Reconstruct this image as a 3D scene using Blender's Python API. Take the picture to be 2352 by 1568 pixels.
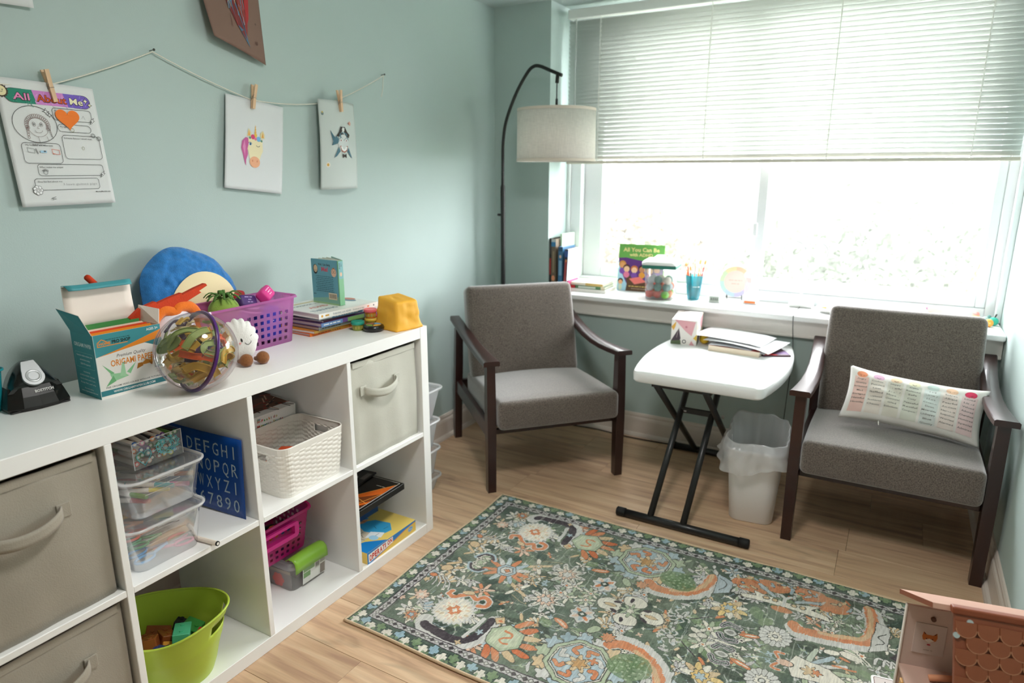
import bpy, bmesh, math, random
import numpy as np
from mathutils import Vector, Matrix, Euler, noise as mnoise
from mathutils.geometry import tessellate_polygon

for o in list(bpy.data.objects):
    bpy.data.objects.remove(o, do_unlink=True)
S = bpy.context.scene
C = S.collection
PI = math.pi
random.seed(7)

# ------------------------------------------------------------------ camera
cd = bpy.data.cameras.new('camera')
cam = bpy.data.objects.new('camera', cd)
C.objects.link(cam)
cam.location = (1.848, -1.789, 1.272)
cam.rotation_euler = (PI / 2 - 0.2462, 0, 0.52167)
cd.sensor_fit = 'HORIZONTAL'
cd.sensor_width = 36.0
cd.lens = 23.557
cd.clip_start = 0.02
cd.dof.use_dof = True
cd.dof.focus_distance = 1.75
cd.dof.aperture_fstop = 2.8
S.camera = cam

# ------------------------------------------------------------------ world, exposure
W = bpy.data.worlds.new('overcast_sky')
S.world = W
W.use_nodes = True
bg = W.node_tree.nodes['Background']
bg.inputs[0].default_value = (0.96, 0.98, 1.0, 1)
bg.inputs[1].default_value = 8.5
S.view_settings.view_transform = 'Standard'
S.view_settings.look = 'None'
S.view_settings.gamma = 1
S.view_settings.use_curve_mapping = False
S.view_settings.exposure = 1.80
S.cycles.transparent_max_bounces = 24

# sky portal in the window opening (guides sampling of the sky, adds no light)
pl = bpy.data.lights.new('window_portal', 'AREA')
pl.shape = 'RECTANGLE'; pl.size = 1.9; pl.size_y = 1.36
pl.cycles.is_portal = True
po = bpy.data.objects.new('window_portal', pl)
C.objects.link(po)
po.location = (1.27, 1.60, 1.36); po.rotation_euler = (-PI / 2, 0, 0)

LAMP_FILL = 15.0      # radiance of the fill lamp added over the rug

# ------------------------------------------------------------------ helpers
def lin(h):
    if isinstance(h, str):
        h = h.lstrip('#')
        c = [int(h[i:i + 2], 16) / 255 for i in (0, 2, 4)]
        return tuple((v / 12.92 if v <= .04045 else ((v + .055) / 1.055) ** 2.4) for v in c)
    return tuple(h)

MATS = {}
def M(col, rough=.55, var=0.0, vs=40.0, bump=0.0, bs=200.0, metal=0.0, sheen=0.0, spec=.5, trans=0.0, emit=0.0, stretch=None, coat=0.0, sss=0.0):
    """principled node material; colour may vary by noise, relief by noise bump"""
    key = (col if isinstance(col, str) else tuple(col), rough, var, vs, bump, bs, metal, sheen, spec, trans, emit, stretch, coat, sss)
    if key in MATS: return MATS[key]
    m = bpy.data.materials.new('mat_%03d' % len(MATS)); m.use_nodes = True
    n = m.node_tree; b = n.nodes['Principled BSDF']
    c = lin(col)
    b.inputs['Base Color'].default_value = (*c, 1)
    b.inputs['Roughness'].default_value = rough
    b.inputs['Metallic'].default_value = metal
    b.inputs['Specular IOR Level'].default_value = spec
    if sheen:
        b.inputs['Sheen Weight'].default_value = sheen; b.inputs['Sheen Roughness'].default_value = .4
    if coat: b.inputs['Coat Weight'].default_value = coat
    if emit:
        b.inputs['Emission Color'].default_value = (*c, 1); b.inputs['Emission Strength'].default_value = emit
    if var or bump:
        tc = n.nodes.new('ShaderNodeTexCoord'); mp = n.nodes.new('ShaderNodeMapping')
        n.links.new(tc.outputs['Object'], mp.inputs[0])
        if stretch: mp.inputs['Scale'].default_value = stretch
    if var:
        t = n.nodes.new('ShaderNodeTexNoise'); t.inputs['Scale'].default_value = vs; t.inputs['Detail'].default_value = 4
        n.links.new(mp.outputs[0], t.inputs['Vector'])
        r = n.nodes.new('ShaderNodeMapRange'); r.inputs[1].default_value = .25; r.inputs[2].default_value = .75
        r.inputs[3].default_value = 1 - var; r.inputs[4].default_value = 1 + var
        n.links.new(t.outputs[0], r.inputs[0])
        x = n.nodes.new('ShaderNodeVectorMath'); x.operation = 'SCALE'
        x.inputs[0].default_value = c; n.links.new(r.outputs[0], x.inputs['Scale'])
        n.links.new(x.outputs[0], b.inputs['Base Color'])
    if bump:
        t = n.nodes.new('ShaderNodeTexNoise'); t.inputs['Scale'].default_value = bs; t.inputs['Detail'].default_value = 3
        n.links.new(mp.outputs[0], t.inputs['Vector'])
        u = n.nodes.new('ShaderNodeBump'); u.inputs['Strength'].default_value = bump; u.inputs['Distance'].default_value = .002
        n.links.new(t.outputs[0], u.inputs['Height']); n.links.new(u.outputs[0], b.inputs['Normal'])
    if trans:
        n2 = n.nodes.new('ShaderNodeBsdfTranslucent'); n2.inputs[0].default_value = (*c, 1)
        x = n.nodes.new('ShaderNodeMixShader'); x.inputs[0].default_value = trans
        n.links.new(b.outputs[0], x.inputs[1]); n.links.new(n2.outputs[0], x.inputs[2])
        n.links.new(x.outputs[0], n.nodes['Material Output'].inputs[0])
    MATS[key] = m
    return m

def clear(col='#ffffff', haze=.2, gloss=.08, rough=.08, tint=None):
    """see-through plastic or glass: clear pass, a little gloss, some milky haze"""
    key = ('clear', col, haze, gloss, rough, tint)
    if key in MATS: return MATS[key]
    m = bpy.data.materials.new('mat_%03d' % len(MATS)); m.use_nodes = True
    n = m.node_tree; n.nodes.remove(n.nodes['Principled BSDF'])
    out = n.nodes['Material Output']
    t = n.nodes.new('ShaderNodeBsdfTransparent'); t.inputs[0].default_value = (*lin(tint or '#ffffff'), 1)
    d = n.nodes.new('ShaderNodeBsdfDiffuse'); d.inputs[0].default_value = (*lin(col), 1)
    l = n.nodes.new('ShaderNodeBsdfTranslucent'); l.inputs[0].default_value = (*lin(col), 1)
    dl = n.nodes.new('ShaderNodeMixShader'); dl.inputs[0].default_value = .5
    n.links.new(d.outputs[0], dl.inputs[1]); n.links.new(l.outputs[0], dl.inputs[2])
    g = n.nodes.new('ShaderNodeBsdfGlossy'); g.inputs['Roughness'].default_value = rough
    a = n.nodes.new('ShaderNodeMixShader'); a.inputs[0].default_value = haze
    n.links.new(t.outputs[0], a.inputs[1]); n.links.new(dl.outputs[0], a.inputs[2])
    fr = n.nodes.new('ShaderNodeLayerWeight'); fr.inputs[0].default_value = .25
    mr = n.nodes.new('ShaderNodeMath'); mr.operation = 'MULTIPLY_ADD'; mr.inputs[1].default_value = .5; mr.inputs[2].default_value = gloss * .4
    n.links.new(fr.outputs['Fresnel'], mr.inputs[0])
    e = n.nodes.new('ShaderNodeMixShader')
    n.links.new(mr.outputs[0], e.inputs[0]); n.links.new(a.outputs[0], e.inputs[1]); n.links.new(g.outputs[0], e.inputs[2])
    n.links.new(e.outputs[0], out.inputs[0])
    MATS[key] = m
    return m

def tag(o, label=None, cat=None, group=None, kind=None):
    if label: o['label'] = label
    if cat: o['category'] = cat
    if group: o['group'] = group
    if kind: o['kind'] = kind
    return o

def thing(name, label, cat, loc=(0, 0, 0), rz=0.0, group=None, rot=None):
    o = bpy.data.objects.new(name, None); C.objects.link(o)
    o.empty_display_size = .02
    o.location = loc; o.rotation_euler = rot if rot else (0, 0, rz)
    return tag(o, label, cat, group)

def mesh_obj(name, me, mat, parent=None, loc=None, rot=None, smooth=False):
    o = bpy.data.objects.new(name, me); C.objects.link(o)
    if mat is not None:
        for x in (mat if isinstance(mat, (list, tuple)) else [mat]): me.materials.append(x)
    if parent: o.parent = parent
    if loc is not None: o.location = loc
    if rot is not None: o.rotation_euler = rot
    if smooth:
        me.polygons.foreach_set('use_smooth', [True] * len(me.polygons))
    return o

def T(loc=(0, 0, 0), rot=(0, 0, 0), sc=(1, 1, 1)):
    return Matrix.Translation(Vector(loc)) @ Euler(rot).to_matrix().to_4x4() @ Matrix.Diagonal((*sc, 1))

class B:
    """collects shapes into one mesh"""
    def __init__(s): s.bm = bmesh.new()
    def box(s, c, size, rot=(0, 0, 0), bevel=0.0, seg=2, taper=None):
        r = bmesh.ops.create_cube(s.bm, size=1)['verts']
        if taper:
            for v in r:
                if v.co.z > 0: v.co.x *= taper[0]; v.co.y *= taper[1]
        bmesh.ops.transform(s.bm, matrix=Matrix.Diagonal((*size, 1)), verts=r)
        if bevel:
            ed = list({e for v in r for e in v.link_edges})
            q = bmesh.ops.bevel(s.bm, geom=ed, offset=bevel, segments=seg, affect='EDGES', profile=.5)
            r = list({v for f in q['faces'] for v in f.verts} | {v for v in r if v.is_valid})
        bmesh.ops.transform(s.bm, matrix=T(c, rot), verts=r)
        return s
    def box2(s, a, b, bevel=0.0, seg=2):
        return s.box([(a[i] + b[i]) / 2 for i in range(3)], [abs(b[i] - a[i]) for i in range(3)], bevel=bevel, seg=seg)
    def tube(s, pts, r, n=10, cap=True, closed=False):
        pts = [Vector(p) for p in pts]
        rs = r if isinstance(r, (list, tuple)) else [r] * len(pts)
        rings = []; up = None
        N = len(pts)
        for i, p in enumerate(pts):
            if closed: d = pts[(i + 1) % N] - pts[i - 1]
            else: d = pts[min(i + 1, N - 1)] - pts[max(i - 1, 0)]
            d = d.normalized() if d.length > 1e-9 else Vector((0, 0, 1))
            if up is None:
                up = d.orthogonal().normalized()
            else:
                up = (up - d * up.dot(d)); up = up.normalized() if up.length > 1e-6 else d.orthogonal().normalized()
            w = d.cross(up)
            rings.append([s.bm.verts.new(p + (up * math.cos(a) + w * math.sin(a)) * rs[i]) for a in [2 * PI * k / n for k in range(n)]])
        for i in range(N if closed else N - 1):
            A, Bq = rings[i], rings[(i + 1) % N]
            for k in range(n):
                s.bm.faces.new((A[k], A[(k + 1) % n], Bq[(k + 1) % n], Bq[k]))
        if cap and not closed:
            s.bm.faces.new(rings[0][::-1]); s.bm.faces.new(rings[-1])
        return s
    def lathe(s, prof, n=24, M4=None, cap=True, a0=0, a1=2 * PI, sx=1, sy=1):
        """profile [(r,z)...] about z"""
        full = abs(a1 - a0 - 2 * PI) < 1e-6
        cols = []
        for k in range(n if full else n + 1):
            a = a0 + (a1 - a0) * k / n
            cols.append([s.bm.verts.new((r * math.cos(a) * sx, r * math.sin(a) * sy, z)) for r, z in prof])
        vs = [v for c in cols for v in c]
        for k in range(n):
            A, Bq = cols[k], cols[(k + 1) % len(cols)]
            for i in range(len(prof) - 1):
                try: s.bm.faces.new((A[i], Bq[i], Bq[i + 1], A[i + 1]))
                except ValueError: pass
        if full and cap:
            if prof[0][0] > 1e-6: s.bm.faces.new([c[0] for c in cols][::-1])
            if prof[-1][0] > 1e-6: s.bm.faces.new([c[-1] for c in cols])
        bmesh.ops.remove_doubles(s.bm, verts=vs, dist=1e-6)
        if M4 is not None:
            bmesh.ops.transform(s.bm, matrix=M4, verts=[v for v in vs if v.is_valid])
        return s
    def prism(s, poly, z0, z1, M4=None):
        """2-D outline extruded in z"""
        a = [s.bm.verts.new((x, y, z0)) for x, y in poly]; b = [s.bm.verts.new((x, y, z1)) for x, y in poly]
        n = len(poly)
        s.bm.faces.new(a[::-1]); s.bm.faces.new(b)
        for i in range(n): s.bm.faces.new((a[i], a[(i + 1) % n], b[(i + 1) % n], b[i]))
        if M4 is not None: bmesh.ops.transform(s.bm, matrix=M4, verts=a + b)
        return s
    def grid(s, fn, nu, nv, wrap=False):
        g = [[s.bm.verts.new(fn(i / nu, j / nv)) for j in range(nv + 1)] for i in range(nu if wrap else nu + 1)]
        for i in range(nu):
            for j in range(nv):
                A, Bq = g[i], g[(i + 1) % len(g)]
                s.bm.faces.new((A[j], Bq[j], Bq[j + 1], A[j + 1]))
        return s
    def ball(s, c, r, u=16, v=10, sc=(1, 1, 1), rot=(0, 0, 0)):
        q = bmesh.ops.create_uvsphere(s.bm, u_segments=u, v_segments=v, radius=r)['verts']
        bmesh.ops.transform(s.bm, matrix=T(c, rot, sc), verts=q)
        return s
    def face(s, pts):
        s.bm.faces.new([s.bm.verts.new(p) for p in pts]); return s
    def obj(s, name, mat, parent=None, loc=None, rot=None, smooth=False, angle=None, mods=()):
        bmesh.ops.recalc_face_normals(s.bm, faces=s.bm.faces)
        me = bpy.data.meshes.new(name); s.bm.to_mesh(me); s.bm.free()
        o = mesh_obj(name, me, mat, parent, loc, rot, smooth or angle is not None)
        if angle is not None:
            me.set_sharp_from_angle(angle=math.radians(angle))
        return o

def solid(o, t, off=-1):
    m = o.modifiers.new('solid', 'SOLIDIFY'); m.thickness = t; m.offset = off; return o
def subd(o, n=2):
    m = o.modifiers.new('sub', 'SUBSURF'); m.levels = n; m.render_levels = n; return o

def struct(name, b, mat, parent=None, **k):
    o = b.obj(name, mat, parent, **k)
    if not parent: o['kind'] = 'structure'
    return o

def copy_tree(o, parent=None):
    c = o.copy(); C.objects.link(c); c.parent = parent
    for ch in [x for x in bpy.data.objects if x.parent == o]: copy_tree(ch, c)
    return c

def rr_pts(w, d, r, nx, ny, nc):
    """rounded-rectangle outline, nx / ny segments on the straights, nc in each corner; starts at front-left going +x"""
    out = []
    w2, d2 = w / 2, d / 2
    def seg(a, b, n):
        for i in range(n): out.append((a[0] + (b[0] - a[0]) * i / n, a[1] + (b[1] - a[1]) * i / n))
    def arc(cx, cy, a0):
        for i in range(nc):
            a = a0 + PI / 2 * i / nc; out.append((cx + r * math.cos(a), cy + r * math.sin(a)))
    seg((-w2 + r, -d2), (w2 - r, -d2), nx); arc(w2 - r, -d2 + r, -PI / 2)
    seg((w2, -d2 + r), (w2, d2 - r), ny); arc(w2 - r, d2 - r, 0)
    seg((w2 - r, d2), (-w2 + r, d2), nx); arc(-w2 + r, d2 - r, PI / 2)
    seg((-w2, d2 - r), (-w2, -d2 + r), ny); arc(-w2 + r, -d2 + r, PI)
    return out

def shell(levels, nx=4, ny=4, nc=4, skip=None, floor=True, disp=None):
    """open tub: levels [(z,w,d,r)]; skip(i,j) leaves a hole (i round the rim, j up)"""
    b = B(); rings = []
    for j, (z, w, d, r) in enumerate(levels):
        ps = rr_pts(w, d, r, nx, ny, nc)
        row = []
        for i, (x, y) in enumerate(ps):
            v = Vector((x, y, z))
            if disp: v = disp(i, j, v)
            row.append(b.bm.verts.new(v))
        rings.append(row)
    n = len(rings[0])
    for j in range(len(levels) - 1):
        for i in range(n):
            if skip and skip(i, j): continue
            b.bm.faces.new((rings[j][i], rings[j][(i + 1) % n], rings[j + 1][(i + 1) % n], rings[j + 1][i]))
    if floor: b.bm.faces.new(rings[0][::-1])
    for v in [v for v in b.bm.verts if not v.link_faces]: b.bm.verts.remove(v)
    return b

# ---- flat print: coloured shapes and lettering lying on a surface
TXT = {}
def text_tris(s, bold=0.0, shear=0.0, space=1.0):
    key = (s, bold, shear, space)
    if key in TXT: return TXT[key]
    cu = bpy.data.curves.new('t', 'FONT'); cu.body = s; cu.size = 1; cu.resolution_u = 2; cu.fill_mode = 'FRONT'
    cu.offset = bold; cu.shear = shear; cu.space_character = space
    o = bpy.data.objects.new('t', cu); C.objects.link(o)
    dg = bpy.context.evaluated_depsgraph_get(); dg.update()
    me = bpy.data.meshes.new_from_object(o.evaluated_get(dg))
    vs = [(v.co.x, v.co.y) for v in me.vertices]; fs = [tuple(p.vertices) for p in me.polygons]
    bpy.data.objects.remove(o); bpy.data.curves.remove(cu); bpy.data.meshes.remove(me)
    if vs:
        x0 = min(v[0] for v in vs); x1 = max(v[0] for v in vs); y0 = min(v[1] for v in vs); y1 = max(v[1] for v in vs)
    else: x0 = x1 = y0 = y1 = 0
    TXT[key] = (vs, fs, x0, x1, y0, y1)
    return TXT[key]

class Print:
    def __init__(s, fn=None, base=.0004, rough=.6, step=.000009):
        s.fn = fn or (lambda x, y, h: (x, y, h)); s.h = base; s.v = []; s.f = []; s.m = []; s.cols = []; s.rough = rough; s.step = step
    def _ci(s, c):
        if c not in s.cols: s.cols.append(c)
        return s.cols.index(c)
    def _add(s, pts, faces, col):
        k = len(s.v); s.h += s.step
        s.v += [s.fn(x, y, s.h) for x, y in pts]
        ci = s._ci(col)
        for f in faces: s.f.append([k + i for i in f]); s.m.append(ci)
    def poly(s, pts, col):
        tr = tessellate_polygon([[Vector((x, y, 0)) for x, y in pts]])
        s._add(pts, tr, col); return s
    def rect(s, x, y, w, h, col, n=1):
        if n == 1: s._add([(x, y), (x + w, y), (x + w, y + h), (x, y + h)], [(0, 1, 2, 3)], col)
        else:
            P = [(x + w * i / n, y + h * j / n) for j in range(n + 1) for i in range(n + 1)]
            s._add(P, [(j * (n + 1) + i, j * (n + 1) + i + 1, (j + 1) * (n + 1) + i + 1, (j + 1) * (n + 1) + i) for j in range(n) for i in range(n)], col)
        return s
    def ell(s, x, y, rx, ry, col, rot=0, n=24, a0=0, a1=2 * PI):
        c, q = math.cos(rot), math.sin(rot); P = []
        for i in range(n):
            a = a0 + (a1 - a0) * i / (n if a1 - a0 > 6.28 else n - 1)
            u, v = rx * math.cos(a), ry * math.sin(a); P.append((x + u * c - v * q, y + u * q + v * c))
        s._add([(x, y)] + P if a1 - a0 > 6.28 else P, [(0, i + 1, (i + 1) % n + 1) for i in range(n)] if a1 - a0 > 6.28 else [tuple(range(n))], col)
        return s
    def line(s, pts, w, col, closed=False):
        n = len(pts); P = []; F = []
        for i in range(n if closed else n - 1):
            a, b = pts[i], pts[(i + 1) % n]
            dx, dy = b[0] - a[0], b[1] - a[1]; L = math.hypot(dx, dy) or 1e-9
            ox, oy = -dy / L * w / 2, dx / L * w / 2; ex, ey = dx / L * w * .3, dy / L * w * .3
            k = len(P)
            P += [(a[0] + ox - ex, a[1] + oy - ey), (a[0] - ox - ex, a[1] - oy - ey), (b[0] - ox + ex, b[1] - oy + ey), (b[0] + ox + ex, b[1] + oy + ey)]
            F.append((k, k + 1, k + 2, k + 3))
        s._add(P, F, col); return s
    def ring(s, x, y, rx, ry, w, col, rot=0, n=28, a0=0, a1=2 * PI):
        c, q = math.cos(rot), math.sin(rot)
        pts = []
        for i in range(n + 1):
            a = a0 + (a1 - a0) * i / n; u, v = rx * math.cos(a), ry * math.sin(a); pts.append((x + u * c - v * q, y + u * q + v * c))
        return s.line(pts, w, col)
    def rrect(s, x, y, w, h, r, lw, col, fill=None):
        pts = [(x + w / 2 + a, y + h / 2 + b) for a, b in rr_pts(w, h, min(r, w / 2 - 1e-5, h / 2 - 1e-5), 1, 1, 5)]
        if fill: s.poly(pts, fill)
        if lw: s.line(pts, lw, col, True)
        return s
    def text(s, t, x, y, w=None, h=None, col='#000000', bold=0.0, shear=0.0, al='l', rot=0.0, space=1.0):
        """t fitted to width w and/or cap height h, baseline-left at x,y"""
        vs, fs, x0, x1, y0, y1 = text_tris(t, bold, shear, space)
        if not vs: return s
        W0 = x1 - x0
        cap = .73
        if h: sy = h / cap
        else: sy = w / W0
        sx = w / W0 if w else sy
        ox = {'l': -x0, 'c': -(x0 + x1) / 2, 'r': -x1}[al]
        c, q = math.cos(rot), math.sin(rot)
        P = []
        for a, b in vs:
            u, v = (a + ox) * sx, b * sy; P.append((x + u * c - v * q, y + u * q + v * c))
        s._add(P, fs, col); return s
    def bars(s, x, y, w, h, col, al='l'):
        """a line of print too small to read: word-long dashes"""
        r = random.Random(int(abs(x) * 9973 + abs(y) * 7919 + w * 5000)); x0 = x - (w / 2 if al == 'c' else w if al == 'r' else 0); u = 0.0
        while u < w - h * .5:
            L = min(w - u, h * r.uniform(1.2, 4.0)); s.rect(x0 + u, y + h * .15, L, h * .62, col); u += L + h * .6
        return s
    def obj(s, name='print', parent=None, loc=None, rot=None):
        me = bpy.data.meshes.new(name); me.from_pydata([tuple(v) for v in s.v], [], s.f)
        for c in s.cols: me.materials.append(M(c, s.rough))
        me.polygons.foreach_set('material_index', s.m)
        return mesh_obj(name, me, None, parent, loc, rot)

def on_plane(o, ux, uy):
    """local frame: origin o, unit axes ux, uy -> fn(x,y,h)"""
    o, ux, uy = Vector(o), Vector(ux).normalized(), Vector(uy).normalized(); n = ux.cross(uy)
    return lambda x, y, h: o + ux * x + uy * y + n * h

def arc_pts(cx, cy, r, a0, a1, n):
    return [(cx + r * math.cos(math.radians(a0 + (a1 - a0) * i / n)), cy + r * math.sin(math.radians(a0 + (a1 - a0) * i / n))) for i in range(n + 1)]
def cat(pts, n=8):
    """smooth curve through points"""
    P = [Vector(p) for p in pts]; out = []
    for i in range(len(P) - 1):
        p0, p1, p2, p3 = P[max(i - 1, 0)], P[i], P[i + 1], P[min(i + 2, len(P) - 1)]
        for k in range(n):
            t = k / n
            out.append(.5 * ((2 * p1) + (p2 - p0) * t + (2 * p0 - 5 * p1 + 4 * p2 - p3) * t * t + (3 * p1 - p0 - 3 * p2 + p3) * t ** 3))
    out.append(P[-1]); return out

# ================================================================== SETTING
X1, Y1, YB, H = 2.235, 1.25, -3.3, 2.05
def wood_floor():
    m = bpy.data.materials.new('oak_plank'); m.use_nodes = True; n = m.node_tree; b = n.nodes['Principled BSDF']
    g = n.nodes.new('ShaderNodeNewGeometry'); oi = n.nodes.new('ShaderNodeObjectInfo')
    cb = n.nodes.new('ShaderNodeCombineXYZ')
    mu = n.nodes.new('ShaderNodeMath'); mu.operation = 'MULTIPLY'; mu.inputs[1].default_value = 37.0
    n.links.new(oi.outputs['Random'], mu.inputs[0])
    for i in range(3): n.links.new(mu.outputs[0], cb.inputs[i])
    ad = n.nodes.new('ShaderNodeVectorMath'); n.links.new(g.outputs['Position'], ad.inputs[0]); n.links.new(cb.outputs[0], ad.inputs[1])
    def tex(sc, scale, det, dist=0.0):
        mp = n.nodes.new('ShaderNodeMapping'); mp.inputs['Scale'].default_value = sc; n.links.new(ad.outputs[0], mp.inputs[0])
        t = n.nodes.new('ShaderNodeTexNoise'); t.inputs['Scale'].default_value = scale; t.inputs['Detail'].default_value = det
        t.inputs['Distortion'].default_value = dist
        n.links.new(mp.outputs[0], t.inputs['Vector']); return t
    t1 = tex((1.2, 14, 14), 2.2, 5, .6); t2 = tex((3, 90, 90), 2.0, 3); t3 = tex((1.0, 3.2, 3.2), 3.0, 3, 1.0)
    r = n.nodes.new('ShaderNodeValToRGB'); e = r.color_ramp.elements
    e[0].position = .30; e[0].color = (*lin('#b8947a'), 1); e[1].position = .68; e[1].color = (*lin('#dfc09e'), 1)
    k = e.new(.48); k.color = (*lin('#d2ae8c'), 1)
    n.links.new(t1.outputs[0], r.inputs[0])
    r2 = n.nodes.new('ShaderNodeMapRange'); r2.inputs[1].default_value = .3; r2.inputs[2].default_value = .7; r2.inputs[3].default_value = .93; r2.inputs[4].default_value = 1.05
    n.links.new(t2.outputs[0], r2.inputs[0])
    r3 = n.nodes.new('ShaderNodeMapRange'); r3.inputs[1].default_value = .64; r3.inputs[2].default_value = .76; r3.inputs[3].default_value = 1; r3.inputs[4].default_value = .62
    n.links.new(t3.outputs[0], r3.inputs[0])
    r4 = n.nodes.new('ShaderNodeMapRange'); r4.inputs[3].default_value = .93; r4.inputs[4].default_value = 1.06
    n.links.new(oi.outputs['Random'], r4.inputs[0])
    a = n.nodes.new('ShaderNodeMath'); a.operation = 'MULTIPLY'; n.links.new(r2.outputs[0], a.inputs[0]); n.links.new(r3.outputs[0], a.inputs[1])
    c = n.nodes.new('ShaderNodeMath'); c.operation = 'MULTIPLY'; n.links.new(a.outputs[0], c.inputs[0]); n.links.new(r4.outputs[0], c.inputs[1])
    v = n.nodes.new('ShaderNodeVectorMath'); v.operation = 'SCALE'; n.links.new(r.outputs[0], v.inputs[0]); n.links.new(c.outputs[0], v.inputs['Scale'])
    n.links.new(v.outputs[0], b.inputs['Base Color'])
    b.inputs['Roughness'].default_value = .42; b.inputs['Specular IOR Level'].default_value = .4
    u = n.nodes.new('ShaderNodeBump'); u.inputs['Strength'].default_value = .12; u.inputs['Distance'].default_value = .001
    n.links.new(t2.outputs[0], u.inputs['Height']); n.links.new(u.outputs[0], b.inputs['Normal'])
    return m
WOOD = wood_floor()
WALL = M('#b6c7c3', .75, var=.02, vs=3, bump=.15, bs=260)
WHITE_TRIM = M('#e9e2da', .4, var=.01, vs=8)
CEIL = M('#bcc9c6', .8, bump=.1, bs=200)

floor = struct('floor', B().box2((-.1, YB - .1, -.06), (X1 + .1, Y1 + .1, -.012)), M('#6a5038', .8, var=.1, vs=20))
# planks run parallel to the window wall, 18 cm wide
rr = random.Random(3); pw = .178; row = 0; y = Y1 + .05
while y > YB:
    x = -.02 - rr.random() * 1.0
    while x < X1:
        x2 = x + 1.22
        a, c = max(x, -.02), min(x2, X1 + .02)
        if c - a > .03:
            b = B().box2((a + .0004, y - pw + .0004, -.012), (c - .0004, y - .0004, 0), bevel=.0006, seg=1)
            b.obj('plank', WOOD, floor)
        x = x2
    y -= pw

struct('wall_left', B().box2((-.12, YB, 0), (0, Y1, H)), WALL)
struct('wall_right', B().box2((X1, YB, 0), (X1 + .12, Y1 + .3, H)), WALL)
struct('wall_back', B().box2((-.12, YB - .12, 0), (X1 + .12, YB, H)), WALL)
struct('wall_window', B().box2((-.12, Y1, 0), (.312, 1.58, H)).box2((.312, Y1, 0), (X1, 1.58, .668)), WALL)
struct('ceiling', B().box2((-.12, YB - .12, H), (X1 + .12, 1.58, H + .1)), CEIL)

def base_profile(name, a, b, nrm):
    """baseboard with ogee top and shoe moulding, swept from a to b; nrm points into the room"""
    pr = [(0, 0), (.030, 0), (.029, .008), (.024, .016), (.016, .020), (.015, .084), (.013, .092), (.009, .098), (.009, .108), (.005, .116), (0, .118)]
    a, b, nv = Vector((*a, 0)), Vector((*b, 0)), Vector((*nrm, 0))
    q = B(); A = [q.bm.verts.new(a + nv * o + Vector((0, 0, z))) for o, z in pr]; Bv = [q.bm.verts.new(b + nv * o + Vector((0, 0, z))) for o, z in pr]
    for i in range(len(pr) - 1): q.bm.faces.new((A[i], Bv[i], Bv[i + 1], A[i + 1]))
    q.bm.faces.new(A); q.bm.faces.new(Bv[::-1])
    return struct(name, q, M('#dccfc4', .4, var=.02, vs=10))
base_profile('baseboard_left', (0, YB), (0, Y1), (1, 0))
base_profile('baseboard_window', (0, Y1), (X1, Y1), (0, -1))
base_profile('baseboard_right', (X1, Y1), (X1, YB), (-1, 0))
base_profile('baseboard_back', (X1, YB), (0, YB), (0, 1))

# ---- window: vinyl frame, two sashes, sill and apron
VIN = M('#eef1f3', .35)
SZ = .69
win = bpy.data.objects.new('window_1', None); C.objects.link(win); win['kind'] = 'structure'
win.location = (1.27, 1.47, SZ)
def wl(b, name, mat=VIN): return b.obj(name, mat, win)
fx0, fx1, fz1 = .312 - 1.27, X1 - 1.27, 2.035 - SZ
fr = B().box2((fx0, 0, 0), (fx0 + .075, .10, fz1), .004).box2((fx1 - .055, 0, 0), (fx1, .10, fz1), .004)
fr.box2((fx0 + .075, 0, 0), (fx1 - .055, .10, .05), .004).box2((fx0 + .075, 0, fz1 - .05), (fx1 - .055, .10, fz1), .004)
wl(fr, 'window_frame')
def sash(x0, x1, y0, lw, rw):
    b = B().box2((x0, y0, .05), (x0 + lw, y0 + .04, fz1 - .05), .005).box2((x1 - rw, y0, .05), (x1, y0 + .04, fz1 - .05), .005)
    b.box2((x0 + lw, y0, .05), (x1 - rw, y0 + .04, .105), .005).box2((x0 + lw, y0, fz1 - .10), (x1 - rw, y0 + .04, fz1 - .05), .005)
    sh = wl(b, 'sash')
    B().box2((x0 + lw - .005, y0 + .018, .10), (x1 - rw + .005, y0 + .022, fz1 - .095)).obj('pane', clear('#ffffff', .02, .05, .02), sh)
sash(fx0 + .075, 1.29 - 1.27, .045, .10, .045)
sash(1.262 - 1.27, fx1 - .055, .005, .045, .035)
wl(B().box2((1.255 - 1.27, -.008, .30), (1.275 - 1.27, .006, .36), .003), 'sash_lock')
struct('trim_1', B().box2((.312, 1.195, SZ - .024), (X1 - .002, 1.475, SZ), .006), M('#f1f2f1', .35))
struct('trim_2', B().box2((.312, 1.232, SZ - .094), (X1 - .002, 1.25, SZ - .024), .003).box2((.312, 1.226, SZ - .100), (X1 - .002, 1.25, SZ - .088), .003), M('#e6e1da', .4))
struct('trim_3', B().box2((.312, 1.455, SZ), (.328, 1.475, 2.04), .002), VIN)
struct('trim_4', B().box2((X1 - .022, 1.43, SZ), (X1, 1.475, 2.04), .003), VIN)

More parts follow.
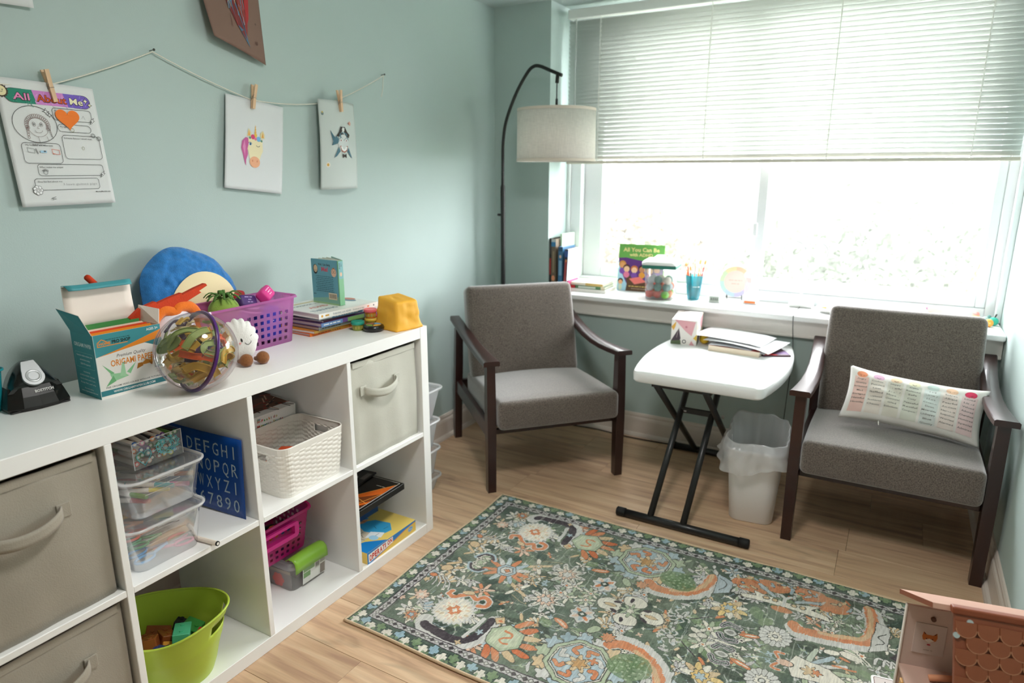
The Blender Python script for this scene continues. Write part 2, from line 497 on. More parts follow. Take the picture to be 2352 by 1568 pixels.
# ---- venetian blind
BX0, BX1, BY = .345, 2.20, 1.385
blind = thing('venetian_blind', 'white venetian blind lowered halfway down the wide window', 'blind', ((BX0 + BX1) / 2, BY, 1.32))
hw = (BX1 - BX0) / 2
B().box2((-hw, -.022, .665), (hw, .022, .705), .003).obj('headrail', M('#eef0ec', .35), blind)
SLAT = M('#d8dbd6', .45, trans=.05)
def slat_mesh():
    b = B(); n = 5; pts = []
    for i in range(n + 1):
        t = -1 + 2 * i / n; pts.append((t * .0128, .0022 * (1 - t * t)))
    A = [b.bm.verts.new((-hw + .003, p, q)) for p, q in pts]; D = [b.bm.verts.new((hw - .003, p, q)) for p, q in pts]
    for i in range(n): b.bm.faces.new((A[i], D[i], D[i + 1], A[i + 1]))
    return b
first = None
for k in range(33):
    z = .645 - k * .0194
    if first is None:
        first = slat_mesh().obj('slat', SLAT, blind, smooth=True); o = first
        md = first.modifiers.new('solid', 'SOLIDIFY'); md.thickness = .0004
    else:
        o = first.copy(); C.objects.link(o)
    o.location = (0, 0, z); o.rotation_euler = (math.radians(-43), 0, 0)
B().box2((-hw, -.013, -.004), (hw, .013, .010), .003).obj('bottom_rail', M('#d6d0c2', .4), blind)
for x in (.51, 1.027, 1.54, 2.044):
    xx = x - (BX0 + BX1) / 2
    b = B().tube([(xx, -.0125, .005), (xx, -.0125, .67)], .0016, 5).tube([(xx, .0125, .005), (xx, .0125, .67)], .001, 5).tube([(xx, 0, .005), (xx, 0, .67)], .001, 5)
    for k in range(33): b.ball((xx, -.0128, .645 - k * .0194 - .009), .0034, 6, 5, (.9, .6, 1.2))
    b.obj('ladder_cord', M('#f6f5f0', .7), blind)
B().tube([(-hw + .045, -.02, .66), (-hw + .045, -.022, .10)], .003, 6).obj('tilt_wand', clear('#ffffff', .35), blind)

# ---- what the window looks out on: lawn, shrubs, pale neighbouring house
struct('lawn', B().box2((-12, 1.75, -.62), (14, 22, -.5)), M('#4e5a3c', .9, var=.2, vs=4))
hs = thing('neighbour_house', 'pale house with white framed windows across the lawn', 'house', (1.4, 12.5, -.5))
B().box2((-7, 0, 0), (3.2, 4, 5.5)).obj('house_wall', M('#8d8d8a', .8, var=.03, vs=2, bump=.3, bs=12, stretch=(1, 1, 8)), hs)
for x in (-2.1, .35, 1.9):
    f = B().box2((x - .62, -.08, 1.3), (x + .62, 0, 2.9), .01).obj('window', M('#f6f6f6', .5), hs)
    for q in (-.3, .3): B().box2((x + q - .25, -.1, 1.42), (x + q + .25, -.07, 2.78)).obj('pane', M('#3c4448', .2), f)
def shrub(loc, rx, ry, rz, col, label, nleaf, seed):
    t = thing('garden_shrub', label, 'shrub', loc, group='shrubs seen through the window'); r = random.Random(seed)
    b = B()
    for i in range(5):
        a = r.random() * 6.28; b.tube([(0, 0, 0), (rx * .3 * math.cos(a), ry * .3 * math.sin(a), rz * .5), (rx * .6 * math.cos(a), ry * .6 * math.sin(a), rz * 1.1)], [.03, .02, .006], 5)
    b.obj('stem', M('#6d5a48', .9), t)
    vs = []; fs = []
    for i in range(nleaf):
        a = r.random() * 6.28; u = r.uniform(-.9, 1); k = r.uniform(.62, 1.05); q = math.sqrt(1 - u * u)
        lump = 1 + .22 * math.sin(3 * a + seed) * math.cos(4 * u + seed)
        c = Vector((rx * q * math.cos(a), ry * q * math.sin(a), rz + rz * u * .95)) * (k * lump)
        d = Vector((r.gauss(0, 1), r.gauss(0, 1), r.gauss(0, .7))).normalized(); w = d.orthogonal().normalized(); L = r.uniform(.05, .10)
        k0 = len(vs); vs += [c, c + d * L * .5 + w * L * .28, c + d * L, c + d * L * .5 - w * L * .28]; fs.append((k0, k0 + 1, k0 + 2, k0 + 3))
    me = bpy.data.meshes.new('foliage'); me.from_pydata([tuple(v) for v in vs], [], fs)
    o = mesh_obj('foliage', me, M(col, .7, trans=.3), t); o['kind'] = 'stuff'
shrub((-.55, 4.6, -.5), .9, .7, .95, '#645d53', 'tan leafed garden shrub outside the left window pane', 6500, 1)
shrub((2.05, 4.3, -.5), 1.0, .8, 1.05, '#5a5f55', 'large pale green shrub outside the right window pane', 8000, 2)
shrub((.75, 6.2, -.5), .7, .6, .7, '#575c51', 'low green shrub between the two larger ones outdoors', 4000, 3)

# ---- unseen overhead fill lamp, added to brighten the shelf top and floor
cl = thing('added_fill_lamp', 'round flush fill lamp added above the rug, out of view', 'lamp', (1.40, -.75, H))
B().lathe([(.20, 0), (.20, -.02), (.19, -.03)], 32).obj('lamp_base', M('#e8e8e8', .4), cl)
B().lathe([(.185, -.03), (.17, -.055), (.11, -.075), (0, -.082)], 32, cap=False).obj('fill_diffuser', M((1.0, .97, .94), .5, emit=LAMP_FILL), cl, smooth=True)

# ================================================================== SHELF UNIT
LAM = M('#f5f4f1', .38, var=.01, vs=6)
SX, SD, SL, STOP = .485, .39, 1.472, .768
su = thing('cube_shelf', 'long white cube storage shelf against the left wall', 'shelf', (SX - SD / 2, -SL / 2, 0))
def sl(name, y0, y1, z0, z1, inset=0.0):
    B().box2((-SD / 2, y0 + SL / 2, z0), (SD / 2 - inset, y1 + SL / 2, z1), .0012, 1).obj(name, LAM, su)
sl('side_panel', -.038, 0, 0, STOP); sl('side_panel', -SL, -SL + .038, 0, STOP)
sl('top_panel', -SL + .0382, -.0382, STOP - .038, STOP); sl('bottom_panel', -SL + .0382, -.0382, 0, .038)
CE = []      # cell y ranges, from the window end
yy = -.038
for k in range(4):
    CE.append((yy - .337, yy)); 
    sl('shelf_board', yy - .337, yy, .376, .392, .001)
    yy -= .337
    if k < 3: sl('divider', yy - .016, yy, .038, STOP - .038, .0005); yy -= .016

FAB = M('#a29a8c', .9, var=.05, vs=14, bump=.35, bs=420, sheen=.2)
def fabric_bin(y0, y1, z0, label, hy, wr, h=.325, col=FAB, recess=.008, seed=1):
    yc = (y0 + y1) / 2; w = y1 - y0 - .010
    t = thing('fabric_bin', label, 'storage bin', (SX - recess - .185, yc, z0), group='fabric bins in the shelf')
    NH = 14; NX = 16
    def disp(i, j, v):
        f = min(1, j / NH) if j <= NH else 1
        q = mnoise.noise(Vector((v.y * 9 + seed * 3, v.z * 6, seed)))
        bul = math.sin(PI * min(1, v.z / h)) * math.sin(PI * (v.y / w + .5)) * .010
        if v.x > .17: v.x += q * wr - .008 + bul + .3 * wr * math.sin(v.y * 60 + v.z * 8 + seed)
        return v
    levels = [(h * j / NH, .37, w, .012) for j in range(NH + 1)]
    b = shell(levels, 4, NX, 2, disp=disp)
    bd = b.obj('bin_body', col, t, smooth=True); solid(bd, .003)
    # hem along the top edge
    B().grid(lambda u, q: (.1795 + .0012, -w / 2 + .014 + u * (w - .028), h - .016 + q * .0165), 10, 1).obj('hem', col, t)
    # strap handle and its stitched tabs
    hz = h - .094; L = .075
    def strap(u, q):
        a = (u - .5) * 2
        out = .186 + .026 * (1 - a * a) ** .6 if abs(a) < 1 else .186
        return (out + .002, hy + a * L, hz - .004 * (1 - a * a) + (q - .5) * .026 - .012 * (1 - a * a))
    hd = B().grid(strap, 20, 3).obj('handle', col, t, smooth=True); solid(hd, .003, 0)
    for sgn in (-1, 1):
        B().box((.1865, hy + sgn * (L + .004), hz + .002), (.004, .026, .030), bevel=.001, seg=1).obj('tab', col, hd)
    return t
fabric_bin(*CE[0], .392, 'beige fabric bin with wrinkled front in the upper window-end cube', -.035 + .0, .006, col=M('#c3c1b4', .85, var=.04, vs=12, bump=.3, bs=420, sheen=.2), seed=4)
fabric_bin(*CE[3], .392, 'upper of two taupe fabric bins at the near shelf end', 0, .003, seed=2)
fabric_bin(*CE[3], .038, 'lower of two taupe fabric bins at the near shelf end', 0, .003, seed=3)

# ================================================================== RUG
def make_rug():
    RW, RH, res = 1.52, .912, .0016
    nx, ny = int(RW / res), int(RH / res); yc = RH / 2
    rs = np.random.RandomState(5)
    def fb(scx, scy, seed, octs=3):
        """smooth value noise on the grid"""
        r = np.random.RandomState(seed); out = np.zeros((ny, nx)); amp = 1
        for o in range(octs):
            gx, gy = max(2, int(RW * scx)) + 2, max(2, int(RH * scy)) + 2
            g = r.rand(gy, gx)
            xs = np.linspace(0, gx - 1.001, nx); ys = np.linspace(0, gy - 1.001, ny)
            xi = xs.astype(int); yi = ys.astype(int); fx = xs - xi; fy = ys - yi
            fx = fx * fx * (3 - 2 * fx); fy = fy * fy * (3 - 2 * fy)
            a = g[yi][:, xi] * (1 - fx) + g[yi][:, xi + 1] * fx; c = g[yi + 1][:, xi] * (1 - fx) + g[yi + 1][:, xi + 1] * fx
            out += amp * (a * (1 - fy)[:, None] + c * fy[:, None]); amp *= .5; scx *= 2; scy *= 2
        return (out - out.min()) / (out.max() - out.min())
    XX, YY = np.meshgrid((np.arange(nx) + .5) * res, (np.arange(ny) + .5) * res)
    wob = .0035
    XX = XX + (fb(40, 40, 11) - .5) * wob * 2; YY0 = YY; YY = YY + (fb(40, 40, 12) - .5) * wob * 2
    def hx(h): return np.array([int(h[i:i + 2], 16) / 255 for i in (1, 3, 5)])
    img = np.zeros((ny, nx, 3))
    n1 = fb(9, 9, 1)[..., None]; n2 = fb(60, 60, 2)[..., None]
    img[:] = hx('#3f4e47') * (1 - n1) + hx('#74806a') * n1
    img *= (.86 + .3 * n2)
    dk = fb(14, 14, 3); img[dk < .33] *= .78
    CRM, LIL, ORG, BLU, TAN, PLM, GRN, PGR, GRY, PNK = [hx(c) for c in ('#dcd6c8', '#bdb8b8', '#cc8058', '#a3b4bc', '#cdb28c', '#3d353b', '#34473c', '#a7b396', '#c9c7c2', '#d9b8a2')]
    OUT = hx('#4a4a44')
    def win(x0, x1, y0, y1):
        i0, i1 = max(0, int(x0 / res) - 4), min(nx, int(x1 / res) + 5); j0, j1 = max(0, int(y0 / res) - 4), min(ny, int(y1 / res) + 5)
        return (slice(j0, j1), slice(i0, i1)) if i1 > i0 and j1 > j0 else None
    def fill(m, s, col, a=1.0):
        v = img[s]; k = (m * a)[..., None] if m.dtype != bool else m[..., None] * a
        img[s] = v * (1 - k) + col * k
    def mir(f):
        f(1); f(-1)
    def my(y, sg): return y if sg > 0 else 2 * yc - y
    def shape(test, cx, cy, R, col, ol=True, both=True, a=1.0, ocol=None):
        def go(sg):
            y = my(cy, sg); s = win(cx - R, cx + R, y - R, y + R)
            if not s: return
            dx, dy = XX[s] - cx, (YY[s] - y) * sg
            d = test(dx, dy)           # <1 inside
            if ol: fill((d < 1.0 + .0022 / R * 1.6), s, OUT if ocol is None else ocol)
            fill(d < 1.0, s, col, a)
        go(1)
        if both: go(-1)
    def ell(cx, cy, rx, ry, col, rot=0.0, **k):
        c, q = math.cos(rot), math.sin(rot)
        shape(lambda dx, dy: np.sqrt(((dx * c + dy * q) / rx) ** 2 + ((-dx * q + dy * c) / ry) ** 2), cx, cy, max(rx, ry) * 1.1, col, **k)
    def flower(cx, cy, R, n, amp, col, ph=0.0, **k):
        def t(dx, dy):
            a = np.arctan2(dy, dx); r = np.hypot(dx, dy); return r / (R * (1 - amp + amp * np.cos(n * a + ph)))
        shape(t, cx, cy, R * 1.15, col, **k)
    def cross(cx, cy, R, col, **k):
        shape(lambda dx, dy: np.minimum(np.maximum(abs(dx) / R, abs(dy) / (R * .42)), np.minimum(np.maximum(abs(dy) / R, abs(dx) / (R * .42)), np.hypot(dx, dy) / (R * .72))), cx, cy, R * 1.1, col, **k)
    def ngon(cx, cy, R, n, col, ph=0.0, sx=1.0, sy=1.0, **k):
        def t(dx, dy):
            dx, dy = dx / sx, dy / sy
            a = np.arctan2(dy, dx) + ph; q = 2 * PI / n; a = (a % q) - q / 2
            return np.hypot(dx, dy) * np.cos(a) / (R * math.cos(q / 2))
        shape(t, cx, cy, R * max(sx, sy) * 1.1, col, **k)
    def poly(pts, col, ol=.0016, both=True, a=1.0):
        pts = np.array(pts)
        def go(sg):
            P = pts.copy()
            if sg < 0: P[:, 1] = 2 * yc - P[:, 1]
            s = win(P[:, 0].min() - .01, P[:, 0].max() + .01, P[:, 1].min() - .01, P[:, 1].max() + .01)
            if not s: return
            X, Y = XX[s], YY[s]; ins = np.zeros(X.shape, bool); dmin = np.full(X.shape, 9.)
            for i in range(len(P)):
                x0, y0 = P[i]; x1, y1 = P[(i + 1) % len(P)]
                with np.errstate(divide='ignore', invalid='ignore'):
                    c = ((y0 > Y) != (y1 > Y)) & (X < (x1 - x0) * (Y - y0) / (y1 - y0 + 1e-12) + x0)
                ins ^= c
                L2 = (x1 - x0) ** 2 + (y1 - y0) ** 2 + 1e-12
                t = np.clip(((X - x0) * (x1 - x0) + (Y - y0) * (y1 - y0)) / L2, 0, 1)
                dmin = np.minimum(dmin, np.hypot(X - x0 - t * (x1 - x0), Y - y0 - t * (y1 - y0)))
            fill(ins, s, col, a)
            if ol: fill(dmin < ol / 2 + .0003, s, OUT)
        go(1)
        if both: go(-1)
    def stroke(pts, w, col, both=True, jag=0.0, smooth=True, a=1.0, w2=None):
        P = np.array([tuple(p)[:2] for p in cat([(x, y, 0) for x, y in pts], 7)]) if smooth else np.array(pts)
        def go(sg):
            Q = P.copy()
            if sg < 0: Q[:, 1] = 2 * yc - Q[:, 1]
            mw = max(w, w2 or 0) + jag
            s = win(Q[:, 0].min() - mw, Q[:, 0].max() + mw, Q[:, 1].min() - mw, Q[:, 1].max() + mw)
            if not s: return
            X, Y = XX[s], YY[s]; m = np.zeros(X.shape, bool); acc = 0
            for i in range(len(Q) - 1):
                x0, y0 = Q[i]; x1, y1 = Q[i + 1]; L2 = (x1 - x0) ** 2 + (y1 - y0) ** 2 + 1e-12; L = math.sqrt(L2)
                t = np.clip(((X - x0) * (x1 - x0) + (Y - y0) * (y1 - y0)) / L2, 0, 1)
                d = np.hypot(X - x0 - t * (x1 - x0), Y - y0 - t * (y1 - y0))
                ww = w + ((w2 - w) * i / (len(Q) - 1) if w2 is not None else 0)
                if jag: ww = ww + jag * np.sin((acc + t * L) * 900)
                m |= d < ww / 2; acc += L
            fill(m, s, col, a)
        go(1)
        if both: go(-1)
    def ostroke(pts, w, col, oc=GRY, ow=.007, **k):
        stroke(pts, w + ow, oc, **k); stroke(pts, w, col, **k)
    # --- filler: little blossoms, leaves, twigs over the field
    r = random.Random(9)
    for i in range(90):
        x, y = r.uniform(.08, 1.46), r.uniform(.08, yc); a = r.random() * 6.28
        P0 = [(x, y)]
        for j in range(4): a += r.uniform(-.9, .9); P0.append((P0[-1][0] + .022 * math.cos(a), P0[-1][1] + .022 * math.sin(a)))
        stroke(P0, r.uniform(.0014, .003), r.choice([GRY, LIL, BLU, hx('#8c9a84'), PLM]), a=.75)
        for q in P0[1:]: ell(q[0], q[1], .006, .003, r.choice([PGR, hx('#8c9a84'), GRY]), r.random() * 3, ol=False, a=.8)
    for i in range(330):
        x, y = r.uniform(.09, 1.46), r.uniform(.09, yc); k = r.random()
        if k < .35: flower(x, y, r.uniform(.006, .012), 4, .3, r.choice([CRM, GRY, PNK, BLU]), ph=r.random() * 6, ol=False)
        elif k < .6: ell(x, y, r.uniform(.010, .02), .005, r.choice([PGR, GRY, LIL, ORG, TAN]), rot=r.random() * 3, ol=True)
        elif k < .8: ell(x, y, r.uniform(.02, .04), r.uniform(.012, .02), r.choice([hx('#6f8662'), hx('#7f936c'), hx('#2e3f37')]), rot=r.random() * 3, ol=False, a=.7)
        else: stroke([(x, y), (x + r.uniform(-.05, .05), y + r.uniform(-.05, .05)), (x + r.uniform(-.08, .08), y + r.uniform(-.06, .06))], .002, r.choice([BLU, GRY, PLM, TAN]), a=.8)
    # outlined leaf sprays and palmettes between the large motifs
    for i in range(105):
        x, y = r.uniform(.09, 1.46), r.uniform(.085, yc - .01); a0 = r.random() * 6.28; R0 = r.uniform(.013, .026); n0 = r.randint(4, 8)
        c1, c2 = r.choice([(GRY, CRM), (LIL, GRY), (CRM, TAN), (BLU, GRY), (PGR, CRM), (ORG, PNK), (hx('#8c9a84'), GRY)])
        full = r.random() < .45
        for j in range(n0):
            a = a0 + (j / n0 * 6.28 if full else (j / (n0 - 1) - .5) * 2.0)
            ell(x + R0 * math.cos(a), y + R0 * math.sin(a), R0 * .78, R0 * .26, c1 if j % 2 else c2, a)
        flower(x, y, R0 * .52, 6, .2, c2); ell(x, y, R0 * .18, R0 * .18, r.choice([ORG, PLM, BLU, GRN]), ol=False)
        if r.random() < .5: stroke([(x - R0 * .5 * math.cos(a0), y - R0 * .5 * math.sin(a0)), (x - R0 * 2.2 * math.cos(a0), y - R0 * 2.2 * math.sin(a0))], .0018, OUT)
    # --- large cream blossoms at the end
    for R, c in ((.067, GRY), (.060, CRM), (.045, hx('#e4ddcb'))): flower(.254, .196, R, 26, .05, c, ol=False)
    for i in range(40):
        a = i * 2.4; q = .05 * math.sqrt(i / 40); ell(.254 + q * math.cos(a), .196 + q * math.sin(a), .008, .004, r.choice([TAN, CRM, GRY, PNK]), rot=a, ol=False, a=.7)
    cross(.254, .198, .021, ORG, ol=False); cross(.254, .198, .009, CRM, ol=False)
    # orange scrolls
    ostroke([(.196, .275), (.193, .258), (.212, .25), (.228, .262), (.256, .284), (.285, .272), (.30, .295), (.325, .285), (.328, .26), (.306, .25)], .015, ORG)
    ell(.245, .29, .018, .010, TAN, .4); ell(.214, .266, .008, .006, GRN, ol=False); ell(.308, .272, .009, .008, GRN, ol=False)
    # left side: peach branches, grey feathers, blossom, triangle
    for q in ([(.085, .372), (.112, .37), (.135, .385), (.15, .40)], [(.112, .37), (.13, .352), (.128, .335)], [(.095, .39), (.108, .402), (.13, .418)]): ostroke(q, .010, TAN, OUT, .003)
    ell(.108, .372, .02, .016, TAN, .3)
    for k in range(5): ostroke([(.085 + .012 * k, .325), (.10 + .016 * k, .30), (.098 + .02 * k, .272)], .004, GRY, OUT, .003)
    ell(.093, .318, .012, .009, ORG, .5)
    flower(.122, .212, .024, 8, .16, PNK); flower(.122, .212, .010, 4, .2, CRM, ol=False)
    flower(.075, .245, .014, 5, .2, CRM); flower(.078, .17, .013, 5, .2, PNK); flower(.086, .285, .012, 5, .2, TAN)
    poly([(.118, .14), (.185, .135), (.165, .075)], CRM, .002); flower(.156, .118, .027, 9, .16, TAN); flower(.156, .118, .019, 8, .16, ORG); flower(.156, .118, .009, 5, .2, BLU)
    # plum swoosh with pale outline
    stroke([(.205, .118), (.222, .095), (.27, .082), (.335, .080), (.385, .125), (.384, .215)], .052, GRY, w2=.042); stroke([(.215, .106), (.225, .100), (.27, .094), (.335, .094), (.372, .13), (.376, .212)], .030, PLM, w2=.026)
    stroke([(.345, .115), (.353, .21)], .012, GRY); ell(.222, .105, .012, .009, PLM, ol=False); flower(.372, .155, .013, 5, .3, BLU); flower(.342, .088, .010, 4, .3, TAN)
    # pale green hexagon with its orange leaves
    for k, (x, y, a) in enumerate([(.468, .245, .4), (.492, .225, .2), (.512, .2, -.1), (.52, .168, -.4), (.514, .135, -.7), (.49, .112, -1.0), (.456, .10, -1.4), (.43, .095, -1.7)]):
        ell(x, y, .030, .011, [ORG, hx('#c46a42'), TAN][k % 3], a + .5)
    ngon(.448, .168, .056, 6, PGR, .3, 1, 1); ngon(.448, .168, .046, 6, hx('#bcc4a8'), .3, ol=False)
    stroke([(.435, .195), (.455, .192), (.462, .178), (.445, .168), (.438, .155), (.452, .146), (.468, .15)], .007, ORG)
    ngon(.398, .225, .018, 4, TAN, .2); ell(.40, .222, .007, .005, ORG, ol=False)
    # leaf bundle on the axis
    for k in range(13):
        a = math.radians(-160 + k * 26.7); x, y = .285 + .048 * math.cos(a), yc + .042 * math.sin(a)
        ell(x, y, .034, .0085, [BLU, GRY, hx('#b3bfc0'), ORG][(k * 3) % 4 if k % 3 else 3], a, both=False)
    ngon(.285, yc, .034, 6, BLU, both=False); ngon(.285, yc, .022, 6, GRY, both=False); ngon(.288, yc, .010, 4, ORG, both=False)
    stroke([(.155, yc - .02), (.172, yc - .05), (.20, yc - .052), (.222, yc - .03)], .016, BLU, both=True); stroke([(.160, yc - .022), (.175, yc - .046), (.20, yc - .047), (.216, yc - .03)], .009, PLM)
    # spiky white blossoms
    for R, c, n in ((.064, GRY, 9), (.050, CRM, 9), (.030, PNK, 8), (.016, GRY, 6)): flower(.468, .38, R, n, .26 if R > .04 else .14, c)
    for k in range(9):
        a = k * 2 * PI / 9; stroke([(.468 + .02 * math.cos(a), .38 + .02 * math.sin(a)), (.468 + .05 * math.cos(a), .38 + .05 * math.sin(a))], .0022, OUT)
    # rosettes, pink leaves
    flower(.594, .371, .040, 8, .10, GRY); flower(.594, .371, .032, 8, .25, BLU, ol=False)
    for k in range(4): ell(.594 + .02 * math.cos(.8 + k * PI / 2), .371 + .02 * math.sin(.8 + k * PI / 2), .013, .006, ORG if k % 2 else PNK, .8 + k * PI / 2, ol=False)
    ell(.594, .371, .011, .010, GRN); cross(.594, .371, .006, GRY, ol=False)
    ell(.556, .306, .030, .010, ORG, -.35); ell(.556, .306, .022, .004, PNK, -.35, ol=False); stroke([(.582, .297), (.615, .29), (.64, .30)], .002, PLM); ell(.65, .325, .022, .012, PGR, .9)
    # quatrefoil on the axis
    for dx, dy in ((-.066, 0), (.066, 0)): ell(.711 + dx, yc + dy, .036, .030, CRM, both=False); ell(.711 + dx * .95, yc + dy, .018, .006, TAN, both=False); ell(.711 + dx * .7, yc + .022, .014, .006, PLM, .4, ol=False); ell(.711 + dx * .7, yc - .022, .014, .006, PLM, -.4, ol=False)
    ell(.711, yc - .046, .036, .026, CRM); ell(.70, yc - .05, .006, .011, PLM, ol=False)
    flower(.711, yc, .032, 8, .3, PGR, both=False); flower(.711, yc, .012, 6, .2, CRM, both=False)
    # medallions
    for k in range(14):
        a = k * 2 * PI / 14; flower(.668 + .104 * math.cos(a), .180 + .100 * math.sin(a), .026, 5, .2, [BLU, PGR, TAN, GRY, BLU, hx('#8fa3ab')][k % 6], ph=a)
    ngon(.668, .180, .094, 8, PGR, PI / 8); ngon(.668, .180, .080, 8, CRM, PI / 8); ngon(.668, .180, .074, 8, BLU, PI / 8)
    for k in range(8):
        a = k * PI / 4 + .3; ostroke([(.668 + .064 * math.cos(a), .18 + .064 * math.sin(a)), (.668 + .055 * math.cos(a + .35), .18 + .055 * math.sin(a + .35)), (.668 + .040 * math.cos(a + .2), .18 + .040 * math.sin(a + .2))], .012, ORG if k % 3 else GRY, OUT, .003)
    flower(.668, .18, .034, 7, .2, TAN); flower(.668, .18, .022, 6, .2, hx('#b98d5c')); flower(.70, .205, .014, 4, .3, ORG)
    # orange arches with grey edge
    def arch(P, o):
        stroke(P, .050, GRY, jag=.004); stroke([(x + o[0], y + o[1]) for x, y in P], .030, ORG, jag=.006); stroke([(x + o[0] * 1.6, y + o[1] * 1.6) for x, y in P[2:]], .014, TAN, jag=.004, a=.8)
    arch([(.715, .300), (.74, .318), (.792, .316), (.845, .285), (.878, .235), (.885, .165)], (-.004, -.012))
    flower(.698, .315, .020, 9, .15, hx('#c98c68')); ell(.79, .235, .06, .05, hx('#5f7a52'), .3, ol=False, a=.75)
    for k in range(26):
        a, q = k * 2.4, .048 * math.sqrt(k / 26); ell(.79 + q * math.cos(a), .23 + q * math.sin(a), .004, .003, PGR, ol=False, a=.8)
    # blue-grey leaf, fan palmette
    poly([(.895, .13), (.955, .16), (.945, .215), (.905, .25)], hx('#a9b4ba')); stroke([(.905, .15), (.93, .18), (.915, .22)], .003, OUT)
    for k in range(8):
        a = math.radians(-60 + k * 34); ell(.962 + .032 * math.cos(a), .293 + .030 * math.sin(a), .024, .009, [TAN, CRM, hx('#d9bb7c')][k % 3], a)
    flower(.962, .293, .026, 8, .12, hx('#d7b472')); flower(.962, .293, .015, 6, .2, BLU)
    # thin white line flowers
    for k in range(8):
        a = k * PI / 4 + .2; stroke([(.846 + .006 * math.cos(a), .405 + .005 * math.sin(a)), (.846 + .03 * math.cos(a), .405 + .024 * math.sin(a)), (.846 + .036 * math.cos(a + .4), .405 + .033 * math.sin(a + .4))], .0045, GRY); 
    ell(.846, .405, .010, .007, GRY)
    stroke([(.88, .40), (.93, .36)], .004, PLM)
    # banded beetle motifs
    for k, sg in enumerate((-1, 1)):
        for w, c in ((.034, LIL), (.026, PLM), (.016, LIL), (.008, GRN)):
            stroke([(.965, .405 + sg * .020), (.975, .405 + sg * .034), (.992, .405 + sg * .036), (1.01, .405 + sg * .030)], w * .6, c)
    ell(.99, .405, .017, .013, GRY); ell(.99, .405, .010, .007, OUT, ol=False, a=.5); ell(1.04, .392, .028, .009, ORG, -.3); ell(1.045, .391, .018, .003, CRM, -.3, ol=False)
    # arrow on the axis
    stroke([(.925, yc), (1.035, yc)], .006, CRM, both=False); ell(.905, yc - .012, .017, .009, CRM, .4); ell(.925, yc, .014, .010, CRM, both=False); poly([(1.03, yc - .012), (1.05, yc), (1.03, yc + .012)], CRM, both=False)
    # pale animal panel with orange ground
    for x, y, rx, ry in ((1.0, .145, .06, .035), (1.06, .115, .05, .03), (1.215, .13, .07, .04), (1.17, .105, .05, .03), (1.10, .225, .03, .014)): ell(x, y, rx, ry, ORG, ol=False, a=.9)
    for k in range(60):
        ell(r.uniform(.95, 1.28), r.uniform(.085, .20), r.uniform(.005, .014), .004, r.choice([TAN, BLU, GRY, hx('#b8643c'), PGR]), r.random() * 3, ol=r.random() < .5, a=.9)
    poly([(.985, .215), (.975, .200), (1.02, .190), (1.01, .165), (1.06, .175), (1.10, .182), (1.15, .172), (1.20, .160), (1.18, .185), (1.225, .195), (1.235, .215), (1.18, .212), (1.10, .208), (1.03, .212)], CRM)
    for x in (1.05, 1.075, 1.13, 1.155): ngon(x, .186, .008, 6, TAN)
    stroke([(1.102, .205), (1.102, .165), (1.09, .15)], .010, GRY); stroke([(1.102, .165), (1.115, .15)], .010, GRY)
    for q in ([(1.07, .165), (1.02, .125)], [(1.135, .165), (1.19, .14)]): ostroke(q, .012, hx('#a9b4ba'), OUT, .003)
    # daisies
    flower(1.103, .358, .046, 16, .05, GRY)
    for k in range(16): 
        a = k * PI / 8 + .2; stroke([(1.103 + .022 * math.cos(a), .358 + .022 * math.sin(a)), (1.103 + .043 * math.cos(a), .358 + .043 * math.sin(a))], .0015, OUT, smooth=False)
    flower(1.103, .358, .022, 10, .14, CRM); ell(1.103, .358, .006, .006, GRY)
    # right arch, corner, insects
    arch([(1.145, .290), (1.165, .308), (1.22, .302), (1.285, .288), (1.335, .265), (1.345, .17), (1.335, .11)], (-.006, -.014))
    poly([(1.335, .30), (1.38, .27), (1.385, .16), (1.35, .15)], GRY); stroke([(1.35, .26), (1.372, .24), (1.355, .22), (1.372, .195)], .003, OUT)
    for k in range(5): ostroke([(1.385 + k * .012, .335), (1.36 + k * .016, .315), (1.35 + k * .02, .345)], .006, GRY, OUT, .003)
    poly([(1.385, .30), (1.45, .33), (1.46, .28), (1.40, .27)], PLM)
    ell(1.295, .345, .028, .013, CRM, .2); ell(1.25, .352, .020, .010, CRM, -.2)
    for k in range(4): stroke([(1.30 + k * .008, .335), (1.315 + k * .010, .362)], .003, CRM)
    # big palmette on the axis
    for k in range(9):
        a = math.radians(-80 + k * 20); ostroke([(1.19 + .045 * math.cos(a), yc + .045 * math.sin(a)), (1.19 + .125 * math.cos(a), yc + .095 * math.sin(a))], .014, [PGR, GRY, BLU, hx('#b7c0ae'), BLU][k % 5 if k != 4 else 0], OUT, .004, both=False)
    poly([(1.165, yc - .045), (1.25, yc - .03), (1.29, yc), (1.25, yc + .03), (1.165, yc + .045), (1.15, yc)], CRM, both=False)
    flower(1.205, yc, .022, 6, .25, TAN, both=False); flower(1.222, yc, .012, 5, .25, ORG, both=False)
    ell(1.143, yc, .022, .013, PNK, both=False); ostroke([(1.125, yc - .012), (1.115, yc - .03), (1.135, yc - .035)], .008, ORG, GRY, .004); stroke([(1.12, yc), (1.08, yc - .012), (1.04, yc - .03)], .0022, BLU)
    stroke([(1.255, .405), (1.31, .40)], .007, ORG)
    # --- borders
    def band(x0, x1, y0, y1, col, a=1.0):
        s = win(x0, x1, y0, y1); m = (XX[s] > x0) & (XX[s] < x1) & (YY0[s] > y0) & (YY0[s] < y1); fill(m, s, col, a)
    nd = .048
    keep = (XX > nd) & (XX < RW - nd) & (YY > nd) & (YY < RH - nd)
    bc = hx('#36453e') * (1 - n1) + hx('#59695a') * n1
    img[~keep] = bc[~keep]
    gw = .024
    inner = (XX > nd + gw) & (XX < RW - nd - gw) & (YY > nd + gw) & (YY < RH - nd - gw)
    img[keep & ~inner] = LIL * .98
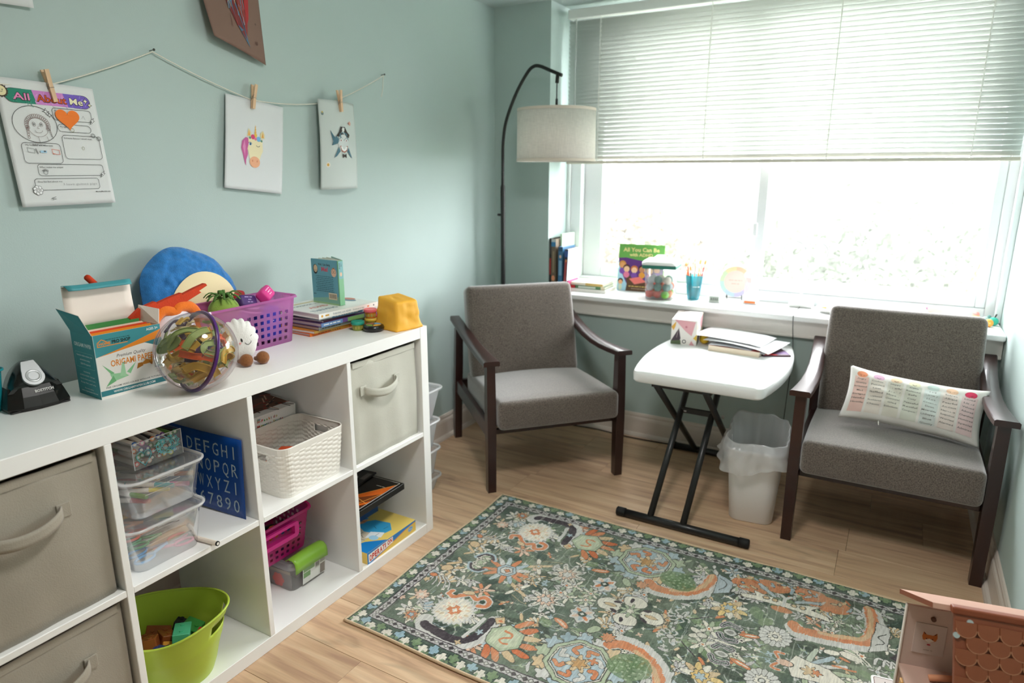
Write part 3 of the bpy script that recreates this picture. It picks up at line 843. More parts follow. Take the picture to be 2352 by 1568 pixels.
    for q, w in ((nd, .0022), (nd + gw, .0028)):
        e = np.minimum(np.minimum(XX - q, RW - q - XX), np.minimum(YY - q, RH - q - YY)); img[np.abs(e) < w / 2 + .0004] = PLM
    def around(q, st):
        out = []
        L1 = RW - 2 * q; n = int(round(L1 / st))
        for k in range(n + 1): out += [(q + L1 * k / n, q), (q + L1 * k / n, RH - q)]
        L2 = RH - 2 * q; n = int(round(L2 / st))
        for k in range(1, n): out += [(q, q + L2 * k / n), (RW - q, q + L2 * k / n)]
        return out
    for k, (x, y) in enumerate(around(nd + gw / 2, .0165)):
        ngon(x, y, .0062 if (k // 2) % 2 else .0052, 4, PLM if (k // 2) % 2 else GRY, 0, both=False, ol=True)
    for k, (x, y) in enumerate(around(.024, .031)):
        j = k // 2
        cross(x + r.uniform(-.003, .003), y + (.006 if j % 2 else -.005), .0155, [CRM, hx('#8fabb8'), CRM, hx('#6f8662')][j % 4], both=False, ol=True, ocol=hx('#2b3a33'))
    for (x, y) in around(.012, .022): ell(x + r.uniform(-.006, .006), y + r.uniform(-.004, .004), .007, .005, hx('#6f8662'), r.random() * 3, both=False, ol=False, a=.8)
    # --- wear: rubbed pale streaks across, weave
    st = fb(420, 5, 21, 2); pat = fb(5, 5, 22); k = np.clip((st - .70) * 5, 0, 1) * np.clip(pat * 1.6 - .3, 0, 1) * .42
    img = img * (1 - k[..., None]) + hx('#cfd2c6') * k[..., None]
    for i in range(46):
        x, y, L = r.uniform(.1, 1.5), r.uniform(.05, .85), r.uniform(.05, .2)
        s = win(x, x, y, y + L); m = (abs(XX[s] - x) < .0012); fill(m, s, hx('#d5d6cc'), .45)
    img *= (.90 + .20 * fb(500, 60, 23, 1))[..., None]
    sp_ = fb(220, 220, 41, 1)[..., None]; wr_ = np.clip(fb(16, 16, 42)[..., None] * 1.5 - .45, 0, 1) * .24 + .03 + .10 * (sp_ > .68)
    img = img * (1 - wr_) + hx('#bdbcae') * wr_
    img = np.clip(img, 0, 1)
    lincol = np.where(img <= .04045, img / 12.92, ((img + .055) / 1.055) ** 2.4)
    # --- mesh: woven sheet with a gently wavy hem
    gx, gy = np.meshgrid(np.arange(nx) * (RW / (nx - 1)), np.arange(ny) * (RH / (ny - 1)))
    edge = np.minimum(np.minimum(gx, RW - gx), np.minimum(gy, RH - gy))
    gz = .0055 + .0015 * np.sin(gx * 7) * np.sin(gy * 9) + .0008 * fb(500, 300, 31, 1) + .0008 * np.sin(gx * 31) * np.exp(-edge / .03)
    wavy = np.exp(-gx / .08) * .004 * np.sin(gy * 11)
    gx2 = gx + wavy; gy2 = gy + np.exp(-gy / .08) * .004 * np.sin(gx * 9 + 1)
    co = np.stack([gx2, gy2, gz], -1).reshape(-1, 3).astype(np.float32)
    idx = np.arange(nx * ny).reshape(ny, nx)
    q = np.stack([idx[:-1, :-1], idx[:-1, 1:], idx[1:, 1:], idx[1:, :-1]], -1).reshape(-1, 4)
    me = bpy.data.meshes.new('rug_pile')
    me.vertices.add(len(co)); me.vertices.foreach_set('co', co.ravel())
    me.loops.add(q.size); me.loops.foreach_set('vertex_index', q.ravel().astype(np.int32))
    me.polygons.add(len(q)); me.polygons.foreach_set('loop_start', np.arange(0, q.size, 4, dtype=np.int32))
    me.polygons.foreach_set('use_smooth', np.ones(len(q), bool))
    me.update(calc_edges=True)
    ca = me.color_attributes.new('woven_colour', 'FLOAT_COLOR', 'POINT')
    ca.data.foreach_set('color', np.concatenate([lincol.reshape(-1, 3), np.ones((nx * ny, 1))], 1).ravel().astype(np.float32))
    m = bpy.data.materials.new('rug_weave'); m.use_nodes = True; n = m.node_tree; b = n.nodes['Principled BSDF']
    at = n.nodes.new('ShaderNodeVertexColor'); at.layer_name = 'woven_colour'; n.links.new(at.outputs[0], b.inputs['Base Color'])
    b.inputs['Roughness'].default_value = .95; b.inputs['Specular IOR Level'].default_value = .15; b.inputs['Sheen Weight'].default_value = .15
    tc = n.nodes.new('ShaderNodeTexCoord'); wv = n.nodes.new('ShaderNodeTexWave'); wv.inputs['Scale'].default_value = 160; wv.inputs['Distortion'].default_value = 1.0
    n.links.new(tc.outputs['Object'], wv.inputs[0]); u = n.nodes.new('ShaderNodeBump'); u.inputs['Strength'].default_value = .25; u.inputs['Distance'].default_value = .001
    n.links.new(wv.outputs[1], u.inputs['Height']); n.links.new(u.outputs[0], b.inputs['Normal'])
    t = thing('area_rug', 'green and orange floral patterned rug lying on the wood floor', 'rug', (.575, -.560, .0005))
    mesh_obj('rug_pile', me, m, t)
    ring = [tuple(co[i]) for i in idx[0, ::6]] + [tuple(co[i]) for i in idx[::6, -1]] + [tuple(co[i]) for i in idx[-1, ::-6]] + [tuple(co[i]) for i in idx[::-6, 0]]
    ring = [(x, y, .0045) for x, y, z in ring]
    B().tube(ring, .0045, 7, closed=True).obj('serged_edge', M('#d9bd9c', .9, var=.12, vs=300, bump=.5, bs=900), t, smooth=True)
    B().grid(lambda a, c: (.044 + a * .016, .338 + c * .012 + a * .008, .012 + .006 * a), 3, 2).obj('care_tag', M('#f2f0ea', .7), t)
make_rug()

# ================================================================== ARMCHAIRS
DKW = M('#2e1512', .32, var=.25, vs=18, stretch=(1, 1, .15), coat=.3)
def grey_fabric():
    m = bpy.data.materials.new('grey_tweed'); m.use_nodes = True; n = m.node_tree; b = n.nodes['Principled BSDF']
    tc = n.nodes.new('ShaderNodeTexCoord')
    t = n.nodes.new('ShaderNodeTexNoise'); t.inputs['Scale'].default_value = 260; t.inputs['Detail'].default_value = 3
    t2 = n.nodes.new('ShaderNodeTexNoise'); t2.inputs['Scale'].default_value = 9; t2.inputs['Detail'].default_value = 3
    n.links.new(tc.outputs['Object'], t.inputs[0]); n.links.new(tc.outputs['Object'], t2.inputs[0])
    r = n.nodes.new('ShaderNodeValToRGB'); e = r.color_ramp.elements
    e[0].position = .33; e[0].color = (*lin('#4d443e'), 1); e[1].position = .67; e[1].color = (*lin('#796d64'), 1)
    n.links.new(t.outputs[0], r.inputs[0])
    k = n.nodes.new('ShaderNodeMapRange'); k.inputs[3].default_value = .9; k.inputs[4].default_value = 1.1; n.links.new(t2.outputs[0], k.inputs[0])
    v = n.nodes.new('ShaderNodeVectorMath'); v.operation = 'SCALE'; n.links.new(r.outputs[0], v.inputs[0]); n.links.new(k.outputs[0], v.inputs['Scale'])
    n.links.new(v.outputs[0], b.inputs['Base Color']); b.inputs['Roughness'].default_value = .95; b.inputs['Specular IOR Level'].default_value = .2
    b.inputs['Sheen Weight'].default_value = .8; b.inputs['Sheen Roughness'].default_value = .5
    u = n.nodes.new('ShaderNodeBump'); u.inputs['Strength'].default_value = .4; u.inputs['Distance'].default_value = .001
    n.links.new(t.outputs[0], u.inputs['Height']); n.links.new(u.outputs[0], b.inputs['Normal'])
    return m
TWEED = grey_fabric()
def cushion(w, d, h, crown, rad, nx=18, ny=14):
    """upholstered block: rounded box with crowned top, local z up, base at 0"""
    b = B(); r = bmesh.ops.create_cube(b.bm, size=1)['verts']
    bmesh.ops.transform(b.bm, matrix=Matrix.Diagonal((w, d, h, 1)), verts=r)
    bmesh.ops.bevel(b.bm, geom=list(b.bm.edges), offset=rad, segments=4, affect='EDGES', profile=.5)
    bmesh.ops.subdivide_edges(b.bm, edges=[e for e in b.bm.edges if e.calc_length() > .09], cuts=8, use_grid_fill=True)
    for v in b.bm.verts:
        u, q = v.co.x / (w / 2), v.co.y / (d / 2)
        f = max(0, 1 - u * u) * max(0, 1 - q * q)
        if v.co.z > 0: v.co.z += crown * f
        v.co.x *= 1 + .012 * max(0, 1 - q * q)
        v.co.z += h / 2
    return b
def armchair(label, loc, rz):
    t = thing('armchair', label, 'armchair', loc, rz, group='grey armchairs with dark wooden arms')
    # local: x to the side, front legs at y=0, back at +y
    for s in (-1, 1):
        q = B(); x = s * .283
        ring = lambda cx, cy, z, a, c: [q.bm.verts.new((cx + i * a / 2, cy + j * c / 2, z)) for i, j in ((-1, -1), (1, -1), (1, 1), (-1, 1))]
        def loft(secs):
            R = [ring(*k) for k in secs]
            for A, D in zip(R[:-1], R[1:]):
                for i in range(4): q.bm.faces.new((A[i], A[(i + 1) % 4], D[(i + 1) % 4], D[i]))
            q.bm.faces.new(R[0][::-1]); q.bm.faces.new(R[-1])
        loft([(x, -.002, 0, .034, .034), (x, 0, .25, .036, .046), (x, .004, .38, .036, .046), (x * 1.0, .006, .536, .034, .038)])
        q.obj('leg', DKW, t)
        q = B()
        loft([(x, .62, 0, .034, .034), (x, .600, .25, .036, .044), (x, .575, .40, .036, .044), (x, .555, .566, .034, .036)])
        q.obj('leg', DKW, t)
        # side rail
        B().box((x, .30, .268), (.024, .57, .062), rot=(math.radians(2), 0, 0), bevel=.003).obj('side_rail', DKW, t)
        # arm: swept paddle, wide at the front, dipping in the middle, rising to the back
        q = B(); ys = [-.034, -.026, 0, .06, .14, .24, .34, .44, .53, .60]; R = []
        for y in ys:
            u = (y + .045) / .645
            z = .553 - .016 * math.sin(PI * min(1, u * 1.15)) * .8 + .055 * u ** 3
            wd = .066 - .020 * u; xc = x + s * (.003 - .016 * math.sin(PI * u) * .9 + .004 * u)
            th = .020 if y > -.04 else .014
            R.append([q.bm.verts.new((xc + i * wd / 2, y, z + j * th / 2)) for i, j in ((-1, -1), (1, -1), (1, .6), (.85, 1), (-.85, 1), (-1, .6))])
        for A, D in zip(R[:-1], R[1:]):
            for i in range(6): q.bm.faces.new((A[i], A[(i + 1) % 6], D[(i + 1) % 6], D[i]))
        q.bm.faces.new(R[0][::-1]); q.bm.faces.new(R[-1])
        q.obj('arm', DKW, t, angle=50)
    B().box((0, .595, .275), (.53, .024, .06), bevel=.003).obj('cross_rail', DKW, t); B().box((0, .02, .252), (.53, .02, .022), bevel=.003).obj('cross_rail', DKW, t)
    st = cushion(.522, .555, .118, .020, .022).obj('seat_cushion', TWEED, t, (0, .222, .264), (math.radians(-2.5), 0, 0), smooth=True)
    b = cushion(.515, .43, .088, .018, .026)
    bk = b.obj('back_cushion', TWEED, t, (0, .520, .545), (math.radians(74), 0, 0), smooth=True)
    return t
armchair('grey armchair with dark wood arms in the corner under the lamp', (.704, .571, 0), math.radians(47.1))
armchair('grey armchair with dark wood arms holding the printed pillow', (1.905, .585, 0), math.radians(.3))

# ---- printed pillow on the right chair
pt = thing('lumbar_pillow', 'white lumbar pillow printed with columns of feeling words', 'pillow', (1.952, .80, .497), rot=(math.radians(58), math.radians(3.5), math.radians(-3)))
PWI, PHI = .212, .100
def pil(u, v, s=1, off=0.0):
    """u,v in -1..1 -> pillow surface (x,y,z), s side"""
    e = max(0.0, (1 - abs(u) ** 2.6)) * max(0.0, (1 - abs(v) ** 2.2))
    x = PWI * u * (1 - .05 * (1 - v * v) * abs(u)); y = PHI * v * (1 - .13 * (1 - abs(u) ** 3))
    wr = .004 * math.sin(11 * u + 5 * v) * e + .006 * mnoise.noise(Vector((u * 5, v * 4, s)))* e
    return Vector((x, y, s * (.052 * e ** .55 + off) + wr))
q = B(); q.grid(lambda a, c: pil(a * 2 - 1, c * 2 - 1, 1), 56, 30); q.grid(lambda a, c: pil(a * 2 - 1, c * 2 - 1, -1), 56, 30)
bmesh.ops.remove_doubles(q.bm, verts=q.bm.verts, dist=1e-5)
q.obj('pillow_cover', M('#ece8e2', .9, var=.03, vs=12, bump=.15, bs=300), pt, smooth=True)
pp = Print(lambda x, y, h: pil(x, y, 1, h), base=.0012, rough=.9)
cols = ['#ebc6bb', '#e6dcd2', '#e0dccf', '#d9dacd', '#dae0dc', '#e8dad2', '#e8cfcd']
tops = ['#f09a74', '#deb2cc', '#efd2b2', '#e6e2c0', '#d2e2dd', '#f2c8a8', '#e8456a']
words = [['Angry', 'Grumpy', 'Irritated', 'Mad', 'Enraged', 'Hateful', 'Hostile'], ['Confused', 'Puzzled', 'Lost', 'Baffled', 'Perplexed', 'Bewildered', 'Chaotic'], ['Happy', 'Cheerful', 'Joyful', 'Hopeful', 'Overjoyed', 'Glad', 'Enthusiastic'],
         ['Calm', 'Relaxed', 'Safe', 'Cozy', 'Peaceful', 'Restful', 'Composed'], ['Sad', 'Lonely', 'Hurt', 'Crushed', 'Down', 'Miserable', 'Unhappy', 'Blue', 'Gloomy'], ['Scared', 'Afraid', 'Fearful', 'Anxious', 'Nervous', 'Suspicious', 'Worried', 'Alarmed'], ['Loved', 'Liked', 'Valued', 'Adored', 'Cherished', 'Honored', 'Special', 'Admired']]
for k in range(7):
    x = -.80 + k * .262
    for j in range(6): pp.rect(x - .112, -.78 + j * .23, .224, .23, cols[k], n=6)
    pp.ell(x, .70, .085, .13, tops[k], n=18)
    pp.line([(x - .03, .66), (x, .62), (x + .03, .66)], .012, '#6a5046')
    for j, w in enumerate(words[k]):
        pp.text(w, x, .48 - j * .155, h=.062, w=min(.20, .026 * len(w) + .02), col='#5a5650', al='c', bold=.01)
pp.obj('print', pt)
B().tube([(-.085, -.086, .014), (-.084, -.094, .016), (-.082, -.101, .014)], [.0012, .0022, .0016], 6).obj('zip_pull', M('#efece4', .5), pt)

# ================================================================== FOLDING TABLE
TZ = .56
ft = thing('folding_table', 'small white folding table with black metal legs between the armchairs', 'table', (1.275, .86, 0))
def barrel(w0, w1, L, r, n=14):
    out = []
    def side(s):
        o = []
        for i in range(n + 1):
            y = -L / 2 + L * i / n; k = 1 - (2 * i / n - 1) ** 2
            o.append((s * (w0 / 2 + (w1 - w0) / 2 * k), y))
        return o
    P = side(1) + side(-1)[::-1]
    # rounded corners
    out = []
    for i, p in enumerate(P):
        if i in (0, n, n + 1, 2 * n + 1):
            a = Vector(P[i - 1]); b = Vector(p); c = Vector(P[(i + 1) % len(P)])
            d1 = (a - b).normalized() * r; d2 = (c - b).normalized() * r
            for t in (0, .25, .5, .75, 1): out.append(tuple((b + d1) * (1 - t) ** 2 + b * 2 * t * (1 - t) + (b + d2) * t * t))
        else: out.append(p)
    return out
ol = barrel(.460, .545, .70, .026)
def scale_ol(k): return [(x * (1 - k / .26), y * (1 - k / .34)) for x, y in ol]
q = B(); R = []
for z, k in ((TZ - .044, .006), (TZ - .038, .001), (TZ - .012, 0), (TZ - .004, .003), (TZ, .010)): R.append([q.bm.verts.new((x, y, z)) for x, y in scale_ol(k)])
for A, D in zip(R[:-1], R[1:]):
    for i in range(len(A)): q.bm.faces.new((A[i], A[(i + 1) % len(A)], D[(i + 1) % len(A)], D[i]))
q.bm.faces.new(R[-1]); q.bm.faces.new(R[0][::-1])
q.obj('table_top', M('#f0f1f0', .5, bump=.12, bs=500), ft, angle=40)
BLK = M('#161616', .4, var=.1, vs=60, metal=.0, coat=.1)
def leg(p0, p1): B().tube([p0, p1], .0125, 12).obj('leg', BLK, ft, smooth=True)
fy, by = .437 - .86, 1.176 - .86
for x in (-.112, .012): leg((x, fy, .02), (x, .10, TZ - .046))
for x in (-.140, .040): leg((x, by, .02), (x, -.34, TZ - .046))
for y, x0, x1 in ((fy, -.238, .243), (by, -.262, .20)):
    ftb = B().tube([(x0, y, .0165), (x1, y, .0165)], .0155, 14).obj('foot_bar', BLK, ft, smooth=True)
    for x, s in ((x0, -1), (x1, 1)):
        B().tube([(x - s * .03, y, .0175), (x + s * .001, y, .0175), (x + s * .004, y, .0175)], [.0172, .0172, .014], 14).obj('end_cap', M('#101010', .7), ftb, smooth=True)
B().box((-.05, -.085, .345), (.13, .012, .024), bevel=.003).obj('cross_bar', BLK, ft)
for x in (-.150, -.098, .05): B().tube([(x, -.085, .342), (x + .010, -.085, .342)], .007, 10).obj('pivot_bolt', M('#b8b8b8', .3, metal=1), ft)
for y in (-.32, .09): B().box((-.05, y, TZ - .05), (.22, .03, .012)).obj('bracket', BLK, ft)

# ================================================================== WASTEBASKET AND LINER
wb = thing('wastebasket', 'white rectangular plastic wastebasket between table and right armchair', 'wastebasket', (1.475, .735, 0), math.radians(6))
lv = [(0, .150, .215, .035), (.004, .156, .222, .038), (.15, .176, .255, .042), (.285, .198, .29, .046), (.29, .208, .30, .05), (.297, .208, .30, .05)]
solid(shell(lv, 6, 8, 5).obj('basket_body', M('#eceae8', .42), wb, angle=50), .002)
LIN = clear('#fbfcfd', .50, .12, .25)
bl = thing('bin_liner', 'translucent white plastic bag folded over the rim of the wastebasket', 'bin liner', (1.475, .735, .01), math.radians(6))
def bag(u, v):
    a = u * 2 * PI; ca, sa = math.cos(a), math.sin(a)
    def rim(k): 
        e = 5; d = (abs(ca) ** e + abs(sa) ** e) ** (-1 / e); return ca * d * .104 * k, sa * d * .150 * k
    nz = mnoise.noise(Vector((ca * 3, sa * 3, v * 4)))
    wr = math.sin(a * 17 + v * 3) * .003 + nz * .006
    if v < .25:       # inside, down from the rim
        t = v / .25; x, y = rim(.72 + .22 * t); z = .08 + .215 * t
    elif v < .45:
        t = (v - .25) / .2; x, y = rim(.94 + .13 * t); z = .295 + .022 * math.sin(t * PI) + nz * .010 + (.022 * sa if sa > 0 else 0)
    else:
        t = (v - .45) / .55; fl = 1.07 + .10 * t + (.26 * t * max(0, -ca) ** 3 * (.6 + .4 * -sa)) + .04 * math.sin(a * 5) * t
        x, y = rim(fl); z = .297 - t * (.075 + .02 * math.sin(a * 3 + 1)) + (.022 * sa if sa > 0 else 0) * (1 - t)
    k = 1 + wr / .12 * (.4 + v)
    return (x * k, y * k, z)
B().grid(bag, 110, 34, wrap=True).obj('bag_film', LIN, bl, smooth=True)

# ================================================================== FLOOR LAMP
MBK = M('#121211', .45, coat=.15)
fl = thing('floor_lamp', 'black arched floor lamp with a hanging linen drum shade', 'floor lamp', (.124, 1.12, 0))
dx, dy = .475 - .124, 1.02 - 1.12; Ld = math.hypot(dx, dy); ux, uy = dx / Ld, dy / Ld
A_ = lambda s, z: (ux * s, uy * s, z)
B().lathe([(0, .001), (.115, .001), (.115, .012), (.108, .018), (.02, .022), (.014, .03)], 32, cap=False, sx=.9, sy=.9).obj('lamp_base', MBK, fl, smooth=True)
B().tube([A_(0, .02), A_(0, 1.205), A_(0, 1.215)], [.0115, .0115, .009], 14).obj('lower_pole', MBK, fl, angle=50)
pth = cat([A_(0, 1.16), A_(0, 1.30), A_(.004, 1.42), A_(.028, 1.52), A_(.095, 1.635), A_(.165, 1.715), A_(.205, 1.738), A_(.245, 1.735), A_(.31, 1.71), A_(.375, 1.685)], 6)
B().tube(pth, .0078, 12).obj('arched_pole', MBK, fl, smooth=True)
B().tube([A_(-.006, 1.07), A_(-.035, 1.07)], .006, 10).obj('tightening_knob', MBK, fl, smooth=True)
hs_ = .352
kn = B().tube([A_(hs_, 1.692), A_(hs_ - .004, 1.655)], .0085, 10).obj('hinge', MBK, fl, smooth=True)
B().tube([A_(hs_ - .004, 1.66), A_(hs_ - .004, 1.575)], .0026, 8).tube([A_(hs_ - .004, 1.59), A_(hs_ - .004, 1.545)], .006, 10).obj('hanging_rod', MBK, fl, smooth=True)
cx, cy, _ = A_(hs_ - .004, 0)
def linen():
    m = bpy.data.materials.new('linen'); m.use_nodes = True; n = m.node_tree; b = n.nodes['Principled BSDF']
    tc = n.nodes.new('ShaderNodeTexCoord'); r = n.nodes.new('ShaderNodeMapRange'); r.inputs[1].default_value = .35; r.inputs[2].default_value = .7; r.inputs[3].default_value = .90; r.inputs[4].default_value = 1.05
    ts = []
    for sc in ((40, 40, 400), (260, 260, 30)):
        mp = n.nodes.new('ShaderNodeMapping'); mp.inputs['Scale'].default_value = sc; n.links.new(tc.outputs['Object'], mp.inputs[0])
        t = n.nodes.new('ShaderNodeTexNoise'); t.inputs['Scale'].default_value = 1; t.inputs['Detail'].default_value = 2; n.links.new(mp.outputs[0], t.inputs[0]); ts.append(t)
    a = n.nodes.new('ShaderNodeMath'); a.operation = 'MULTIPLY_ADD'; a.inputs[1].default_value = .5
    a2 = n.nodes.new('ShaderNodeMath'); a2.operation = 'MULTIPLY'; a2.inputs[1].default_value = .5
    n.links.new(ts[1].outputs[0], a2.inputs[0]); n.links.new(ts[0].outputs[0], a.inputs[0]); n.links.new(a2.outputs[0], a.inputs[2]); n.links.new(a.outputs[0], r.inputs[0])
    v = n.nodes.new('ShaderNodeVectorMath'); v.operation = 'SCALE'; v.inputs[0].default_value = lin('#f8f2ea'); n.links.new(r.outputs[0], v.inputs['Scale'])
    n.links.new(v.outputs[0], b.inputs['Base Color']); b.inputs['Roughness'].default_value = .9
    l = n.nodes.new('ShaderNodeBsdfTranslucent'); n.links.new(v.outputs[0], l.inputs[0]); x = n.nodes.new('ShaderNodeMixShader'); x.inputs[0].default_value = .25
    n.links.new(b.outputs[0], x.inputs[1]); n.links.new(l.outputs[0], x.inputs[2]); n.links.new(x.outputs[0], n.nodes['Material Output'].inputs[0])
    return m
sh = B().lathe([(.176, 0), (.174, .225)], 56, M4=T((cx, cy, 1.322)), cap=False).obj('lamp_shade', linen(), fl, smooth=True); solid(sh, .0012, 0)
B().lathe([(.1775, 0), (.1775, .012)], 56, M4=T((cx, cy, 1.322)), cap=False).obj('shade_trim', M('#d9cdbf', .9), fl, smooth=True)
B().lathe([(.1755, 0), (.1755, .012)], 56, M4=T((cx, cy, 1.536)), cap=False).obj('shade_trim', M('#d9cdbf', .9), fl, smooth=True)
q = B()
for k in range(3):
    a = k * 2 * PI / 3 + .4; q.tube([(cx, cy, 1.545), (cx + .174 * math.cos(a), cy + .174 * math.sin(a), 1.543)], .0022, 6)
q.lathe([(.0, 0), (.022, 0), (.022, .004), (0, .006)], 16, M4=T((cx, cy, 1.543)), cap=False)
q.tube([(cx, cy, 1.545), (cx, cy, 1.50)], .016, 12).obj('shade_spider', MBK, fl)
B().ball((cx, cy, 1.465), .03, 16, 12).tube([(cx, cy, 1.50), (cx, cy, 1.48)], .013, 10).obj('bulb', M('#f3efe6', .3), fl, smooth=True)

# cables
tag(B().tube(cat([(.20, 1.18, .02), (.45, 1.195, .006), (.62, 1.205, .006), (.80, 1.19, .005), (1.0, 1.2, .005)], 8), .003, 6).obj('lamp_cable', M('#111111', .6), smooth=True), 'black power cable along the baseboard behind the left armchair', 'cable')
tag(B().tube(cat([(1.498, 1.40, SZ + .004), (1.498, 1.25, SZ + .004), (1.499, 1.190, SZ - .001), (1.502, 1.187, SZ - .05), (1.510, 1.205, .52), (1.507, 1.20, .38), (1.50, 1.20, .14)], 8), .0018, 6).obj('power_cord', M('#3a3a3a', .6), smooth=True), 'thin dark cord hanging from the heart light over the sill edge', 'cord')

# ================================================================== WALL: clothesline, pegs, drawings
cl_ = thing('clothesline', 'thin white string pinned in peaks across the left wall', 'string', (.012, -.57, 1.596))
wp = lambda y, z, x=.012: (x - .012, y + .57, z - 1.596)
def sag(a, b, d, n=8):
    return [tuple(Vector(a).lerp(Vector(b), i / n) - Vector((0, 0, d * 4 * (i / n) * (1 - i / n)))) for i in range(n)]
pts = [wp(-1.10, 1.52)] + sag(wp(-.98, 1.47), wp(-.845, 1.478), .002, 3) + sag(wp(-.836, 1.484), wp(-.57, 1.594), .004) + sag(wp(-.57, 1.594), wp(-.252, 1.497), .006) + sag(wp(-.252, 1.497), wp(.11, 1.523), .012) + sag(wp(.11, 1.523), wp(.392, 1.643), .005) + [wp(.392, 1.643)]
B().tube(pts, .0016, 6).obj('cord', M('#e9e4d6', .9, var=.1, vs=400), cl_, smooth=True)
B().tube(cat([wp(.392, 1.643), wp(.387, 1.62), wp(.384, 1.59), wp(.374, 1.563)], 5), .0013, 6).obj('loose_end', M('#e9e4d6', .9), cl_, smooth=True)
for lab, y, z in (('small nail holding the peak of the string', -.57, 1.597), ('small nail at the window end of the string', .392, 1.645)):
    t = thing('nail', lab, 'nail', (0, y, z))
    B().tube([(0, 0, 0), (.016, .002, .002)], .0013, 8).obj('shank', M('#7b7b78', .35, metal=1), t)
    B().tube([(.016, .002, .002), (.018, .002, .002)], .0034, 10).obj('nail_head', M('#5a5a58', .35, metal=1), t)

PINE = M('#e6c29c', .6, var=.12, vs=50, stretch=(1, 1, .1))
def peg(label, top, bot, x0):
    top, bot = Vector((x0, *top)), Vector((x0, *bot)); d = (top - bot); L = .074
    ang = math.atan2(d.y, d.z)
    t = thing('clothespin', label, 'clothespin', tuple(bot), rot=(-ang, 0, 0), group='clothespins on the string')
    for s in (-1, 1):
        q = B(); sec = [(0, .0008, .0050), (.012, .0008, .0058), (.028, .0006, .0066), (.036, .0012, .0066), (.060, .0050, .0098), (L, .0070, .0112)]
        R = []
        for z, a, b_ in sec: R.append([q.bm.verts.new((s * k, e * .0048, z)) for k, e in ((a, -1), (b_, -1), (b_, 1), (a, 1))])
        for A, D in zip(R[:-1], R[1:]):
            for i in range(4): q.bm.faces.new((A[i], A[(i + 1) % 4], D[(i + 1) % 4], D[i]))
        q.bm.faces.new(R[0][::-1]); q.bm.faces.new(R[-1])
        o = q.obj('prong', PINE, t)
        q = Print(on_plane((s * .0066, 0, 0), (0, 1, 0), (0, 0, 1)))
    q = B()
    for k in range(4): q.lathe([(.0062, -.001), (.0068, 0), (.0062, .001), (.0056, 0), (.0062, -.001)], 10, M4=T((0, -.0045 + k * .003, .033), (PI / 2, 0, 0), (1.1, .55, 1)), cap=False)
    q.tube([(-.0075, -.0052, .024), (.0075, -.0052, .042)], .0007, 5).obj('spring', M('#8d8a86', .3, metal=1), t)
    pr = Print(on_plane((.0114, 0, 0), (0, 1, 0), (0, 0, 1)), base=.0002)
    for z in (.060, .065): pr.line([(-.0048, z), (.0048, z)], .0006, '#a67c52')
    return t

def paper(name, label, cat_, TL, TR, BR, BL, x0, x1, bow, col, thick=.0003, rough=.75, bx=None, group=None, trans=.1):
    """sheet hanging on the wall, corners given as (y,z); x0 top / x1 bottom distance from the wall; bow bulges it out"""
    c = Vector((0, (TL[0] + BR[0]) / 2, (TL[1] + BR[1]) / 2))
    t = thing(name, label, cat_, tuple(c), group=group)
    def f(u, v, h=0.0):
        y = (1 - v) * (TL[0] * (1 - u) + TR[0] * u) + v * (BL[0] * (1 - u) + BR[0] * u)
        z = (1 - v) * (TL[1] * (1 - u) + TR[1] * u) + v * (BL[1] * (1 - u) + BR[1] * u)
        x = x0 + (x1 - x0) * v ** 1.5 + (bow(u, v) if bow else 0)
        return Vector((x + h, y - c.y, z - c.z))
    o = B().grid(lambda a, b: f(a, b), 24, 24).obj('sheet', M(col, rough, trans=trans), t, smooth=True); solid(o, thick)
    return t, f

# --- worksheet
W_, H_ = .216, .279
ws, f = paper('worksheet', 'white all about me worksheet with orange heart, pegged to the string', 'worksheet', (-.968, 1.487), (-.748, 1.480), (-.733, 1.196), (-.955, 1.192), .010, .016, lambda u, v: .006 * math.sin(PI * u) * (1 - v) + .004 * u, '#e9ebea')
P = Print(lambda x, y, h: f(x / 100, 1 - y / 129, h), rough=.8, base=.0010)      # page units: 100 wide, 129 high, y up
K = '#3a3a3a'
P.rrect(7, 105.5, 86, 14, 7, 0, K, '#ffffff')
P.poly([(14, 105.5)] + [(7 + 7 - 7 * math.sin(a), 112.5 - 7 * math.cos(a)) for a in [PI * i / 8 for i in range(9)]] + [(33, 119.5), (36, 105.5)], '#2f8b73')
P.poly([(36, 105.5), (33, 119.5), (64, 119.5), (68, 105.5)], '#d58ad0')
P.poly([(68, 105.5), (64, 119.5), (86, 119.5)] + [(86 + 7 * math.sin(a), 112.5 + 7 * math.cos(a)) for a in [PI * i / 8 for i in range(9)]], '#7a63c4')
rq = random.Random(4)
for i in range(46):
    x = rq.uniform(12, 90); y = rq.uniform(107, 117); c = '#58a894' if x < 33 else '#e6b4e2' if x < 64 else '#a595dd'
    P.line([(x, y), (x + rq.uniform(-1.5, 3), y + rq.uniform(-5, 4))], .45, c)
P.rrect(7, 105.5, 86, 14, 7, .45, '#505050')
for tx, x, w, c in (('All', 14, 16, '#ef8fc0'), ('About', 36, 31, '#d8551f'), ('Me', 70, 15, '#f0e9c6')):
    P.text(tx, x, 108.6, w=w, h=7.4, col=K, bold=.045); P.text(tx, x + .25, 108.9, w=w - .5, h=6.9, col=c, bold=.015)
P.ell(4.5, 116, 6, 6, '#4a3b2c', n=16); P.ell(4.5, 116, 4.8, 4.8, '#efe3b4'); P.line([(3, 115.5), (4.5, 114.6), (6, 115.5)], .4, K); P.ell(3, 117, .5, .5, K); P.ell(6, 117, .5, .5, K)
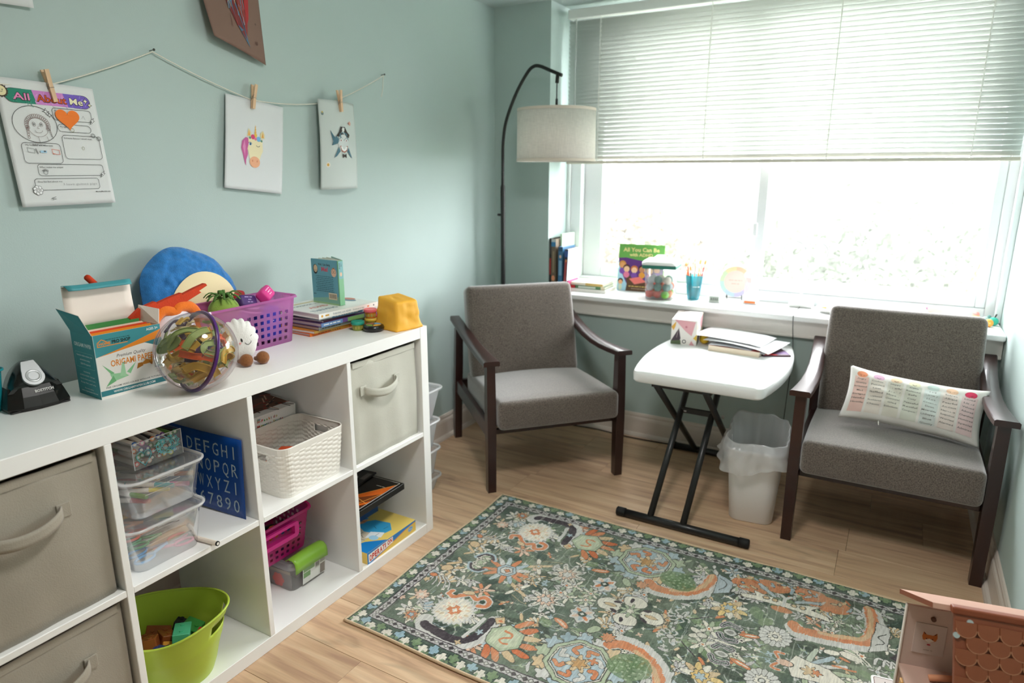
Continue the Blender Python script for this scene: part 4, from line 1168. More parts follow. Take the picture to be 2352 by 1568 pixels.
for a in range(16): P.poly([(4.5 + 5.8 * math.cos(a * PI / 8 - .15), 116 + 5.8 * math.sin(a * PI / 8 - .15)), (4.5 + 5.8 * math.cos(a * PI / 8 + .15), 116 + 5.8 * math.sin(a * PI / 8 + .15)), (4.5 + 7 * math.cos(a * PI / 8), 116 + 7 * math.sin(a * PI / 8))], '#4a3b2c')
def star4(x, y, r_, c, fill=None):
    p4 = [(x + (r_ if i % 2 == 0 else r_ * .35) * math.cos(i * PI / 4 + PI / 2), y + (r_ if i % 2 == 0 else r_ * .35) * math.sin(i * PI / 4 + PI / 2)) for i in range(8)]
    if fill: P.poly(p4, fill)
    P.line(p4, .4, c, True)
star4(88, 114, 3.2, K, '#f4efc8'); star4(92, 110, 2.8, K, '#f4efc8'); star4(43, 99, 3.2, K, '#ffffff'); star4(46, 95.5, 2.4, K, '#ffffff')
P.ring(30, 85, 21.5, 18.5, .45, K, n=40)
# the child's self portrait
PC = '#8d7a74'
P.ring(32, 82, 9.8, 9.5, .3, PC)
for i in range(22):
    a = math.radians(200 - i * 10.5); P.ring(32 + 10.6 * math.cos(a), 84 + 9.6 * math.sin(a), 1.1, 2.0, .32, '#8a6a66', rot=a + PI / 2, n=10)
for i in range(5): P.ring(21.6 - i * .1, 82 - i * 2.6, 1.0, 1.7, .32, '#8a6a66', n=10); P.line([(42 + i * .4, 82 - i * 2), (44 + i * .3, 79.5 - i * 2)], .5, '#7a6f6c')
for x in (28.5, 35.5): P.ring(x, 85, 1.6, 2.0, .3, PC, n=14); P.ring(x, 85, .6, .7, .4, K, n=8)
P.line([(32, 83), (31.5, 81), (33, 81)], .3, PC); P.ring(32, 79, 3.6, 2.6, .3, PC, a0=PI, a1=2 * PI, n=12); P.line([(30.5, 72.6), (31, 67)], .3, PC); P.line([(39, 73), (40, 68.5)], .3, PC)
P.text('Self Portrait:', 29.5, 63.2, h=1.9, col=K, al='c')
P.rrect(49.5, 91, 42, 12.5, 3, .4, K); P.text('My name:', 52, 100, h=1.7, col=K); P.line([(80, 94.5), (82, 97.5), (83.5, 93.5)], .3, '#9a9a9a')
P.rrect(52, 79, 36, 8, 4, .4, K); P.text('My age:', 54.5, 83.6, h=1.8, col=K); P.ring(67, 81.4, 2, 2, .35, '#8f8a60', n=14); P.line([(65.4, 82), (66.4, 85), (68, 85.8)], .35, '#8f8a60')
P.rrect(54, 50, 41, 25.5, 4, .4, K); P.text('Someone famous I would meet:', 56, 71.6, w=31, h=1.8, col=K); P.ring(75, 62, 1.3, 1.7, .35, '#8f8a60', n=12)
P.ring(89, 76.5, 2.4, 2.2, .4, K, n=14); P.ring(95, 73.5, 2.4, 2.2, .4, K, n=14); P.ring(89, 76.5, 1.4, 1.2, .3, K, n=12); P.ring(95, 73.5, 1.4, 1.2, .3, K, n=12); P.line([(91.2, 75.8), (93, 74.6)], .4, K)
P.rrect(12, 45, 38.5, 21, 4, .4, K); P.text('My hobbies and interests:', 16, 62.8, w=27, h=1.8, col=K)
P.line([(17, 61), (24, 59.5), (23.5, 55.5), (17, 56.5)], .35, '#7b7b7b', True); P.line([(25, 60), (26.5, 55)], .9, '#8d8d8d'); P.rect(29, 56, 6.5, 2.2, '#a8cfe6'); P.ell(33.5, 57.5, 1.2, .7, '#44525a'); P.line([(41, 60), (48.5, 59), (48.5, 54.5), (41.5, 55)], .4, '#d9684e', True); P.line([(41.5, 55.5), (45, 54.6)], .5, '#d9684e')
P.rrect(23, 32, 70, 12, 3, .4, K); P.text('What makes me unique:', 25, 40.2, w=24, h=1.8, col=K)
P.ring(30, 35.4, 2.0, 2.0, .4, '#777777', n=14); [P.ring(27.6 + i * 1.5, 38.4 - abs(i - 1.6) * .8, .75, .9, .35, '#777777', n=9) for i in range(4)]
P.rrect(17, 17, 68, 12, 3, .4, K); P.text('One fun fact about me:', 20, 25.0, w=25, h=1.8, col=K); P.text('I love guinea pigs', 46, 21.6, w=36, h=2.6, col='#9b9b9b', bold=-.012)
for (x, y) in ((91, 92), (91, 33)): P.poly([(x - 3, y - 3), (x, y + .2), (x - 2, y + .4), (x + 2.6, y + 4), (x + 1.2, y + 1.2), (x + 3, y + 1), (x - .6, y - 2)], '#f2f2f2'); P.line([(x - 3, y - 3), (x, y + .2), (x - 2, y + .4), (x + 2.6, y + 4), (x + 1.2, y + 1.2), (x + 3, y + 1), (x - .6, y - 2)], .4, K, True)
for a in range(7): P.ell(18.5 + 3.2 * math.cos(a * .9), 17 + 3.2 * math.sin(a * .9), 1.9, 1.9, '#f4f4f4', n=12); P.ring(18.5 + 3.2 * math.cos(a * .9), 17 + 3.2 * math.sin(a * .9), 1.9, 1.9, .35, K, n=12)
P.ell(18.5, 17, 2.4, 2.4, '#f4f4f4', n=14); P.ring(18.5, 17, 2.2, 2.2, .35, K, n=14); P.ring(18.5, 17, 1.3, 1.0, .4, K, n=10)
P.text('MondayMandala.com', 96, 13, w=17, h=1.5, col=K, al='r', bold=.01); P.line([(30, 8), (35, 9.5)], .35, '#555555'); P.line([(31, 6.5), (35, 7.2), (30.5, 8)], .3, '#555555')
P.obj('print', ws)
q = Print(lambda x, y, h: f(x / 100, 1 - y / 129, h + .0030), base=.0005)
hp = [(16 * math.sin(a) ** 3, 13 * math.cos(a) - 5 * math.cos(2 * a) - 2 * math.cos(3 * a) - math.cos(4 * a)) for a in [2 * PI * i / 48 for i in range(48)]]
q.poly([(64.5 + x * .80, 93.5 + y * .75) for x, y in hp], '#f47a12'); q.obj('heart_sticker', ws)['label'] = 'orange paper heart sticker'

# --- unicorn drawing
ud, f = paper('unicorn_drawing', 'white sheet with a unicorn head sticker, on the middle peg', 'drawing', (-.346, 1.508), (-.124, 1.484), (-.165, 1.203), (-.388, 1.228), .010, .016, lambda u, v: .003 * math.sin(PI * v), '#e6e9ea')
P = Print(lambda x, y, h: f((x + 1) / 100, 1 - (y + 9) / 129, h), rough=.7, base=.0010, step=.00003)
CR, PK = '#efe3bb', '#c95f9b'
for (x, s) in ((37.5, -1), (61, 1)): P.poly([(x - 3.5, 68), (x - 3.2 - s, 74), (x + s * .5, 79), (x + 3.5, 74), (x + 3.6, 68)], '#e6d6a0'); P.poly([(x - 1.6, 69), (x + s * .2, 76.5), (x + 2, 69)], '#e8a14c')
P.poly([(35, 66), (46, 69), (61, 67), (61, 58), (62, 50), (58, 42), (56, 34), (40, 34), (37, 45), (33, 57)], CR)
P.poly([(46, 68), (48.5, 86), (51, 68)], '#eec06a'); [P.line([(46.6 + i * .3, 70 + i * 4), (50.4 - i * .3, 71.4 + i * 4)], .5, '#d49a44') for i in range(4)]
P.poly([(32, 66), (26, 60), (24.5, 50), (28, 40), (31, 30), (33, 26), (33, 34), (36, 42), (35, 50), (37, 58), (36, 65)], PK); P.poly([(30, 62), (27, 52), (31, 40), (32, 32), (31, 42), (32, 52)], '#e08abb')
P.ell(48, 32.5, 9, 8, '#efb08a'); P.ell(44, 34, 1, 1.6, '#d98a68'); P.ell(52, 34, 1, 1.6, '#d98a68')
for x, y, c, rr_ in ((44, 68, '#d94a76', 3.6), (54, 66, '#77b4df', 3.8), (49, 71, '#efc24a', 2.2), (39, 66, '#6aa38e', 1.8), (59, 64, '#6aa38e', 1.8), (48.5, 65.5, '#e97b9c', 2.2)): P.ell(x, y, rr_, rr_, c, n=9)
P.ell(39.5, 57.5, 2.7, 2.2, '#ffffff'); P.ell(39.8, 57.4, 1.8, 2.0, '#3b78a8'); P.ell(40, 57.4, .8, .9, '#1b2a36'); P.ring(39.5, 57.2, 3, 2.6, .5, K, a0=.2, a1=PI - .2, n=10)
P.ring(53, 57, 3, 2, .6, K, a0=PI + .2, a1=2 * PI - .1, n=10)
P.obj('print', ud)

# --- shark drawing
sd, f = paper('shark_drawing', 'pale grey sheet with a pirate shark sticker, on the window-side peg', 'drawing', (.020, 1.524), (.212, 1.522), (.208, 1.216), (.004, 1.214), .018, .020, lambda u, v: .020 * math.cos(PI * (u - .4)) + .006 * math.sin(PI * v), '#d3dbd7')
P = Print(lambda x, y, h: f((x - 6) / 90, 1 - (y + 2) / 129, h), rough=.7, base=.0022, step=.00003)
BLc, WHc = '#4c7484', '#d6dcda'
P.ell(53, 66, 13, 13, WHc); P.poly([(40, 70), (44, 80), (53, 83), (63, 80), (67, 70), (60, 74), (54, 70), (47, 74)], BLc)
P.poly([(24, 84), (29, 68), (26, 62), (38, 65), (43, 70), (36, 76), (33, 74)], BLc); P.poly([(40, 60), (30, 44), (36, 47), (44, 54)], BLc); P.poly([(66, 60), (77, 44), (72, 46), (62, 54)], BLc)
P.poly([(36, 76), (42, 82), (47, 90), (58, 90), (64, 83), (71, 79), (68, 74), (61, 76), (53, 79), (44, 75)], '#3a332e'); P.line([(42, 74), (56, 88)], 1.6, '#d9dedb'); P.line([(60, 74), (50, 86)], 1.4, '#d9dedb'); P.ell(53, 86, 3, 3.2, '#e9ebe8')
for x in (46, 60): P.ell(x, 70, 2.6, 1.9, '#f3f3f3'); P.ell(x, 70, 1.2, 1.4, '#7b3b2c')
P.poly([(43, 62), (64, 62), (61, 55), (54, 52), (47, 54)], '#a8543f'); P.poly([(44.5, 61), (62.5, 61), (60, 56.5), (54, 54), (48, 55.5)], '#fafafa'); [P.line([(47 + i * 3, 61), (47.6 + i * 2.8, 55.5)], .3, '#c9cfcd') for i in range(6)]
P.poly([(49, 51), (54, 48.6), (59, 51), (59, 44), (54, 46.4), (49, 44)], '#3a332e')
P.obj('print', sd); P = Print(P.fn, rough=.7, base=.0012); P.ell(75, 96, 3.2, 3.4, '#c9684a', n=12); P.line([(74, 99), (74, 93)], .8, '#f2ece4'); P.line([(76.4, 98.5), (76.4, 93.5)], .8, '#f2ece4'); P.poly([(71.5, 96), (69.5, 98), (69.5, 94)], '#c9684a')
P.obj('fish_print', sd); P = Print(P.fn, rough=.7, base=.0012); P.ell(12, 107, 2.4, 2.6, '#7a8c8a', n=10); P.ell(12, 109, 1.4, 1.4, '#c9b46a'); P.obj('ship_print', sd); P = Print(P.fn, rough=.7, base=.0012); P.ell(19, 34, 4, 3.8, '#ece6da', n=14); P.ell(18.6, 34, 2.2, 2.2, '#d9a94a', n=10)
P.obj('shell_print', sd)

# --- brown painting, curling off the wall
bp_, f = paper('painted_paper', 'brown sheet with gold, blue and red paint streaks, curling at the top edge of view', 'painting', (-.428, 1.93), (-.196, 1.93), (-.190, 1.606), (-.392, 1.660), .012, .020, lambda u, v: .035 * max(0, v - .3) * (1 - u) + .02 * u * (1 - u), '#85695c', rough=.85, trans=.0)
P = Print(lambda x, y, h: f(x, 1 - y, h), rough=.45, base=.0025)
for pts_, c in (([(.20, 1), (.34, 1), (.46, .62), (.55, .40), (.62, .24), (.64, .14), (.50, .25), (.34, .52)], '#7c2a2c'), ([(.24, 1), (.34, 1), (.40, .62), (.46, .40), (.36, .52)], '#c99a3e'), ([(.40, 1), (.47, 1), (.50, .60), (.64, .22), (.68, .08), (.52, .24), (.44, .50)], '#4d738f'), ([(.50, 1), (.62, 1), (.66, .60), (.70, .30), (.66, .18), (.58, .42)], '#8f2f2c'), ([(.64, 1), (.80, 1), (.80, .60), (.74, .36), (.68, .28), (.70, .55)], '#b3272a'), ([(.57, 1), (.63, 1), (.64, .64), (.60, .46)], '#7d4a3c')):
    P.poly(pts_, c)
for i in range(60):
    x = rq.uniform(.26, .76); y = rq.uniform(.30, .95); w = (x - .5) * (.2 + .8 * y) + .58 - .06; P.line([(w, y), (w + (x - .5) * .03, y - rq.uniform(.04, .14))], rq.uniform(.004, .010), rq.choice(['#d0a956', '#5d87a3', '#a8433c', '#6b3a34', '#c23a36', '#8aa7b5']))
P.ell(.86, .34, .012, .01, '#5f4436'); P.ell(.84, .16, .022, .016, '#6b4c40', rot=.6)
P.obj('paint', bp_)
# --- white sheet at the corner of view
wsht, f = paper('blank_paper', 'white paper sheet above the worksheet, mostly out of view', 'paper', (-1.08, 1.925), (-.862, 1.925), (-.858, 1.648), (-1.078, 1.640), .006, .010, lambda u, v: .006 * u * v, '#e6e8e8')

peg('wooden clothespin gripping the all about me worksheet', (-.862, 1.527), (-.846, 1.440), .020)
peg('wooden clothespin gripping the unicorn drawing', (-.240, 1.556), (-.256, 1.470), .020)
peg('wooden clothespin gripping the shark drawing', (.106, 1.568), (.113, 1.486), .045)

# ================================================================== ON TOP OF THE SHELF
ZT = STOP
# --- teal cup at the left edge
tc_ = thing('teal_cup', 'teal plastic cup at the left edge beside the pencil sharpener', 'cup', (.165, -1.165, ZT))
solid(shell([(0, .055, .055, .012), (.06, .064, .064, .014), (.088, .069, .069, .015), (.090, .078, .078, .018), (.094, .078, .078, .018)], 4, 4, 4).obj('cup_body', M('#1e98a4', .35), tc_, angle=40), .002)

# --- electric pencil sharpener
ps = thing('pencil_sharpener', 'black and silver electric pencil sharpener with smoky shavings drawer', 'pencil sharpener', (.190, -1.085, ZT), math.radians(-6))
BKP = M('#0f1010', .25, coat=.3)
# local: +x faces the room; y along the wall
def arch_sec(x, w, h, n=14):
    return [(x, w * math.sin(PI * (i / n - .5)) * (1 - .10 * math.cos(PI * (i / n - .5))), h * math.cos(PI * (i / n - .5)) ** .55) for i in range(n + 1)]
q = B(); R = []
def sec(x, wb, wt, z0, h):
    pts = []
    for i in range(17):
        a = PI * i / 16; yy_ = -math.cos(a); zz = math.sin(a) ** .6
        w = wb + (wt - wb) * zz
        pts.append((x, yy_ * w, z0 + (h - z0) * zz))
    return pts
for (x, wb, wt, z0, h) in ((-.060, .030, .020, .004, .060), (-.045, .046, .026, .0, .085), (-.010, .050, .028, .0, .100), (.012, .052, .030, .030, .099), (.030, .053, .033, .034, .078), (.0405, .053, .037, .040, .0605)):
    R.append([q.bm.verts.new(p) for p in sec(x, wb, wt, z0, h)])
for A, D in zip(R[:-1], R[1:]):
    for i in range(16): q.bm.faces.new((A[i], D[i], D[i + 1], A[i + 1]))
    q.bm.faces.new((A[16], D[16], D[0], A[0]))
q.bm.faces.new(R[0]); q.bm.faces.new(R[-1][::-1])
q.obj('housing', BKP, ps, angle=60)
# silver face plate with the pencil hole, sloping
fn_ = on_plane((.0365, 0, .072), (0, 1, 0), (-.62, 0, .78))
q = B(); o2 = []
ploop = [(.021 * math.cos(a), .021 * math.sin(a) - .004) for a in [PI + PI * i / 14 for i in range(15)]] + [(.017, .018), (.012, .035), (-.012, .035), (-.017, .018)]
a_ = [q.bm.verts.new(fn_(x, y, -.004)) for x, y in ploop]; b_ = [q.bm.verts.new(fn_(x, y, .003)) for x, y in ploop]
for i in range(len(ploop)): q.bm.faces.new((a_[i], a_[(i + 1) % len(ploop)], b_[(i + 1) % len(ploop)], b_[i]))
q.bm.faces.new(b_)
fp = q.obj('face_plate', M('#b9bbbd', .3, metal=.4), ps)
fr_ = Matrix(((0, -.62, .78, .0365), (1, 0, 0, 0), (0, .78, .62, .072), (0, 0, 0, 1)))
q = B().lathe([(.0155, .0032), (.0145, .0046), (.012, .0040), (.006, .0016), (.0036, .0014)], 24, M4=fr_ @ Matrix.Translation((0, -.003, 0)), cap=False).obj('funnel', M('#c9cbcc', .25, metal=.3), fp, smooth=True)
B().lathe([(0, .002), (.0036, .0018)], 14, M4=fr_ @ Matrix.Translation((0, -.003, 0)), cap=False).obj('pencil_hole', M('#060606', .6), fp)
# smoky drawer: tapered see-through tray with shavings
SMK = clear('#2a2420', .45, .12, .35, tint='#8a8078')
q = B(); R = []
for z, w, xf in ((.002, .060, .064), (.008, .061, .064), (.030, .055, .056), (.050, .049, .046)):
    R.append([q.bm.verts.new(p) for p in ((-.02, -w, z), (xf - .016, -w, z), (xf - .003, -w * .55, z), (xf, 0, z), (xf - .003, w * .55, z), (xf - .016, w, z), (-.02, w, z))])
for A, D in zip(R[:-1], R[1:]):
    for i in range(6): q.bm.faces.new((A[i], A[i + 1], D[i + 1], D[i]))
q.bm.faces.new(R[0][::-1])
dw = q.obj('shavings_drawer', SMK, ps)
q = B().grid(lambda u, v: (-.012 + .062 * v, -.045 + .09 * u, .020 + .014 * mnoise.noise(Vector((u * 5, v * 5, 1))) - .012 * u * v), 14, 10)
o = q.obj('shavings', M('#8a5a48', .9, var=.4, vs=220, bump=1, bs=300), ps); o['kind'] = 'stuff'
B().box2((-.05, -.058, .0005), (.058, .058, .004), .002).obj('base', M('#1a1716', .4), ps)
pr = Print(on_plane((.0525, .0, .036), (0, 1, 0), (-.46, 0, .89)), base=.0016); pr.text('BOSTITCH', -.006, 0, w=.036, h=.0060, col='#e8e6e2', bold=.03); pr.obj('lettering', ps)

# --- origami paper box, open
ob = thing('origami_box', 'open teal and white origami paper box standing on the shelf', 'box', (.262, -.9145, ZT), math.radians(-3.2))
hx_, hy_, hz_ = .050, .0775, .150       # x half depth, y half width
TEAL, TEALD = '#3f949c', '#2f7f88'
CARD = M('#efe3d8', .7); 
q = B()
for a, b_ in (((-hx_, -hy_, 0), (hx_, -hy_ + .0012, hz_)), ((-hx_, hy_ - .0012, 0), (hx_, hy_, hz_)), ((hx_ - .0012, -hy_, 0), (hx_, hy_, hz_)), ((-hx_, -hy_, 0), (-hx_ + .0012, hy_, hz_)), ((-hx_, -hy_, 0), (hx_, hy_, .0012))): q.box2(a, b_)
q.obj('box_body', CARD, ob)
# flaps: left, right, lid with tuck
def flap(name, pts, t=.001):
    o = B().face(pts).obj(name, [CARD], ob); solid(o, t, 0); return o
fl1 = flap('side_flap', [(hx_ - .002, -hy_, hz_), (-hx_ + .004, -hy_, hz_), (-hx_ + .012, -hy_ - .026, hz_ + .058), (hx_ - .020, -hy_ - .012, hz_ + .046)])
fl2 = flap('side_flap', [(hx_ - .002, hy_, hz_ + .0), (-hx_ + .004, hy_, hz_), (-hx_ + .004, hy_ + .006, hz_ + .036), (hx_ - .026, hy_ + .018, hz_ + .031)])
lid = B().grid(lambda u, v: (-hx_ - .012 * v - .004 * math.sin(PI * v), -hy_ + u * 2 * hy_, hz_ + .100 * v), 8, 6).obj('lid', CARD, ob, smooth=True); solid(lid, .001, 0)
lt = B().grid(lambda u, v: (-hx_ - .012 + .022 * v, -hy_ - .0 + u * 2 * hy_ + (v * .006 * (1 - 2 * u)), hz_ + .100 + .005 * math.sin(v * 3.1) - .010 * v + .008 * max(0, .25 - u)), 10, 5).obj('tuck_flap', M(TEAL, .5), ob, smooth=True); solid(lt, .001, 0)
pr = Print(on_plane((-hx_ - .006, 0, hz_), (0, -1, 0), (-.08, 0, 1)), base=.001)
# outside faces: front print
F = Print(on_plane((hx_, 0, 0), (0, 1, 0), (0, 0, 1)), base=.0004)
w2 = hy_
F.rect(-w2, 0, 2 * w2, hz_, '#efebe4')
F.poly([(-w2, hz_), (w2, hz_), (w2, .098), (.04, .112), (-.028, .108), (-w2, .098)], TEAL)
F.poly([(-w2 + .004, .0985), (-.02, .110), (w2, .138), (w2, .118), (.032, .112)], '#ef8f26')
F.poly([(.035, .1125), (w2, .118), (w2, .094)], TEALD)
F.rect(-w2, .006, 2 * w2, .0125, TEALD); F.rect(-w2, 0, 2 * w2, .006, '#f3efe8')
F.line([(-w2 + .0005, 0), (-w2 + .0005, hz_)], .001, '#cfe3e2')
F.text('WWW.ORIGAMIPAPERCLUB.COM', 0, .0096, w=.098, h=.0056, col='#f4f4f0', bold=.015, al='c')
F.text('FREE ORIGAMI VIDEO COURSE WITH LIVE TUTORIALS', .002, .0225, w=.132, h=.0040, col='#2b2622', al='c', bold=.01)
F.text('Premium Quality', .002, .0905, w=.068, h=.0080, col='#3a2f2a', shear=.35, al='c')
F.text('ORIGAMI PAPER', .004, .0715, w=.102, h=.0150, col='#e68a24', bold=.02, al='c')
F.line([(-w2 + .008, .122), (-w2 + .008, .131), (-w2 + .018, .138), (-w2 + .029, .131)], .0018, '#ef8f26'); F.line([(-w2 + .008, .122), (-.003, .1225)], .0018, '#ef8f26')
F.text('HOME', -w2 + .011, .1252, w=.026, h=.0060, col='#ef8f26', bold=.03); F.text('PRO SHOP', -w2 + .040, .1252, w=.042, h=.0078, col='#15201f', bold=.035)
F.bars(-w2 + .026, .1352, .055, .0018, '#15201f')
F.text('AGES 3+', w2 - .006, .1395, w=.028, h=.0062, col='#f4f4f0', bold=.02, al='r')
# folded paper bird and fox
F.poly([(-.066, .080), (-.047, .050), (-.042, .056)], '#7fbf86'); F.poly([(-.052, .055), (-.022, .052), (-.010, .042), (-.045, .036)], '#9bd0a0'); F.poly([(-.064, .027), (-.045, .050), (-.040, .036)], '#6fb279'); F.poly([(-.030, .045), (-.022, .075), (-.017, .072), (-.016, .042)], '#a9d8ac'); F.poly([(-.022, .075), (-.018, .077), (-.013, .073), (-.019, .073)], '#7f9f84'); F.poly([(-.014, .052), (.010, .071), (-.006, .046)], '#8ac893')
F.poly([(.016, .061), (.026, .066), (.034, .072), (.045, .068), (.046, .079), (.050, .074), (.049, .061), (.030, .060)], '#c98322'); F.poly([(.014, .066), (.024, .066), (.026, .058), (.010, .053)], '#b3711a'); F.poly([(.040, .066), (.049, .061), (.047, .055), (.042, .060)], '#a8660f')
F.rect(.053, .046, .0245, .026, '#e3e9e4'); F.text('110', .0545, .0610, w=.020, h=.0085, col='#3f7f76', bold=.01); F.text('SHEETS', .0545, .0535, w=.021, h=.0055, col='#3f7f76'); F.rect(.053, .0462, .0245, .0052, TEALD); F.text('DOUBLE SIDED', .0545, .0476, w=.021, h=.0022, col='#f0f0ec'); F.text('6 X 6 inch square', .0535, .0402, w=.023, h=.0028, col='#2b2622'); F.text('(15 x 15 cm)', .056, .0345, w=.019, h=.0028, col='#2b2622')
F.obj('front_print', ob)
G = Print(on_plane((0, -hy_, 0), (1, 0, 0), (0, 0, 1)), base=.0004)
G.rect(-hx_, 0, 2 * hx_, hz_, TEAL); G.text('ORIGAMI PAPER', 0, .118, w=.078, h=.0095, col='#e6f0ee', bold=.015, al='c'); G.rrect(-.042, .068, .084, .036, .004, .0005, '#9fd0d0')
for k, s_ in enumerate(('Great for crafters, teachers, kids', 'and schools to enjoy', '220 Projects')): G.text(s_, 0, .095 - k * .010, w=.07 if k == 0 else .045, h=.0042, col='#dcebe9', al='c', bold=.01)
for k, s_ in enumerate(('WARNING', 'CHOKING HAZARD - Small parts', 'Not for children under 3 years', 'Keep flat and dry')): G.text(s_, 0, .056 - k * .009, w=.03 if k == 0 else .068, h=.0038, col='#dcebe9', al='c')
G.text('Free instructions', 0, .016, w=.04, h=.0036, col='#dcebe9', al='c'); G.text('www.origamipaperclub.com', 0, .009, w=.074, h=.0038, col='#dcebe9', al='c', bold=.01)
G.obj('side_print', ob)
fp3 = [Vector(p) for p in [(hx_ - .002, -hy_, hz_), (-hx_ + .004, -hy_, hz_), (-hx_ + .012, -hy_ - .026, hz_ + .058), (hx_ - .020, -hy_ - .012, hz_ + .046)]]
B().face([tuple(p + Vector((0, -.0012, -.0004))) for p in fp3]).obj('flap_print', M(TEAL, .5), fl1)
# paper sheets inside, each its own
for k, (c, x, hgt, lab) in enumerate((('#4f9e54', -.030, .158, 'green origami sheets standing in the teal box'), ('#f1d9c6', -.012, .150, 'cream origami sheets standing in the teal box'), ('#e8501f', .006, .1495, 'red orange origami sheets standing in the teal box'), ('#f0961e', .024, .1485, 'yellow orange origami sheets at the front of the teal box'))):
    cc, ss = math.cos(math.radians(-3.2)), math.sin(math.radians(-3.2))
    t = thing('origami_sheets', lab, 'paper', (.262 + x * cc, -.9145 + x * ss, ZT + .002), math.radians(-3.2), group='origami paper in the box')
    lean = .010 if k == 0 else .003
    for j in range(3):
        o = B().grid(lambda u, v: (-.005 + j * .005 - lean * v + (0 if k else .018 * max(0, v - .86)), -.0735 + u * .147, v * (hgt - .002 - j * .0015)), 4, 8).obj('paper_sheet', M(c, .7), t); solid(o, .0005)

# --- see-through ball maze with purple equator ring
bm_ = thing('ball_maze', 'clear ball maze with purple ring and bright tracks inside', 'toy ball', (.432, -.829, ZT + .0935))
nrm = Vector((.153, .924, -.299)).normalized(); RB = .093
qt = nrm.to_track_quat('Z', 'Y').to_matrix().to_4x4()
for s in (-1, 1):
    prof = [(RB * math.cos(a), s * RB * math.sin(a)) for a in [PI / 2 * i / 14 for i in range(15)]]
    B().lathe(prof, 40, M4=qt, cap=False).obj('clear_dome', clear('#e9e0d2', .05, .16, .03), bm_, smooth=True)
B().lathe([(RB - .003, -.0035), (RB + .004, -.0035), (RB + .005, 0), (RB + .004, .0035), (RB - .003, .0035), (RB - .003, -.0035)], 56, M4=qt, cap=False).obj('equator_ring', M('#4a1868', .3, coat=.3), bm_, angle=50)
rt_ = random.Random(12)
def ribbon(name, pts, w, col, wall=.004):
    c = cat(pts, 6); q = B(); V = []
    for i, p in enumerate(c):
        d = (c[min(i + 1, len(c) - 1)] - c[max(i - 1, 0)]).normalized(); up_ = Vector(p).normalized(); sd_ = d.cross(up_).normalized() * w / 2; u2 = sd_.cross(d).normalized()
        V.append([q.bm.verts.new(x) for x in (p - sd_ + u2 * wall, p - sd_, p + sd_, p + sd_ + u2 * wall)])
    for A, D in zip(V[:-1], V[1:]):
        for i in range(3): q.bm.faces.new((A[i], A[i + 1], D[i + 1], D[i]))
    o = q.obj(name, M(col, .4, trans=.25), bm_); solid(o, .0012, 0)
YEL, GRN2, ORA, PUR, CRE = '#e6bd4c', '#a9b86a', '#f0641e', '#4d2358', '#e9d9a8'
for k in range(44):
    a = rt_.uniform(0, 6.28); el = rt_.uniform(-1.2, 1.2); r0 = rt_.uniform(.045, .082); pts_ = []
    dr = rt_.choice((-1, 1))
    for i in range(5):
        aa = a + dr * i * rt_.uniform(.22, .40); ee = el + .25 * math.sin(i * 1.1 + k); rr0 = min(.083, r0 + .006 * math.sin(i * 2 + k))
        pts_.append(Vector((rr0 * math.cos(ee) * math.cos(aa), rr0 * math.cos(ee) * math.sin(aa), rr0 * math.sin(ee))))
    ribbon('track', pts_, rt_.uniform(.010, .018), [YEL, YEL, GRN2, YEL, ORA, CRE, GRN2, PUR][k % 8])
cam_d = Vector((.80, -.54, .23)).normalized()
def on_ball(u, v, r_):   # point facing the room: u to the window side, v up
    e1 = Vector((.54, .80, .0)).normalized(); e2 = cam_d.cross(e1) * -1; e2 = Vector((0, 0, 1)) - cam_d * cam_d.z; e2.normalize()
    return (cam_d * math.sqrt(max(0, 1 - u * u - v * v)) + e1 * u + e2 * v).normalized() * r_
ribbon('track', [on_ball(-.45, .0, .080), on_ball(-.1, -.12, .082), on_ball(.2, -.18, .08), on_ball(.42, -.28, .078)], .014, ORA)
ribbon('track', [on_ball(.5, .2, .076), on_ball(.25, .18, .08), on_ball(.18, .02, .082), on_ball(.3, -.1, .08), on_ball(.55, -.15, .076)], .013, GRN2)
ribbon('track', [on_ball(-.75, .2, .08), on_ball(-.5, .5, .082), on_ball(-.2, .62, .08), on_ball(.1, .58, .078)], .012, GRN2)
ribbon('track', [on_ball(-.3, .1, .078), on_ball(-.05, .4, .082), on_ball(.2, .55, .08), on_ball(.4, .6, .076)], .016, GRN2)
ribbon('track', [on_ball(-.4, -.5, .078), on_ball(-.1, -.4, .08), on_ball(.2, -.5, .082), on_ball(.35, -.66, .08)], .018, YEL)
ribbon('track', [on_ball(.2, .3, .07), on_ball(.35, .45, .074), on_ball(.3, .7, .075)], .02, YEL)

# --- white dumpling plush
PLW = M('#eeebe6', .95, bump=.4, bs=240, sheen=.4)
dp = thing('dumpling_plush', 'small white dumpling plush with a smile and brown feet', 'plush toy', (.325, -.628, ZT), math.radians(-28))
def dump(u, v):
    a = 2 * PI * u; e = PI * (v - .5)
    r_ = 1 + (.13 * abs(math.sin(a * 8 + .4)) if math.sin(a) > -.15 else 0) * (math.cos(e) ** 2)
    x = .030 * math.sin(e) ; yy_ = .046 * math.cos(a) * math.cos(e) ** .6 * r_; zz = .058 * math.sin(a) * math.cos(e) ** .6 * r_
    return (x, yy_, .060 + zz)
q = B(); q.grid(dump, 72, 20, wrap=True); bmesh.ops.remove_doubles(q.bm, verts=q.bm.verts, dist=1e-5)
q.obj('body', PLW, dp, smooth=True)
pr = Print(lambda x, y, h: Vector((.0302 * math.sqrt(max(.05, 1 - (x / .055) ** 2 - ((y - .058) / .066) ** 2)) + .0012 + h, x, y)), base=.0006)
